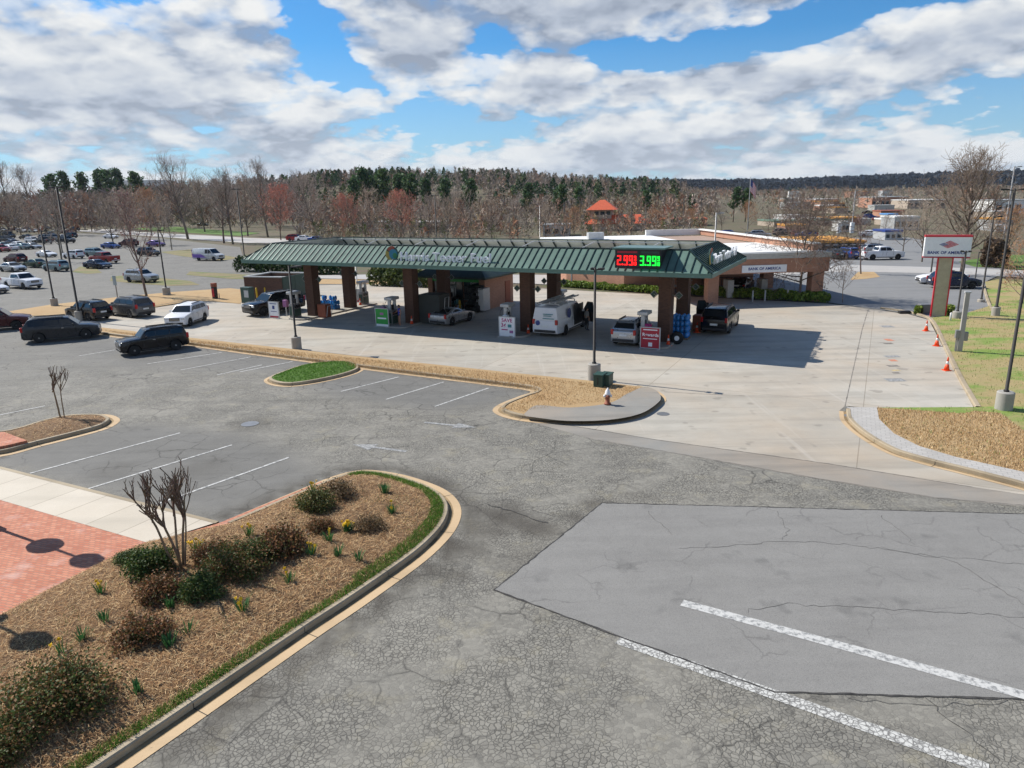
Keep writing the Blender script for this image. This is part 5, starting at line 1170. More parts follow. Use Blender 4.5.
place('suv', 'maroon', g(16, 263), 154, 'parked_car', 'maroon SUV between silver sedan and white cars at left edge', 'car', LOTG)
place('sedan', 'green', g(36, 267.5), 154, 'parked_car', 'small dark green car between the silver sedan and the pale SUV', 'car', LOTG)
place('coupe', 'white', g(47, 257), -25, 'parked_car', 'low white coupe left of the white boxy van', 'car', LOTG)
place('boxy', 'white', g(74, 258.5), 154, 'parked_car', 'white boxy van like car right of the low white coupe', 'car', LOTG)
far = [('sedan', 'white', 10, 251), ('sedan', 'teal', 22, 249.5), ('sedan', 'silver', 33, 249), ('suv', 'red', 1, 252), ('suv', 'white', 33, 243), ('pickup', 'black', 44, 244), ('longsuv', 'charcoal', 7, 242), ('van', 'black', 8, 238), ('suv', 'white', 22, 232.5), ('sedan', 'pearl', 34, 232.5), ('sedan', 'navy', 41, 231.5),
       ('sedan', 'charcoal', 50, 236), ('suv', 'grey', 54, 240), ('sedan', 'navy', 63, 239.5), ('sedan', 'maroon', 68, 234), ('suv', 'charcoal', 71, 238), ('sedan', 'silver', 57, 233), ('sedan', 'navy', 14, 245), ('suv', 'silver', 3, 232), ('sedan', 'black', 13, 231), ('suv', 'black', 28, 231), ('sedan', 'grey', 47, 229.5), ('suv', 'charcoal', 60, 229.5), ('sedan', 'black', 26, 239), ('sedan', 'white', 19, 247.5), ('suv', 'grey', 46, 240), ('sedan', 'teal', 3, 248), ('pickup', 'charcoal', 66, 243), ('suv', 'navy', 75, 231)]
fw = ['white sedan in the row above the maroon SUV', 'pale teal sedan right of the white one above the maroon SUV', 'silver sedan at the right end of the row above the green car', 'red SUV cut by the left edge above the maroon one', 'white SUV left of the black pickup in the far rows', 'black pickup right of the white SUV in the far rows', 'charcoal SUV in front of the black van at left edge', 'tall black van at the left edge of the far rows', 'white SUV at the left of the farthest row', 'pearl sedan second in the farthest row', 'navy sedan third in the farthest row', 'charcoal sedan behind the tall lamp pole', 'grey SUV below the charcoal sedan near the lamp pole', 'navy sedan right of the tallest lamp pole', 'maroon sedan at the right end of the farthest row', 'charcoal SUV at the right end of the far rows', 'silver sedan in the farthest row by the lamp pole', 'navy sedan behind the white and teal sedans', 'silver SUV at the left end of the farthest row', 'black sedan right of the silver SUV in the farthest row', 'black SUV between two pale cars in the farthest row', 'grey sedan behind the navy one in the farthest row', 'charcoal SUV behind the silver sedan near the lamp pole', 'black sedan between the black van and the white SUV', 'white sedan in front of the navy one in the far rows', 'grey SUV behind the black pickup in the far rows', 'teal sedan cut by the left edge in the far rows', 'charcoal pickup below the charcoal SUV by the far lamp pole', 'navy SUV at the far right of the farthest row']
for (s, c, u, v), w_ in zip(far, fw): place(s, c, g(u, v), random.choice((-25, 153)), 'parked_car', w_, 'car', LOTG)
for (s, c, u, v), w_ in zip([('suv', 'red', 296, 241), ('sedan', 'white', 305, 241), ('sedan', 'blue', 318, 242), ('suv', 'white', 80, 206.5), ('sedan', 'charcoal', 203, 226)], ['red SUV beyond the left end of the canopy', 'white sedan right of the red SUV beyond the canopy', 'blue sedan beyond the left part of the canopy', 'white SUV on the far street left of the pines', 'charcoal sedan on the far street under the biggest bare tree']): place(s, c, g(u, max(v, 222)), -10, 'parked_car', w_, 'car', 'cars on the far side')
# at the pumps
sv = place('bigsuv', 'black', lc(-5.2, .9), -127, 'pump_car', 'long black SUV facing the camera while refuelling at the left end of the canopy', 'car')
place('coupe', 'silver', lc(13.2, 2.2), 60, 'pump_car', 'silver sports coupe parked before the kiosk', 'car')
wv = place('van', 'white', lc(23.05, 1.9), 63, 'ladder_van', 'white work van with roof ladders and an open front door', 'van', key='panelvan')
rs = place('suv', 'silver', lc(29.2, .25), 64, 'pump_car', 'silver SUV refuelling left of the crimson sign board', 'car')
pk = place('bigsuv', 'black', lc(33.9, 6.9), 64, 'pump_car', 'large black SUV with its driver door open at the right end pump', 'car')
def door(parent, x, y, ang, sgn, mt, h0=.55, h1=1.25, top=1.95, ln=1.05):
    r = MB(); r.M = Matrix.Translation((x, y, 0)) @ Matrix.Rotation(ang, 4, 'Z'); r.box(-ln, 0, -.035, .035, h0, h1); r.bar((-ln, 0, h1), (-ln+.12, 0, top), .05); r.bar((-ln+.12, 0, top), (-.45, 0, top), .05); r.bar((-.45, 0, top), (0, 0, h1), .05)
    d = r.build('open_door', mt, parent)
    r = MB(); r.M = Matrix.Translation((x, y, 0)) @ Matrix.Rotation(ang, 4, 'Z'); r.add([(-ln+.03, 0, h1), (-.04, 0, h1), (-.46, 0, top-.03), (-ln+.13, 0, top-.03), (-ln+.03, .01, h1), (-.04, .01, h1), (-.46, .01, top-.03), (-ln+.13, .01, top-.03)], [(3, 2, 1, 0), (4, 5, 6, 7), (0, 1, 5, 4), (1, 2, 6, 5), (2, 3, 7, 6), (3, 0, 4, 7)]); r.build('door_glass', MAT['winglass'], d)
wv.scale = (1.06, 1.06, 1.06)
door(wv, 1.75, -1.0, R(68), -1, MAT['dark']); door(pk, 1.25, 1.02, R(-68), 1, PAINT['black'])
q = MB(); q.box(.75, 1.75, -1.02, -.985, .5, 1.9); q.build('door_opening', MAT['dark'], wv); q = MB(); q.box(.25, 1.25, .985, 1.03, .6, 1.75); q.build('door_opening', MAT['dark'], pk)
q = MB(); q.box(.0, .72, -1.022, -.99, .5, 1.95); q.build('side_window_panel', MAT['dark'], wv)
for y in (-.7, 0, .7): pass
q = MB()
for x in (-2.2, -.8, .6): q.bar((x, -.8, 2.26), (x, .8, 2.26), .05); q.bar((x, -.8, 2.08), (x, -.8, 2.26), .05); q.bar((x, .8, 2.08), (x, .8, 2.26), .05)
q.build('roof_rack', MAT['lgrey'], wv)
for k, (y, x0, x1, mt, lab) in enumerate(((.45, -3.0, 1.4, 'lgrey', 'aluminium ladder lying on the left of the white van roof'), (-.35, -2.4, 2.2, 'lgrey', 'aluminium ladder lying on the right of the white van roof'))):
    r = empty('ladder', wv.location + Vector((0, 0, 2.43)), wv.rotation_euler.z, lab, 'ladder', 'ladders on the van roof'); q = MB()
    for yy in (y-.2, y+.2): q.box(x0, x1, yy-.03, yy+.03, 0, .10)
    q.build('rail', MAT[mt], r); q = MB(); x = x0+.2
    while x < x1: q.box(x-.02, x+.02, y-.2, y+.2, .03, .07); x += .3
    q.build('rung', MAT[mt], r)
q = MB(); q.M = Matrix.Translation((-2.83, .52, 1.02)) @ Matrix.Rotation(R(-90), 4, 'Y'); q.lathe([(.17, 0), (.17, .03)], 14); q.build('round_badge', MAT['blue'], wv)
q = MB(); q.M = Matrix.Translation((-.9, -1.0, 1.5)) @ Matrix.Rotation(R(90), 4, 'X'); q.lathe([(.34, 0), (.34, .012)], 18); q.build('round_badge', MAT['navy_b'] if 'navy_b' in MAT else MAT['blue'], wv)
q = MB()
for z, w in ((1.62, .62), (1.5, .5), (1.32, .7)): q.box(-2.862, -2.85, -w, w*.2, z, z+.05)
q.build('livery_line', MAT['teal'], wv)
# cars round the bank
for s, c, u, v, yw, w_, ct in (('suv', 'navy', 953, 288, -10, 'dark navy SUV parked behind the bank pylon', 'car'), ('sedan', 'white', 941, 283.5, 170, 'white car beyond the navy SUV behind the bank pylon', 'car'), ('pickup', 'white', 881, 259.5, 0, 'white pickup parked in the bank lot above the small tree', 'pickup'), ('suv', 'silver', 876, 254.5, 0, 'silver SUV behind the white pickup in the bank lot', 'car'), ('suv', 'blue', 846, 258.5, 100, 'blue SUV among bare branches right of the bank', 'car'), ('sedan', 'charcoal', 832, 258.5, 100, 'charcoal car left of the blue SUV by the bank', 'car'),
        ('sedan', 'black', 741, 291, 60, 'black sedan under the bank drive through roof', 'car')): place(s, c, g(u, v), yw, 'parked_car', w_, ct, 'cars around the bank')

# ================================================================== PEOPLE
def person(loc, rz, shirt, legs, label, arm='reach', short=False, h=1.74):
    k = h/1.74
    V = []; E = []; Rd = []; zone = []
    def ad(p, r, z, link=None):
        V.append(Vector(p)*k); Rd.append(r*k); zone.append(z)
        if link is not None: E.append((link, len(V)-1))
        return len(V)-1
    pel = ad((0, 0, .95), .145, 'l'); wa = ad((0, 0, 1.12), .13, 's', pel); ch = ad((0, .0, 1.32), .155, 's', wa); sh = ad((0, -.01, 1.44), .11, 's', ch); nk = ad((0, .01, 1.51), .055, 'k', sh); hd1 = ad((0, .03, 1.58), .078, 'k', nk); hd2 = ad((0, .025, 1.66), .088, 'k', hd1); hd3 = ad((0, .02, 1.71), .06, 'k', hd2)
    ns = ad((0, .125, 1.62), .012, 'k', hd1)
    for s in (-1, 1):
        hp = ad((s*.10, 0, .88), .095, 'l', pel); kn = ad((s*.11, .03, .50), .062, 'l' if not short else 'k', hp); an = ad((s*.115, -.01, .10), .042, 'l' if not short else 'k', kn); ft = ad((s*.12, .04, .045), .045, 'f', an); to = ad((s*.13, .17, .035), .038, 'f', ft)
        ss_ = ad((s*.18, -.01, 1.41), .062, 's', sh)
        if arm == 'reach' and s > 0: el = (s*.25, .13, 1.18); wr = (s*.22, .36, 1.12); d = Vector((0, .09, -.01))
        elif arm == 'both': el = (s*.27, .08, 1.16); wr = (s*.16, .30, 1.10); d = Vector((-.03*s, .08, -.01))
        else: el = (s*.25, -.03, 1.14); wr = (s*.26, .05, .90); d = Vector((0, .02, -.09))
        e_ = ad(el, .045, 's' if not short else 'k', ss_); w_ = ad(wr, .030, 'k', e_); pm = ad(Vector(wr)+d, .034, 'k', w_)
        up = Vector((1, 0, 0)) if abs(d.z) > .05 else Vector((1, 0, 0)); cl = Vector((0, -.2, -.9)) if abs(d.z) < .05 else Vector((-s*.6, .3, -.5))
        for j, ln in enumerate((.062, .072, .066, .052)):
            b = Vector(wr)+d+up*(j-1.5)*.019+d*.35; f1 = ad(b+d.normalized()*ln*.6, .009, 'k', pm); ad(b+d.normalized()*ln*.9+cl*ln*.4, .008, 'k', f1)
        th = ad(Vector(wr)+d*.45+up*(-s*.045), .011, 'k', w_); ad(Vector(wr)+d*.85+up*(-s*.055)+cl*.02, .009, 'k', th)
    me = bpy.data.meshes.new('person'); me.from_pydata(V, E, []); o = bpy.data.objects.new('person', me); COL.objects.link(o)
    md = o.modifiers.new('skin', 'SKIN'); md.use_smooth_shade = True
    for i, r in enumerate(Rd): me.skin_vertices[0].data[i].radius = (r, r*(.78 if zone[i] in 'sl' and i < 4 else 1))
    me.skin_vertices[0].data[pel].use_root = True
    sb = o.modifiers.new('sub', 'SUBSURF'); sb.levels = 1; sb.render_levels = 1
    dg = bpy.context.evaluated_depsgraph_get(); m2 = bpy.data.meshes.new_from_object(o.evaluated_get(dg)); o.modifiers.clear(); o.data = m2
    m2.materials.clear()
    mats = {'s': shirt, 'l': legs, 'k': MAT['skin'], 'f': MAT['dark']}; order = ['s', 'l', 'k', 'f']
    for z in order: m2.materials.append(mats[z])
    segs = [(V[a], V[b], zone[b]) for a, b in E]
    for p in m2.polygons:
        c = p.center; best = 9; bz = 's'
        for a, b, z in segs:
            d = b-a; t = max(0, min(1, (c-a).dot(d)/(d.length_squared+1e-9))); q_ = (c-a-d*t).length
            if q_ < best: best = q_; bz = z
        p.material_index = order.index(bz)
    o.location = loc; o.rotation_euler = (0, 0, rz); tag(o, label, 'person')
    hb = MB(); hb.smooth = True; hb.lathe([(.09, 1.635), (.098, 1.68), (.085, 1.73), (.05, 1.765), (.005, 1.775)], 14, (0, .012, 0)); hb.M = None
    hb.box(-.085, .085, -.085, -.03, 1.57, 1.66); hh = hb.build('hair', MAT['hair'], o); hh.scale = (k, k, k)
    for s in (-1, 1): eb = MB(); eb.lathe([(.003, -.011), (.011, -.004), (.011, .004), (.003, .011)], 8, (s*.032, .105, 1.645)); ee = eb.build('eye', MAT['dark'], o); ee.scale = (k, k, k)
    for s in (-1, 1): eb = MB(); eb.lathe([(.008, -.03), (.014, 0), (.008, .03)], 8, (s*.088, .02, 1.63)); ee = eb.build('ear', MAT['skin'], o); ee.scale = (k, k, k)
    return o
C_ = {'blue': flat('blue_shirt', (.012, .045, .40), .8), 'slate': flat('slate_shirt', (.06, .075, .11), .85), 'grey': flat('grey_shirt', (.30, .29, .27), .85), 'navy': flat('navy_trousers', (.018, .02, .03), .85), 'khaki': flat('dark_shorts', (.05, .06, .04), .85), 'black': flat('black_clothes', (.015, .015, .018), .85)}
person(lc(10.2, -.95), R(120), C_['blue'], C_['khaki'], 'person in a bright blue shirt and dark shorts at the pump by the green board', 'reach', True)
person(lc(24.75, .4)+WB*2.5+UA*.0, R(-60), C_['grey'], C_['black'], 'person in a pale grey shirt standing in the open door of the ladder van', 'down', False)
person(lc(30.0, -.6), R(-75), C_['slate'], C_['navy'], 'person in a dark slate shirt between the silver SUV and the crimson board', 'both')
person(lc(32.6, 8.3), R(-110), C_['black'], C_['black'], 'person in black clothes by the open door of the black SUV', 'down')
# ================================================================== PLANTS
def seg_mesh(segs, sides, colfn):
    """segments (p0,p1,r0,r1) -> arrays of an open tube per segment"""
    n = len(segs); V = np.zeros((n, 2, sides, 3), np.float32)
    A = np.array([s[0] for s in segs]); B = np.array([s[1] for s in segs]); ra = np.array([s[2] for s in segs]); rb = np.array([s[3] for s in segs])
    d = B-A; d /= np.linalg.norm(d, axis=1)[:, None]+1e-9
    ref = np.where(np.abs(d[:, 2:3]) > .8, np.array([[1., 0, 0]]), np.array([[0, 0, 1.]])); r = np.cross(d, ref); r /= np.linalg.norm(r, axis=1)[:, None]+1e-9; q = np.cross(d, r)
    for k in range(sides):
        t = 2*math.pi*k/sides; o = r*math.cos(t)+q*math.sin(t); V[:, 0, k] = A+o*ra[:, None]; V[:, 1, k] = B+o*rb[:, None]
    base = np.arange(n)*2*sides; F = []
    for k in range(sides): k2 = (k+1) % sides; F.append(np.stack([base+k, base+k2, base+sides+k2, base+sides+k], 1))
    F = np.stack(F, 1).reshape(-1, 4); col = np.repeat(colfn(n), sides, axis=0)
    return V.reshape(-1, 3), F, col
def grow_tree(seed, h, trunk_r, crown0, spread, counts, tw=.018, lean=.1, up=.25, ang=(35, 60)):
    r = random.Random(seed); lv = [[], [], [], [], []]
    def bend(d, a): 
        v = Vector((r.gauss(0, 1), r.gauss(0, 1), r.gauss(0, 1))); return (d+v*a).normalized()
    def branch(p, d, L, rad, lvl):
        n = (9, 6, 5, 4, 3)[lvl]; pts = [p.copy()]; dirs = [d.copy()]
        for i in range(n):
            d = bend(d, (.05, .10, .14, .18, .2)[lvl]); d = (d+Vector((0, 0, (0.05, up*.35, up*.4, up*.3, up*.3)[lvl]))).normalized(); p = p+d*(L/n); pts.append(p.copy()); dirs.append(d.copy())
        rr = [max(tw, rad*(1-.75*i/n)) for i in range(n+1)]
        for i in range(n): lv[lvl].append((pts[i], pts[i+1], rr[i], rr[i+1]))
        if lvl+1 >= len(counts): return
        for k in range(counts[lvl]):
            f = (crown0 if lvl == 0 else .25) + (1-(crown0 if lvl == 0 else .25))*((k+r.random())/counts[lvl]); x = min(.999, f)*n; i = int(x); q = pts[i].lerp(pts[i+1], x-i); dd = dirs[i+1]
            a = R(r.uniform(*ang))*(1.0 if lvl else (1.15-.55*(f-crown0)/(1-crown0))); az = k*2.4+r.uniform(-.5, .5)
            ref = Vector((1, 0, 0)) if abs(dd.x) < .8 else Vector((0, 1, 0)); u = dd.cross(ref).normalized(); w = dd.cross(u); nd = (dd*math.cos(a)+(u*math.cos(az)+w*math.sin(az))*math.sin(a)).normalized()
            if lvl == 0: s = (f-crown0)/(1-crown0); ln = h*spread*(.55+.75*math.sin(math.pi*min(1, s*.85+.18)))*r.uniform(.75, 1.1)
            else: ln = L*r.uniform(.38, .62)*(1.15-.5*f)
            branch(q, nd, ln, max(tw, rr[i]*(.55 if lvl == 0 else .6)), lvl+1)
    branch(Vector((0, 0, -.1)), Vector((r.uniform(-lean, lean), r.uniform(-lean, lean), 1)).normalized(), h, trunk_r, 0)
    return lv
def rcol(base, var):
    base = np.array(base)
    return lambda n: np.clip(base[None]*(1+rng.uniform(-var, var, (n, 1)))+rng.uniform(-.01, .01, (n, 3)), .004, 1)
def make_bare(seed, h, tr, c0, spread, counts, tw, bark, twigc, bud=None, budn=0, **k):
    lv = grow_tree(seed, h, tr, c0, spread, counts, tw, **k); root = empty('bare_tree')
    v, f, c = seg_mesh(lv[0]+lv[1], 7, rcol(bark, .25)); npmesh('trunk', v, f, MAT['twig'], root, c)
    fine = lv[2]+lv[3]+lv[4]; v, f, c = seg_mesh(fine, 3, rcol(twigc, .35))
    if bud:
        ends = np.array([s[1] for s in (lv[3]+lv[4])]); idx = rng.integers(0, len(ends), budn); P = ends[idx]+rng.normal(0, .10, (budn, 3)); qv, qf, qc = quads(P, .05, .11, rcol(bud, .4)); f = np.concatenate([f, qf+len(v)]); v = np.concatenate([v, qv]); c = np.concatenate([c, qc])
    npmesh('crown', v, f, MAT['twig'], root, c); return root
def quads(P, s0, s1, colfn, flat_=0.0, aspect=1.0):
    n = len(P); s = rng.uniform(s0, s1, n)[:, None]; a = rng.normal(0, 1, (n, 3)); a[:, 2] *= (1-flat_); a /= np.linalg.norm(a, axis=1)[:, None]; b = rng.normal(0, 1, (n, 3)); b = np.cross(a, b); b /= np.linalg.norm(b, axis=1)[:, None]
    a = a*s*aspect; b = b*s
    V = np.stack([P-a-b*.4, P+a*.2-b, P+a+b*.3, P-a*.1+b], 1).reshape(-1, 3); F = np.arange(n*4).reshape(-1, 4); return V, F, colfn(n)
def mixcol(cols, w=None):
    C = np.array(cols)
    def f(n): i = rng.choice(len(C), n, p=w); return np.clip(C[i]*(1+rng.uniform(-.35, .35, (n, 1))), .003, 1)
    return f
BARK = (.17, .135, .11); TW = (.38, .315, .265); TWR = (.24, .13, .105)
KIND = {}
def tree_kind(k, h):
    if k not in KIND:
        if k == 'big': KIND[k] = (make_bare(3, 20, .42, .28, .40, (22, 7, 5, 3), .026, BARK, (.31, .26, .22), up=.5), 20)
        if k == 'tall': KIND[k] = (make_bare(8, 20, .34, .30, .34, (20, 7, 5, 3), .028, BARK, (.34, .29, .25), up=.5), 20)
        if k == 'mid': KIND[k] = (make_bare(15, 14, .26, .22, .40, (18, 7, 5, 3), .026, BARK, TW, up=.35), 14)
        if k == 'mid2': KIND[k] = (make_bare(27, 14, .24, .18, .46, (20, 7, 5, 3), .026, BARK, (.40, .32, .25), up=.25), 14)
        if k == 'red': KIND[k] = (make_bare(33, 12, .2, .16, .48, (20, 8, 5, 3), .026, BARK, (.46, .27, .22), (.62, .21, .13), 3200, up=.4), 12)
        if k == 'rust': KIND[k] = (make_bare(41, 12, .2, .16, .46, (20, 8, 5, 3), .028, BARK, (.42, .27, .18), (.55, .27, .12), 1600, up=.3), 12)
        if k == 'lot': KIND[k] = (make_bare(52, 10, .14, .24, .27, (16, 6, 4, 3), .013, (.17, .13, .115), (.27, .20, .18), (.30, .17, .16), 260, up=.55), 10)
        if k == 'wide': KIND[k] = (make_bare(66, 10.5, .17, .22, .56, (30, 10, 6, 4), .020, (.14, .11, .09), (.20, .15, .12), up=.02, ang=(48, 88)), 10.5)
        if k == 'bigwide': KIND[k] = (make_bare(71, 15, .34, .20, .46, (32, 11, 6, 3), .020, (.15, .115, .09), (.27, .21, .165), up=.35, ang=(35, 75)), 15)
        if k == 'sapling': KIND[k] = (make_bare(85, 4.8, .05, .2, .40, (12, 5, 3), .010, (.30, .22, .17), (.33, .24, .18), up=.25), 4.8)
        if k == 'slim': KIND[k] = (make_bare(93, 9, .12, .25, .22, (14, 6, 4, 3), .022, BARK, TW, up=.5), 9)
        if k == 'pine': KIND[k] = (make_pine(5, 17), 17)
        if k == 'pine2': KIND[k] = (make_pine(9, 16), 16)
        top = max(v.co.z for ch in KIND[k][0].children for v in ch.data.vertices); KIND[k] = (KIND[k][0], top); return KIND[k][0], h/top
    return copy_tree(KIND[k][0]), h/KIND[k][1]
def make_pine(seed, h):
    r = np.random.default_rng(seed); root = empty('pine_tree'); lv = grow_tree(seed, h, .3, .4, .2, (16, 4), .05); v, f, c = seg_mesh(lv[0]+lv[1], 6, rcol((.10, .07, .05), .25)); npmesh('trunk', v, f, MAT['twig'], root, c)
    tips = [s[1] for s in lv[1]]; P = []
    for t in tips: P.append(np.array(t)[None]+r.normal(0, 1, (16, 3))*np.array([.55, .55, .38]))
    P = np.concatenate(P); v, f, c = quads(P, .22, .5, mixcol([(.055, .12, .045), (.08, .15, .05), (.04, .085, .04), (.10, .15, .045)])); npmesh('crown', v, f, MAT['leaf'], root, c); return root
def put_tree(u, v, vtop, k, name, label, group=None, rz=None):
    p = g(u, v); h = (v-vtop)/ppm(u, v)*1.02; o, s = tree_kind(k, h); o.name = name; p.z = max(0, terrain(p.x, p.y))-.05
    o.location = p; o.scale = (s, s, s); o.rotation_euler = (0, 0, random.uniform(0, 6.28) if rz is None else rz); tag(o, label, 'tree', group)
TR = [
 (9, 231, 162, 'tall', 'tall bare tree at the left edge beyond the car rows'), (38, 229, 168, 'tall', 'tall bare tree second from the left edge beyond the road'), (62, 262, 190, 'slim', 'slim bare tree among parked cars by the tallest lamp pole'), (22, 238, 190, 'mid2', 'low bushy bare tree above the black van at left'),
 (48, 240, 196, 'mid', 'bare tree left of the tallest lamp pole'), (76, 233, 188, 'mid', 'bare tree right of the tallest lamp pole beyond the road'), (92, 232, 192, 'rust', 'rusty tree above the far street left of the lone white sedan'), (114, 247, 192, 'mid2', 'bare tree between blue sedan and the lone white sedan'), (131, 240, 183, 'mid2', 'bare tree above the maroon car in the left lot'), (147, 297.5, 193, 'lot', 'leafless lot tree in the straw verge above the silver SUV'),
 (152, 236, 186, 'rust', 'rusty tree left of the biggest bare tree'), (172, 250, 205, 'slim', 'small bare tree in the lot median left of the biggest bare tree'), (165, 245, 200, 'mid', 'bare tree close behind the small median tree'), (188, 239, 154, 'big', 'biggest bare tree with dark trunk beyond the left lot'),
 (224, 243, 176, 'mid', 'bare tree right of the biggest one, by the far road'), (233, 244, 168, 'tall', 'bare tree beside the tall lamp pole left of the canopy'), (205, 232, 172, 'mid2', 'hazy bare tree behind the white and violet van'), (248, 236, 172, 'mid2', 'bare tree behind the tall lamp pole left of the canopy'), (268, 237, 159, 'tall', 'tall bare tree behind the first red tree'), (281, 240, 184, 'red', 'red budded tree above the left end of the canopy'),
 (300, 236, 172, 'mid', 'grey bare tree right of the first red tree'), (318, 241, 174, 'mid', 'dark bare tree between first and second red trees'), (350, 241, 193, 'red', 'red budded tree, second from the left over the canopy'), (372, 239, 184, 'mid2', 'grey bare tree right of the second red tree'), (404, 240, 190, 'red', 'red budded tree, third from the left over the canopy'), (428, 239, 194, 'mid', 'bare tree left of the pole behind the canopy lettering'),
 (448, 240, 193, 'mid2', 'broad bare tree right of the pole behind the lettering'), (470, 239, 188, 'mid', 'bare tree over the end of the canopy lettering'), (492, 240, 194, 'mid2', 'broad pale bare tree over the middle of the canopy'), (518, 240, 196, 'mid', 'bare tree left of the two thin poles over the canopy'), (545, 239, 200, 'mid2', 'bare tree behind the grey light pole over the canopy'), (574, 238, 205, 'rust', 'rusty bare tree left of the orange roofed house'), (624, 238, 214, 'mid2', 'low bare tree in front of the orange roofed house'), (655, 236, 208, 'rust', 'rusty bare tree right of the orange roofed house'),
 (690, 233, 207, 'rust', 'rusty bare tree left of the bank flag'), (722, 231, 203, 'mid', 'bare tree just left of the bank flag'), (748, 229, 200, 'rust', 'orange brown tree right of the bank flag'), (768, 231, 204, 'mid2', 'tan bare tree beyond the right of the bank roof'), (785, 230, 205, 'mid', 'bare tree beyond the bank roof left of the wide tree'),
 (799, 300.5, 189, 'wide', 'wide spreading bare tree in front of the bank pillar'), (842.5, 302.5, 250, 'sapling', 'small pale sapling right of the bank pillar'), (861, 274, 214, 'lot', 'bare tree on a mulch circle in the bank lot'), (961, 276, 146, 'bigwide', 'large bare tree behind the bank pylon'), (922, 262, 196, 'mid2', 'bare tree left behind the bank pylon'), (903, 252, 205, 'mid2', 'bare tree beyond the end of the bank lot'), (1006, 262, 204, 'rust', 'red brown tree right of the large bare tree'), (1022, 305, 232, 'rust', 'reddish tree at the right edge by the tall poles'), (985, 262, 214, 'mid2', 'bushy bare tree between the large tree and the red brown one'), (812, 243, 207, 'mid2', 'bare tree left of the white lamp mast'), (884, 236, 214, 'mid', 'bare tree right of the white lamp mast')]
for u, v, vt, k, lab in TR: put_tree(u, v, vt, k, 'bare_tree', lab)
PN = [(57, 224, 182, 'leftmost pine of the row above the left car park'), (74, 223, 179, 'second pine of the row above the left car park'), (88, 223, 181, 'third pine of the row above the left car park'), (103, 223, 176, 'fourth and tallest pine above the left car park'), (114, 223, 178, 'fifth pine of the row above the left car park'), (127, 222, 177, 'pine beside the pale roofs above the left car park'), (142, 222, 181, 'last pine before the biggest bare tree'),
 (370, 226, 168, 'tallest pine on the hill behind the canopy'), (383, 226, 171, 'pine right of the tallest one on the hill'), (398, 225, 174, 'third pine of the hill group behind the canopy'), (412, 225, 175, 'fourth pine of the hill group behind the canopy'), (430, 224, 178, 'fifth pine of the hill group behind the canopy'), (447, 224, 180, 'sixth pine above the canopy lettering'), (355, 227, 178, 'low pine left of the hill group'), (470, 225, 180, 'last pine at the right of the hill group'), (526, 224, 183, 'lone pine above the middle of the canopy'), (560, 224, 186, 'pine left of the orange roofed house'), (578, 223, 187, 'pine directly behind the orange roof'), (646, 222, 191, 'pine right behind the orange roof'), (733, 222, 187, 'dark cedar above the bank flag, left of two'), (745, 222, 189, 'dark cedar above the bank flag, right of two'), (690, 222, 194, 'pine over the far left end of the bank roof')]
for i, (u, v, vt, lab) in enumerate(PN): put_tree(u, v, vt, 'pine' if i % 2 else 'pine2', 'pine_tree', lab)

# ---- far woods (one mass): thousands of small bare crowns and conifers on the hills
def wood_mass(name, N, azr, rr, hr, q, cols, w, sx, evergreen=False, cond=None, label=None):
    P = []; H = []
    while len(P) < N:
        a = R(rng.uniform(*azr)); r_ = math.sqrt(rng.uniform(rr[0]**2, rr[1]**2)); x, y = r_*math.sin(a), r_*math.cos(a)
        if cond and not cond(x, y, math.degrees(a), r_): continue
        P.append((x, y, terrain(x, y))); H.append(rng.uniform(*hr))
    P = np.array(P); H = np.array(H); n = N*q; I = np.repeat(np.arange(N), q); h = H[I]
    th = rng.uniform(0, 6.283, n); t = rng.uniform(0, 1, n)**.8
    prof = np.sin(np.pi*(t*.80+.16)) if not evergreen else np.sin(np.pi*(t*.75+.22))
    rad = h*(.26 if not evergreen else .20)*prof*np.sqrt(rng.uniform(0, 1, n))
    C = P[I].copy(); C[:, 0] += np.cos(th)*rad; C[:, 1] += np.sin(th)*rad; C[:, 2] += h*(.15+.85*t if not evergreen else .25+.75*t)
    s = h*rng.uniform(sx*.4, sx*.85, n)
    if evergreen: d = rng.normal(0, 1, (n, 3)); d /= np.linalg.norm(d, axis=1)[:, None]
    else: d = np.stack([np.cos(th)*.5*prof, np.sin(th)*.5*prof, np.ones(n)*.55], 1)+rng.normal(0, .38, (n, 3)); d /= np.linalg.norm(d, axis=1)[:, None]
    e = rng.normal(0, 1, (n, 3)); e = np.cross(d, e); e /= np.linalg.norm(e, axis=1)[:, None]
    A = d*s[:, None]; B = e*(s*(.16 if not evergreen else .7))[:, None]
    V = np.stack([C-A-B, C-A*.8+B, C+A+B*.4, C+A*.8-B], 1).reshape(-1, 3)
    cc = np.array(cols)[rng.choice(len(cols), N, p=w)]*(1+rng.uniform(-.25, .25, (N, 1))); col = np.clip(cc[I]*(1+rng.uniform(-.3, .3, (n, 1))), .004, 1)
    o = npmesh(name, V, np.arange(n*4).reshape(-1, 4), MAT['wood'], None, col); tag(o, label, 'woods', None, 'stuff'); return o
GREY = [(.29, .235, .195), (.36, .295, .24), (.22, .175, .14), (.36, .23, .165), (.27, .235, .165)]
wood_mass('bare_woods', 2300, (-30, 13.5), (400, 900), (8, 14), 60, GREY, [.3, .25, .2, .1, .15], .13, False, lambda x, y, a, r: rng.uniform() < (.35+.65*ss(380, 520, r)), 'grey brown leafless woods covering the hill behind the fuel canopy')
wood_mass('pine_woods', 760, (-19, 13), (390, 820), (8.5, 14), 80, [(.06, .10, .045), (.085, .13, .055), (.05, .085, .045), (.12, .15, .06)], [.35, .3, .2, .15], .075, True, lambda x, y, a, r: noise.noise(Vector((x*.012, y*.012, 4))) > -.10, 'dark green pines scattered through the hill woods')
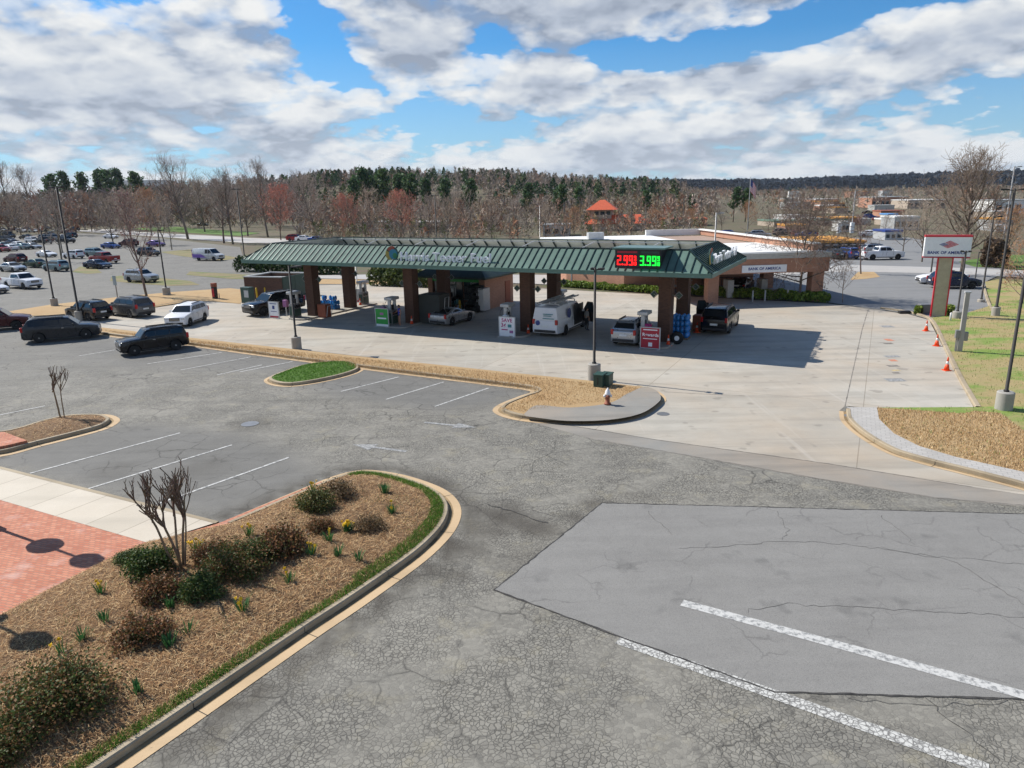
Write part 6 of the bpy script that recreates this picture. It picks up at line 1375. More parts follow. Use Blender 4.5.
wood_mass('bare_woods', 1300, (-42, -16), (270, 520), (8, 15), 46, GREY+[(.28, .15, .10)], [.25, .2, .15, .1, .15, .15], .13, False, lambda x, y, a, r: True, 'brown leafless woods behind the left car park')
wood_mass('scrub_woods', 1100, (-16, 16), (190, 420), (4, 10), 46, GREY+[(.30, .15, .09), (.26, .2, .12)], [.2, .2, .15, .1, .1, .1, .15], .13, False, lambda x, y, a, r: not (-1 < x < 75 and r < 235) , 'low brown scrub between the canopy and the hill')
wood_mass('scrub_woods', 700, (-15, 15), (135, 235), (2.2, 5.5), 46, GREY+[(.34, .18, .11), (.30, .25, .14), (.12, .15, .05)], [.2, .2, .12, .1, .1, .1, .1, .08], .13, False, lambda x, y, a, r: not (-6 < x < 45 and r < 158), 'low brown scrub just beyond the canopy roof')
wood_mass('ridge_woods', 5200, (8, 42), (1700, 2650), (14, 24), 14, [(.022, .036, .058), (.034, .046, .064), (.022, .034, .045), (.042, .05, .06)], [.3, .3, .25, .15], .28, True, None, 'distant bluish wooded ridge at right')  # distance haze is painted in: blue put into the tree colours
wood_mass('town_woods', 3000, (13, 46), (190, 1300), (5, 10), 26, GREY+[(.30, .16, .09), (.05, .09, .04)], [.22, .2, .15, .1, .1, .13, .10], .13, False, lambda x, y, a, r: rng.uniform() < .2+.8*ss(200, 450, r) and not (r < 240 and 20 < a < 32), 'brown trees among the distant shops at right')

# ---- crepe myrtles, hard pruned
def myrtle(u, v, z, h, nt, seed, label, spread):
    r = random.Random(seed); root = empty('crape_myrtle', (g(u, v, z)-Vector((0, 0, .08))).to_tuple(), 0, label, 'tree'); T = []; C = []
    for k in range(nt):
        az = k*2*math.pi/nt+r.uniform(-.4, .4); p = Vector((math.cos(az)*.09, math.sin(az)*.09, 0)); d = Vector((math.cos(az)*spread*r.uniform(.5, 1.2), math.sin(az)*spread*r.uniform(.5, 1.2), 1)).normalized(); L = h*r.uniform(.52, .62); rad = .034*r.uniform(.8, 1.25); n = 7
        for i in range(n):
            q = p+d*(L/n); T.append((p, q, rad*(1-.04*i), rad*(1-.04*(i+1)))); p = q; d = (d+Vector((r.gauss(0, .05), r.gauss(0, .05), .03))).normalized()
        for j in range(5 if nt > 2 else 4):                  # limbs from the old pruning cut
            a2 = r.uniform(0, 6.28); d1 = (d+Vector((math.cos(a2), math.sin(a2), .25))*r.uniform(.3, .9)).normalized(); p1 = p.copy()-d*r.uniform(0, L*.25); L1 = h*r.uniform(.15, .25)
            for i in range(4):
                q1 = p1+d1*(L1/4); C.append((p1, q1, rad*.62*(1-.06*i), rad*.62*(1-.06*(i+1)))); p1 = q1; d1 = (d1+Vector((r.gauss(0, .08), r.gauss(0, .08), .12))).normalized()
            for m_ in range(r.choice((4, 5, 6))):
                a3 = r.uniform(0, 6.28); d2 = (d1+Vector((math.cos(a3), math.sin(a3), .3))*r.uniform(.25, .6)).normalized(); p2 = p1-d1*r.uniform(0, L1*.4); L2 = h*r.uniform(.08, .19)
                for i in range(3): q2 = p2+d2*(L2/3); C.append((p2, q2, rad*.34, rad*.30)); p2 = q2; d2 = (d2+Vector((r.gauss(0, .1), r.gauss(0, .1), .1))).normalized()
                if r.random() < .5:
                    for s in (-1, 1): d3 = (d2+Vector((s*.5, r.uniform(-.5, .5), .2))).normalized(); C.append((p2, p2+d3*r.uniform(.05, .16), rad*.26, rad*.2))
    v_, f, c = seg_mesh(T, 8, rcol((.24, .175, .115), .25)); npmesh('trunk', v_, f, MAT['twig'], root, c); v_, f, c = seg_mesh(C, 6, rcol((.16, .115, .085), .3)); npmesh('crown', v_, f, MAT['twig'], root, c)
myrtle(62.5, 416.5, .22, 3.15, 2, 4, 'pruned crape myrtle with two trunks on the small mulch island', .16)
myrtle(181, 567, .30, 3.35, 5, 9, 'pruned many stemmed crape myrtle in the planting bed', .30)

# ---- planting bed: shrubs, daffodils, straw and grass
def gz(u, v):
    p = g(u, v, .28); p.z = hz_bed(p.x, p.y); return p
SHC = [(.10, .105, .03), (.17, .12, .04), (.21, .10, .045), (.065, .10, .025), (.26, .15, .06)]
def shrub_mesh(seed, dens, cols, ls=1.0):
    global rng
    root = empty('azalea_shrub'); n = int(4600*dens); L = 34
    th = rng.uniform(0, 6.283, L); ph = rng.uniform(.05, 1.0, L); cen = np.stack([np.cos(th)*np.sqrt(1-ph**2)*.8, np.sin(th)*np.sqrt(1-ph**2)*.8, ph*.78], 1)*rng.uniform(.55, 1.0, (L, 1))
    I = rng.integers(0, L, n); P = cen[I]+rng.normal(0, .15, (n, 3)); P[:, 2] = np.abs(P[:, 2])+.02; v, f, c = quads(P, .016*ls, .036*ls, mixcol(cols), 0, 1.5); npmesh('foliage', v, f, MAT['leaf'], root, c)
    segs = []
    for k in range(L): b = Vector(cen[k])*.35; b.z = 0.02; segs.append((Vector((b.x*.3, b.y*.3, -.05)), Vector(cen[k])*.55, .018, .012)); segs.append((Vector(cen[k])*.55, Vector(cen[k])*1.05, .012, .006))
    for k in range(120): c0 = Vector(cen[rng.integers(0, L)]); d = Vector(rng.normal(0, .16, 3)); segs.append((c0*.8, c0*.95+d, .008, .004))
    v, f, c = seg_mesh(segs, 4, rcol((.10, .07, .05), .3)); npmesh('stem', v, f, MAT['twig'], root, c); return root
PAL = {0: [(.09, .11, .03), (.14, .14, .04), (.06, .085, .022), (.20, .14, .05)], 1: [(.24, .105, .05), (.17, .09, .04), (.12, .08, .03), (.32, .16, .07), (.10, .10, .03)], 2: [(.05, .095, .022), (.08, .13, .03), (.04, .07, .018), (.14, .15, .04)], 3: [(.11, .12, .03), (.20, .11, .045), (.065, .09, .022), (.26, .14, .055), (.08, .12, .03)], 4: [(.22, .15, .08), (.16, .10, .05), (.12, .09, .04)]}
sh_ = [shrub_mesh(1, 1.0, PAL[0]), shrub_mesh(2, .8, PAL[1]), shrub_mesh(3, 1.0, PAL[2]), shrub_mesh(4, 2.2, PAL[3], .65), shrub_mesh(5, .45, PAL[4])]; used_s = [False]*5
SH = [(151, 573, 52, .9, 2, 'olive azalea left of the myrtle trunk beside the sidewalk corner'), (160, 597, 50, .85, 1, 'brown azalea directly below left of the myrtle trunk'), (200, 596, 46, .9, 2, 'dense azalea just below the myrtle trunk'), (234, 572, 64, .95, 3, 'largest dark azalea right of the myrtle trunk'), (213, 560, 44, .8, 1, 'azalea close behind the myrtle trunk at right'), (282, 552, 54, .95, 1, 'broad red brown azalea beside the brick strip'), (317, 507, 40, .9, 0, 'olive azalea at the narrow end by yellow daffodils'), (339, 495, 42, .7, 4, 'bare looking brown azalea at the top of the bed'), (321, 530, 30, .8, 1, 'small brown azalea left of the biggest daffodil clump'), (369, 529, 34, .8, 4, 'small twiggy azalea right of the biggest daffodil clump'), (146, 638, 58, .8, 1, 'low brown azalea alone in the middle of the bed'), (52, 712, 104, .85, 3, 'biggest azalea at the lower left of the bed'), (0, 752, 74, .8, 3, 'green azalea cut by the lower left corner'), (128, 560, 30, .6, 2, 'small green azalea by the brick plaza edge'), (258, 560, 44, .8, 2, 'dark azalea between the two largest ones')]
for u, v, w, hh, i, lab in SH:
    p = gz(u, v); k = FPX/(p.y*cp+(CAMH-p.z)*sp_); wr = w/k/2*1.2; o = sh_[i] if not used_s[i] else copy_tree(sh_[i]); used_s[i] = True; o.location = p-Vector((0, 0, .04)); o.scale = (wr, wr, wr*hh*1.05); o.rotation_euler = (0, 0, random.uniform(0, 6.28)); tag(o, lab, 'shrub')
def daff_mesh(n, fl, hh=.3):
    root = empty('daffodil_clump'); segs = []; V = []; F = []; cols = []
    for k in range(n):
        a = rng.uniform(0, 6.283); r0 = rng.uniform(0, .12); b = np.array([math.cos(a)*r0, math.sin(a)*r0, 0]); d = np.array([math.cos(a)*rng.uniform(.1, .5), math.sin(a)*rng.uniform(.1, .5), 1]); L = hh*rng.uniform(.7, 1.15); side = np.array([-math.sin(a), math.cos(a), 0])*.011
        m1 = b+d*L*.6; t = m1+(d*np.array([1.6, 1.6, .75]))*L*.4; i0 = len(V); V += [b-side, b+side, m1+side*1.1, m1-side*1.1, t+side*.2, t-side*.2]; F += [(i0, i0+1, i0+2, i0+3), (i0+3, i0+2, i0+4, i0+5)]; cols += [(.05, .15, .045), (.075, .19, .06)]
    npmesh('leaves', np.array(V), np.array(F), MAT['leaf'], root, np.array(cols)*1.0)
    for k in range(fl):
        a = rng.uniform(0, 6.283); r0 = rng.uniform(.02, .2); c = Vector((math.cos(a)*r0, math.sin(a)*r0, hh*rng.uniform(.95, 1.3))); q = MB(); nrm = Vector((math.cos(a), math.sin(a), .5)).normalized(); ref = nrm.cross(Vector((0, 0, 1))).normalized(); up_ = ref.cross(nrm)
        for j in range(6):
            t = j*math.pi/3; d = ref*math.cos(t)+up_*math.sin(t); e = nrm.cross(d); q.add([c, c+d*.028+e*.02, c+d*.055+nrm*.004, c+d*.028-e*.02, c-nrm*.006, c+d*.028+e*.02-nrm*.004, c+d*.055, c+d*.028-e*.02-nrm*.004], [(0, 1, 2, 3), (7, 6, 5, 4), (0, 4, 5, 1), (1, 5, 6, 2), (2, 6, 7, 3), (3, 7, 4, 0)])
        q.tube([c, c+nrm*.035], [.014, .02], 8); q.tube([Vector((c.x*.4, c.y*.4, 0)), c-nrm*.01], .005, 4); q.build('flower', MAT['petal'], root)
    return root
DF = [(101, 593, 6, 3, 'daffodil clump with two blooms by the brick plaza'), (171, 608, 9, 0, 'green daffodil leaves below the azaleas under the myrtle'), (138, 643, 9, 1, 'daffodil clump with one bloom below the lone low azalea'), (243, 611, 8, 3, 'daffodil clump with two blooms in the middle of the bed'), (289, 582, 7, 2, 'daffodil clump below the red brown azalea'), (311, 555, 7, 3, 'daffodil clump right of the red brown azalea'), (329, 541, 9, 2, 'upright daffodil clump left of the biggest clump'), (339, 556, 10, 0, 'flowerless daffodil leaves below the upright clump'), (348, 531, 24, 12, 'biggest daffodil clump covered with yellow blooms'), (392, 513, 14, 2, 'leafy daffodil clump at the right of the bed nose'), (385, 493, 15, 0, 'flowerless leafy clump nearest the nose of the bed'), (197, 553, 10, 7, 'daffodil clump with many blooms behind the myrtle'), (359, 560, 7, 0, 'small flat green clump right of the flowerless leaves'), (138, 692, 7, 0, 'lone green tuft near the kerb at lower left'), (170, 646, 7, 0, 'green tuft right of the one bloom clump'), (188, 633, 5, 0, 'small green tuft beside the lone low azalea'), (250, 536, 9, 3, 'daffodil clump between the big azaleas and the brick strip'), (83, 640, 7, 0, 'green tuft left of the lone low azalea'), (312, 490, 6, 4, 'daffodils at the edge of the brick strip by the top azalea'), (62, 653, 3, 2, 'single bloom above the biggest azalea'), (105, 622, 6, 0, 'green tuft below the plaza edge daffodils')]
for u, v, n, f_, lab in DF: r = daff_mesh(int(n*4), f_, rng.uniform(.24, .32)); r.location = gz(u, v); sc = 1.1; r.scale = (sc, sc, sc); tag(r, lab, 'daffodils')
def scatter(poly, n, hz, cond=None):
    xs = [p.x for p in poly]; ys = [p.y for p in poly]; out = []
    pl = [(p.x, p.y) for p in poly]
    while len(out) < n:
        x = rng.uniform(min(xs), max(xs)); y = rng.uniform(min(ys), max(ys))
        if y < 3 or not inside(pl, x, y): continue
        if cond and not cond(x, y): continue
        out.append((x, y, hz(x, y)))
    return np.array(out)
def straws(name, P, l0, l1, w, cols, label, steep=.25):
    n = len(P); a = rng.uniform(0, 6.283, n); l = rng.uniform(l0, l1, n); d = np.stack([np.cos(a), np.sin(a), np.abs(rng.normal(0, steep, n))], 1); s = np.stack([-np.sin(a), np.cos(a), rng.normal(0, .2, n)], 1)
    A = d*l[:, None]*.5; B = s*w; P = P+np.array([0, 0, .015]); V = np.stack([P-A-B, P-A+B, P+A+B*.5+np.array([0, 0, .012]), P+A-B*.5+np.array([0, 0, .012])], 1).reshape(-1, 3)
    o = npmesh(name, V, np.arange(4*n).reshape(-1, 4), MAT['straws'], None, mixcol(cols)(n)); tag(o, label, name.replace('_', ' '), None, 'stuff')
def blades(name, P, h0, h1, w, cols, label):
    n = len(P); a = rng.uniform(0, 6.283, n); h = rng.uniform(h0, h1, n); s = np.stack([-np.sin(a), np.cos(a), np.zeros(n)], 1)*w; t = np.stack([np.cos(a)*h*rng.uniform(.1, .7, n), np.sin(a)*h*rng.uniform(.1, .7, n), h], 1)
    V = np.stack([P-s, P+s, P+t+s*.15, P+t-s*.15], 1).reshape(-1, 3); o = npmesh(name, V, np.arange(4*n).reshape(-1, 4), MAT['leaf'], None, mixcol(cols)(n)); tag(o, label, 'grass', None, 'stuff')
STC = [(.40, .225, .10), (.57, .36, .17), (.27, .135, .06), (.70, .50, .27), (.10, .05, .024)]
bp2 = [(p.x, p.y) for p in bed_poly]
near = [p for p in bed_poly]
P = scatter(bed_poly, 85000, hz_bed, lambda x, y: rng.uniform() < min(1, 14/math.hypot(x, y)) and x > -26)
straws('pine_straw', P, .07, .22, .0045, STC, 'loose brown pine straw covering the planting bed')
blades('bed_weeds', scatter(bed_poly, 2600, hz_bed, lambda x, y: noise.noise(Vector((x*.8, y*.8, 2))) > .22 and x > -26), .03, .09, .008, [(.13, .20, .05), (.18, .24, .07), (.20, .22, .10)], 'thin green weeds in the pine straw')
straws('pine_straw', scatter(mi_poly, 5000, hz_mi, lambda x, y: x > -32), .1, .25, .007, STC, 'loose pine straw on the small mulch island')
GC = [(.09, .22, .02), (.13, .29, .03), (.07, .16, .02), (.16, .28, .05)]
rim = inner[:-9]; rimi = offset(rim, .42); r2 = []
for i in range(len(rim)-1):
    L = (rim[i+1]-rim[i]).length; n = int(L*(1100 if (rim[i].x > -6.0 and rim[i].y > 16.5) else 800))
    if n < 1: continue
    t = rng.uniform(0, 1, n); wd = rng.uniform(0, 1, n)**1.2
    for tt, ww in zip(t, wd): q = rim[i].lerp(rim[i+1], tt).lerp(rimi[i].lerp(rimi[i+1], tt), ww*(1 if (rim[i].x > -6.0 and rim[i].y > 16.5) else .6)); r2.append((q.x, q.y, hz_bed(q.x, q.y)-.01))
blades('kerb_grass', np.array(r2), .05, .13, .006, GC, 'green grass edging along the kerb of the planting bed')
blades('island_grass', scatter(gi_poly, 7000, hz_gi), .04, .09, .012, GC, 'bright green grass on the small stall island')
def tufts(poly, n, z, cols, label, h=(.04, .1), w=.012, name='dry_grass'): blades(name, scatter(poly, n, lambda x, y: z), h[0], h[1], w, cols, label)
tufts(px([(96, 329), (300, 352), (400, 362.5), (590, 383), (640, 388), (620, 400), (570, 405), (525, 411), (500, 409), (540, 391), (361, 368), (183, 344)], .2), 16000, .18, [(.44, .28, .13), (.52, .35, .17), (.36, .22, .09)], 'dry tan grass on the straw verge beside the stalls')
SC_ = px([(877, 407.5), (962, 413.5), (976, 411), (1000, 413), (1026, 432), (1045, 445), (1045, 479), (1024, 472), (956, 457), (919, 446), (894, 433.5), (879, 419)], .13)
tufts(SC_, 7000, .132, [(.46, .31, .15), (.58, .42, .22), (.44, .29, .14), (.62, .48, .28)], 'tan dormant grass on the corner behind the paver walk', (.05, .12), .014)
tufts([p for p in VERGE_R], 32000, .125, [(.42, .33, .15), (.14, .24, .035), (.12, .20, .03), (.48, .37, .18)], 'patchy dry grass right of the exit lane', (.05, .13), .014)
def leafy(name, P, s0, s1, cols, label, cat='hedge', stems=None):
    root = empty(name, P.mean(axis=0)*np.array([1, 1, 0]), 0, label, cat); c0 = np.array(root.location); v, f, c = quads(P-c0, s0, s1, mixcol(cols)); npmesh('foliage', v, f, MAT['leaf'], root, c)
    segs = [(Vector(p)-Vector((0, 0, p[2])), Vector(p)*1.0, .03, .02) for p in (P-c0)[:60]]; 
    if name in ('foundation_shrub', 'dark_bush', 'brown_bush'): v, f, c = seg_mesh(segs, 4, rcol((.08, .06, .04), .3)); npmesh('stem', v, f, MAT['twig'], root, c)
    return root
def hedge_pts(a, b, w, h, n):
    a = np.array(a); b = np.array(b); t = rng.uniform(0, 1, n)[:, None]; d = (b-a)/np.linalg.norm(b-a); nn = np.array([-d[1], d[0], 0]); th = rng.uniform(0, math.pi, n); rr = np.sqrt(rng.uniform(.45, 1, n)); tl = t[:, 0]*np.linalg.norm(b-a)
    hm = 1+.10*np.sin(tl*2.3)+.08*np.sin(tl*5.1+1); P = a+(b-a)*t+nn*(np.cos(th)*rr*w/2)[:, None]; P[:, 2] = np.abs(np.sin(th))**.6*rr*h*hm+.03; return P
HG = [(.14, .22, .03), (.20, .28, .045), (.25, .31, .06), (.10, .16, .03)]
leafy('clipped_hedge', hedge_pts(g(690, 294.5), g(829, 302), 1.5, .85, 9000), .07, .14, HG, 'long low clipped hedge in front of the bank drive through')
leafy('clipped_hedge', hedge_pts(g(556, 285.5), g(662, 293), 1.4, .62, 6000), .07, .14, HG, 'clipped hedge seen between the canopy columns before the bank')
leafy('clipped_hedge', hedge_pts(g(240, 271), g(345, 274), 3.0, 2.0, 6000), .12, .22, [(.035, .07, .02), (.05, .09, .025), (.025, .05, .015)], 'tall dark hedge behind the bin enclosure')
leafy('round_hedge', hedge_pts(g(374, 284.5), g(416, 286), 3.2, 2.0, 4500), .09, .18, [(.09, .12, .03), (.13, .15, .04), (.06, .09, .02)], 'rounded hedge left part behind the second column')
leafy('round_hedge', hedge_pts(g(418, 286), g(440, 287), 2.8, 1.7, 2600), .09, .18, [(.09, .12, .03), (.13, .15, .04), (.06, .09, .02)], 'rounded hedge right part beside the kiosk')
leafy('foundation_shrub', hedge_pts(g(573, 282), g(584, 282.5), 1.6, .9, 900), .08, .15, HG, 'small shrub at the left corner of the bank', 'shrub')
leafy('foundation_shrub', hedge_pts(g(946, 316), g(953, 316.5), 1.0, .8, 900), .05, .1, HG, 'dark green shrub at the right foot of the bank pylon', 'shrub')
leafy('foundation_shrub', hedge_pts(g(915, 314), g(921, 314.5), 1.0, .6, 700), .05, .1, HG, 'dark green shrub left of the utility box by the pylon', 'shrub')
leafy('dark_bush', hedge_pts(g(78, 226), g(100, 227), 6, 4.5, 2500), .3, .6, [(.03, .06, .02), (.05, .08, .025)], 'dark green bush by the far road above the left lot', 'bush')
leafy('brown_bush', hedge_pts(g(985, 266), g(1003, 267), 4, 3.2, 2500), .14, .3, [(.10, .07, .05), (.15, .10, .06)], 'round brown bush on the lawn behind the tall pole', 'bush')
leafy('low_shrub', hedge_pts(gz(69, 612), gz(86, 602), .5, .12, 500), .03, .06, [(.09, .10, .04), (.14, .13, .06)], 'low grey green ground cover near the plaza edge', 'ground cover', False)

# ================================================================== FAR BUILDINGS
def block(name, u, v, w, d, h, yaw, wall, roof, label, win=0, cat='building', cap=.5):
    p = g(u, v); k = ppm(u, v); w = w/k; h = h/k;  p.z = max(0, terrain(p.x, p.y)); r = empty(name, p.to_tuple(), R(yaw), label, cat); q = MB(); q.box(-w/2, w/2, 0, d, 0, h); q.build('wall', wall, r); q = MB(); q.box(-w/2-.15, w/2+.15, -.15, d+.15, h, h+.35); q.build('roof', roof, r)
    for k in range(win):
        x = -w/2+w*(k+.5)/win; f = MB(); f.box(x-w/win*.3, x+w/win*.3, -.12, -.02, h*.25, min(h*.7, 3.4)); fr_ = f.build('window', MAT['winglass'], r); f = MB(); f.box(x-w/win*.32, x+w/win*.32, -.16, -.12, min(h*.7, 3.4), min(h*.7, 3.4)+.15); f.build('frame', MAT['lgrey'], fr_)
    return r
MAT['orange'] = flat('orange_roof_tile', (.62, .11, .04), .7, var=.15); MAT['tanwall'] = flat('tan_stucco', (.40, .33, .26), .85); MAT['greenroof'] = flat('pale_green_roof', (.14, .24, .17), .6); MAT['orangeband'] = flat('orange_band', (.60, .27, .03), .6)
# orange roofed house
p = g(599, 231); hr = empty('orange_roof_house', (p.x, p.y, 0), R(-12), 'two tiered house with bright orange roofs beyond the canopy', 'house')
def hip(mb, x0, x1, y0, y1, z, zt, ins): mb.add([(x0, y0, z), (x1, y0, z), (x1, y1, z), (x0, y1, z), (x0+ins, y0+ins, zt), (x1-ins, y0+ins, zt), (x1-ins, y1-ins, zt), (x0+ins, y1-ins, zt)], [(0, 1, 5, 4), (1, 2, 6, 5), (2, 3, 7, 6), (3, 0, 4, 7), (4, 5, 6, 7)])
S = p.y/250.0*.78
q = MB(); q.box(-6*S, 22*S, 2*S, 16*S, 0, 3.2*S); q.box(-4*S, 5*S, 4*S, 13*S, 3.2*S, 9.2*S); q.build('wall', MAT['tanwall'], hr)
q = MB(); hip(q, -7*S, 23*S, 1*S, 17*S, 3.0*S, 6.6*S, 5*S); q.build('roof', MAT['orange'], hr); q = MB(); hip(q, -6*S, 7.5*S, 2*S, 15*S, 9.0*S, 13.2*S, 5.6*S); q.build('upper_roof', MAT['orange'], hr)
for x in (-2.4, .2, 2.8): q = MB(); q.box(x*S, (x+1.8)*S, 3.86*S, 3.98*S, 6.8*S, 8.3*S); q.build('window', MAT['winglass'], hr)
block('low_orange_building', 683, 226, 46, 10, 6, -10, MAT['tanwall'], MAT['orange'], 'low building with orange roof left of the bank flag', 5)
block('pale_warehouse', 146, 212.2, 42, 60, 22, 12, MAT['whitetpo'], MAT['whitetpo'], 'long pale flat roofed building behind the left pines', 8)
block('pale_warehouse', 114, 212.4, 24, 40, 20, 12, MAT['tanwall'], MAT['whitetpo'], 'tan pale roofed building left of the long pale one', 5)
block('pale_house', 372, 231, 40, 10, 8, -8, MAT['whitetpo'], MAT['greycap'], 'pale low building seen under the red trees behind the canopy', 4)
block('pale_house', 426, 232, 34, 10, 9, -8, MAT['tanwall'], MAT['whitetpo'], 'tan low building behind the pole over the lettering', 4)
block('pale_house', 556, 236, 26, 8, 10, -8, MAT['lgrey'], MAT['greycap'], 'grey low building behind the middle of the canopy', 3)
block('strip_mall', 835, 251, 58, 14, 8, -3, MAT['soffit'], MAT['orangeband'], 'long low shop with an orange roof band beyond the bank', 7)
block('white_box_shop', 845, 232, 8, 6, 9, -3, MAT['deck'], MAT['greycap'], 'dark fronted shop between two white piers at right', 2)
q = empty('white_gate', g(845, 233).to_tuple(), R(-3), 'pair of white piers before the dark fronted shop', 'gate piers')
for x in (-1.9, 1.1): m_ = MB(); m_.box(x, x+.8, -.4, .4, 0, 2.4); m_.build('pier', MAT['white'], q)
block('green_roof_shop', 812, 226, 78, 12, 5, 3, MAT['tanwall'], MAT['greenroof'], 'long shop with a pale green roof at right', 8)
block('brick_store', 889, 208, 34, 20, 10, -6, MAT['bankbrick'], MAT['greycap'], 'long brick store below the far ridge at right', 8)
block('brick_store', 826, 208, 22, 16, 8, 0, MAT['bankbrick'], MAT['whitetpo'], 'small brick store left of the white lamp mast', 4)
block('pale_store', 926, 209, 36, 20, 8, -6, MAT['tanwall'], MAT['whitetpo'], 'pale long store behind the large bare tree', 6)
block('pale_store', 1012, 214, 34, 20, 13, -10, MAT['whitetpo'], MAT['greycap'], 'white block at the right edge under the ridge', 4)
block('grey_shop', 906, 230, 24, 8, 12, -5, MAT['lgrey'], MAT['whitetpo'], 'grey white shop left of the large bare tree', 4)
block('blue_sign_shop', 892, 222, 9, 6, 7, -5, MAT['tanwall'], flat('sky_blue_panel', (.12, .32, .62), .5), 'small shop with a sky blue top at right', 2)
block('grey_shop', 893, 240, 16, 6, 8, -5, MAT['lgrey'], MAT['blue'], 'low shop with a blue fascia at the end of the bank lot', 3)
block('orange_kiosk', 841, 208, 8, 6, 4, 0, MAT['tanwall'], MAT['orangeband'], 'small orange topped building below the far ridge', 2)
tr_ = random.Random(3); WALLS = ['tanwall', 'whitetpo', 'bankbrick', 'lgrey', 'greycap']; ROOFS = ['whitetpo', 'greycap', 'deck', 'rust', 'orangeband']
for k in range(26):
    u = tr_.uniform(752, 930) if k % 4 else tr_.uniform(985, 1030); v = tr_.choice((200, 203, 206, 210, 214, 219, 225, 231))+tr_.uniform(-1, 1)
    o = block('shop_unit', u, max(v, 198.5), tr_.uniform(9, 30), 10, tr_.uniform(3.5, 8), tr_.uniform(-12, 8), MAT[tr_.choice(WALLS)], MAT[tr_.choice(ROOFS)], 'small distant flat roofed shop among the trees under the ridge', 0)
    o['group'] = 'small distant shops under the ridge'
far_c = ['white', 'silver', 'black', 'blue', 'red', 'grey']
cnt = 0
for u, v in ((838, 226), (850, 222), (862, 223), (870, 219), (880, 221), (888, 218), (898, 222), (845, 213), (868, 214), (806, 238), (795, 237), (783, 236), (870, 237), (760, 238), (748, 239), (730, 238), (718, 237)):
    c_ = far_c[cnt % 6]; place('suv' if cnt % 2 else 'sedan', c_, g(u, max(v, 212)), random.choice((-20, 160, 70)), 'parked_car', 'tiny distant car in the shop car parks at right', 'car', 'distant cars in the shop car parks'); cnt += 1

# ================================================================== SKY, SUN, AIR
w = bpy.data.worlds.new('World'); scene.world = w; w.use_nodes = True; nt = w.node_tree; nt.nodes.clear()
class WT(NT):
    def __init__(s, t): s.t = t
W = WT(nt)
sky = W.n('ShaderNodeTexSky', sky_type='NISHITA'); sky.sun_disc = False
SUN = Vector((-.93, .50, 1.0)).normalized(); sky.sun_elevation = math.asin(SUN.z); sky.sun_rotation = math.atan2(SUN.x, SUN.y); sky.air_density = 1.0; sky.dust_density = .3; sky.ozone_density = 3.0; sky.altitude = 200
tc = W.n('ShaderNodeTexCoord').outputs['Generated']; sx = W.n('ShaderNodeSeparateXYZ'); W.link(tc, sx.inputs[0]); X, Y, Zc = sx.outputs
az = W.math('ARCTAN2', X, Y); el = W.math('ARCSINE', Zc)
def proj(off, dx=0.0):
    den = W.math('ADD', W.math('MAXIMUM', Zc, 0.0), .30+off); c = W.n('ShaderNodeCombineXYZ'); W.link(W.math('ADD', W.math('DIVIDE', X, den), dx), c.inputs[0]); W.link(W.math('DIVIDE', Y, den), c.inputs[1]); c.inputs[2].default_value = 5.3; return c.outputs[0]
def cloud(vec):
    a = W.noise(vec, 2.1, 2, .5, .0); b = W.noise(vec, 7.0, 9, .60, .15); 
    dv = W.n('ShaderNodeTexNoise'); dv.inputs['Scale'].default_value = 8; dv.inputs['Detail'].default_value = 4; W.link(vec, dv.inputs['Vector'])
    ds = W.n('ShaderNodeVectorMath', operation='MULTIPLY_ADD'); W.link(dv.outputs['Color'], ds.inputs[0]); ds.inputs[1].default_value = (.11, .11, .11); W.link(vec, ds.inputs[2])
    vo = W.n('ShaderNodeTexVoronoi', feature='F1', voronoi_dimensions='2D'); vo.inputs['Scale'].default_value = 6.5; vo.inputs['Detail'].default_value = 2.0; vo.inputs['Roughness'].default_value = .55; vo.normalize = True; W.link(ds.outputs[0], vo.inputs['Vector'])
    bl_ = W.math('SUBTRACT', 1.0, vo.outputs['Distance'])
    return W.math('ADD', W.math('ADD', W.math('MULTIPLY', a, .62), W.math('MULTIPLY', b, .26)), W.math('MULTIPLY', bl_, .34))
ae = W.n('ShaderNodeCombineXYZ'); W.link(az, ae.inputs[0]); W.link(el, ae.inputs[1])
def blob(a, e, sa, se, wt, rot=0.0):
    s = W.n('ShaderNodeVectorMath', operation='SUBTRACT'); W.link(ae.outputs[0], s.inputs[0]); s.inputs[1].default_value = (R(a), R(e), 0)
    vr = W.n('ShaderNodeVectorRotate', rotation_type='Z_AXIS'); W.link(s.outputs[0], vr.inputs['Vector']); vr.inputs['Angle'].default_value = R(-rot)
    m_ = W.n('ShaderNodeVectorMath', operation='MULTIPLY'); W.link(vr.outputs[0], m_.inputs[0]); m_.inputs[1].default_value = (1/R(sa), 1/R(se), 0)
    l = W.n('ShaderNodeVectorMath', operation='LENGTH'); W.link(m_.outputs[0], l.inputs[0]); mr = W.n('ShaderNodeMapRange', interpolation_type='SMOOTHSTEP'); W.link(l.outputs['Value'], mr.inputs[0]); mr.inputs[1].default_value = 0; mr.inputs[2].default_value = 1; mr.inputs[3].default_value = wt; mr.inputs[4].default_value = 0; return mr.outputs[0]
tot = None
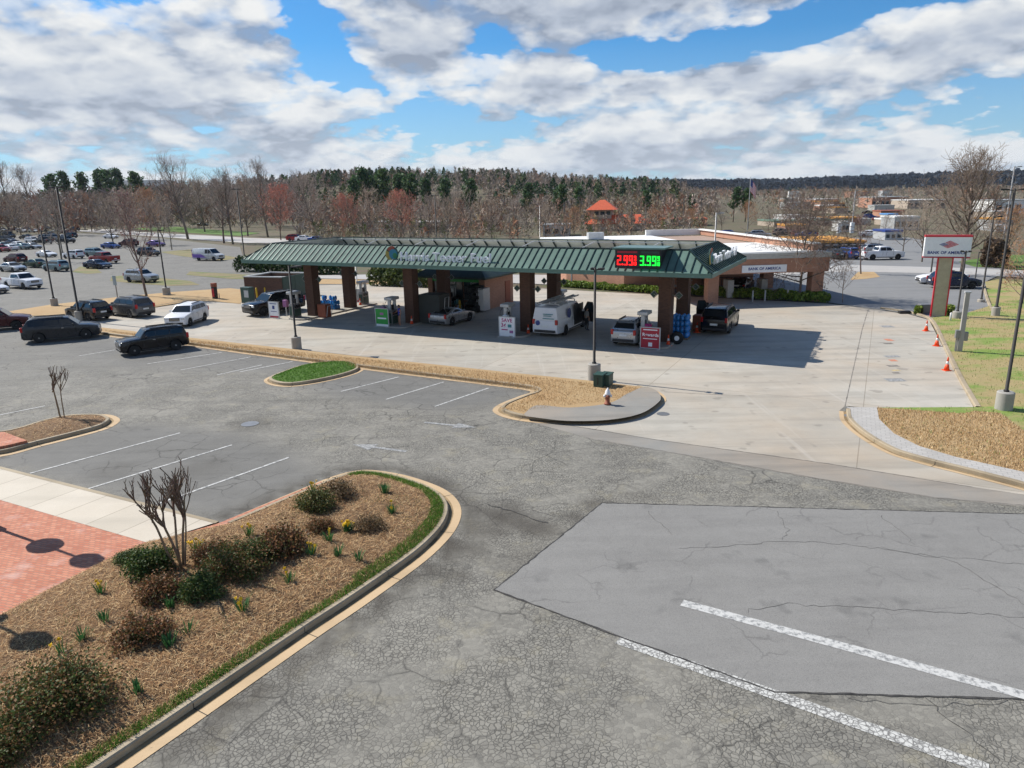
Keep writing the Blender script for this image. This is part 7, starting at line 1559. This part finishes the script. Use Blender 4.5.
for bl in ((-14.5, 12.6, 4.5, 3.4, -0.216, -35), (-12.5, 9.2, 3.0, 2.6, -0.187, -30), (-8.5, 14.8, 4, 1.6, -0.187), (-1, 14.8, 3, 1.2, -0.144), (9.5, 9.6, 5.5, 1.7, -0.245, -8), (17, 10.2, 8, 1.5, -0.245, 5), (24, 11.6, 7, 1.8, -0.230, 14), (31.5, 13.6, 6, 2.0, -0.259, 12), (-24, 13.8, 5, 1.2, -0.072), (-17, 6.4, 4, 1.2, -0.115),
        (-29, 9, 12, 6.5, .15), (-6, 10.5, 5.5, 3.6, .17), (9, 13.6, 11, 1.9, .26, 3), (21, 13.8, 8, 1.7, .20, 10), (31.5, 9.4, 8, 2.8, .25, 12), (16, 7.6, 11, 1.7, .22), (3, 8.0, 5, 2.4, .14), (0, 2.5, 60, 3.2, .08)):
    b_ = blob(*bl); tot = b_ if tot is None else W.math('ADD', tot, b_)
tot = W.math('ADD', tot, W.ramp(el, [(.27, 0.), (.45, 1.)])) if False else W.math('SUBTRACT', tot, W.math('MULTIPLY', W.ramp(el, [(.26, 0.), (.5, 1.)]), .12))
d0 = W.math('ADD', cloud(proj(0)), tot); d1 = W.math('ADD', cloud(proj(.026, .02)), tot)
cov = W.ramp(d0, [(.605, 0.), (.655, .75), (.73, 1.)], 'EASE')
lit = W.math('MULTIPLY_ADD', W.math('SUBTRACT', d0, d1), 5.2, .52); dens = W.ramp(d0, [(.62, 1.1), (.74, .85), (.90, .42)])
lit = W.math('MULTIPLY', lit, dens, clamp=True)
ccol = W.ramp(lit, [(.02, (2.9, 3.4, 4.3)), (.28, (4.4, 4.95, 5.9)), (.55, (6.3, 6.65, 7.1)), (.85, (8.1, 8.2, 8.2))])
hz_ = W.ramp(el, [(0.0, .85), (.07, .42), (.19, 0.)])
skyc = W.mix(1.0, sky.outputs[0], (.38, .84, 1.16), 'MULTIPLY')
ccol = W.mix(W.math('MULTIPLY', hz_, .6), ccol, (5.9, 6.5, 7.2)); skyc = W.mix(W.math('MULTIPLY', hz_, .9), skyc, (5.0, 6.1, 7.3))
fin = W.mix(cov, skyc, ccol); bg = W.n('ShaderNodeBackground'); bg.inputs['Strength'].default_value = .088; W.link(fin, bg.inputs['Color']); out = W.n('ShaderNodeOutputWorld'); W.link(bg.outputs[0], out.inputs['Surface'])
sd = bpy.data.lights.new('sun', 'SUN'); sd.energy = 5.0; sd.angle = R(.53); sd.color = (1.0, .955, .88); so = bpy.data.objects.new('sun', sd); COL.objects.link(so); so.rotation_euler = SUN.to_track_quat('Z', 'Y').to_euler(); so.location = (-60, 40, 80)
scene.render.engine = 'CYCLES'; scene.cycles.max_bounces = 6; scene.cycles.volume_bounces = 0
vs_ = scene.view_settings; vs_.view_transform = 'Standard'; vs_.look = 'None'; vs_.exposure = EXPO; vs_.gamma = 1; vs_.use_curve_mapping = False
HAZE = 1
if HAZE:
    q = MB(); q.box(-3000, 3000, -60, 3400, -8, 120); hz = q.build('haze', flat('haze_air', (1, 1, 1))); hz['kind'] = 'stuff'
    mt = bpy.data.materials.new('haze_volume'); mt.use_nodes = True; mt.node_tree.nodes.clear(); vo = mt.node_tree.nodes.new('ShaderNodeVolumePrincipled'); vo.inputs['Density'].default_value = .00005; vo.inputs['Color'].default_value = (.80, .88, 1, 1); vo.inputs['Anisotropy'].default_value = .2
    ou = mt.node_tree.nodes.new('ShaderNodeOutputMaterial'); mt.node_tree.links.new(vo.outputs[0], ou.inputs['Volume']); hz.data.materials.clear(); hz.data.materials.append(mt)
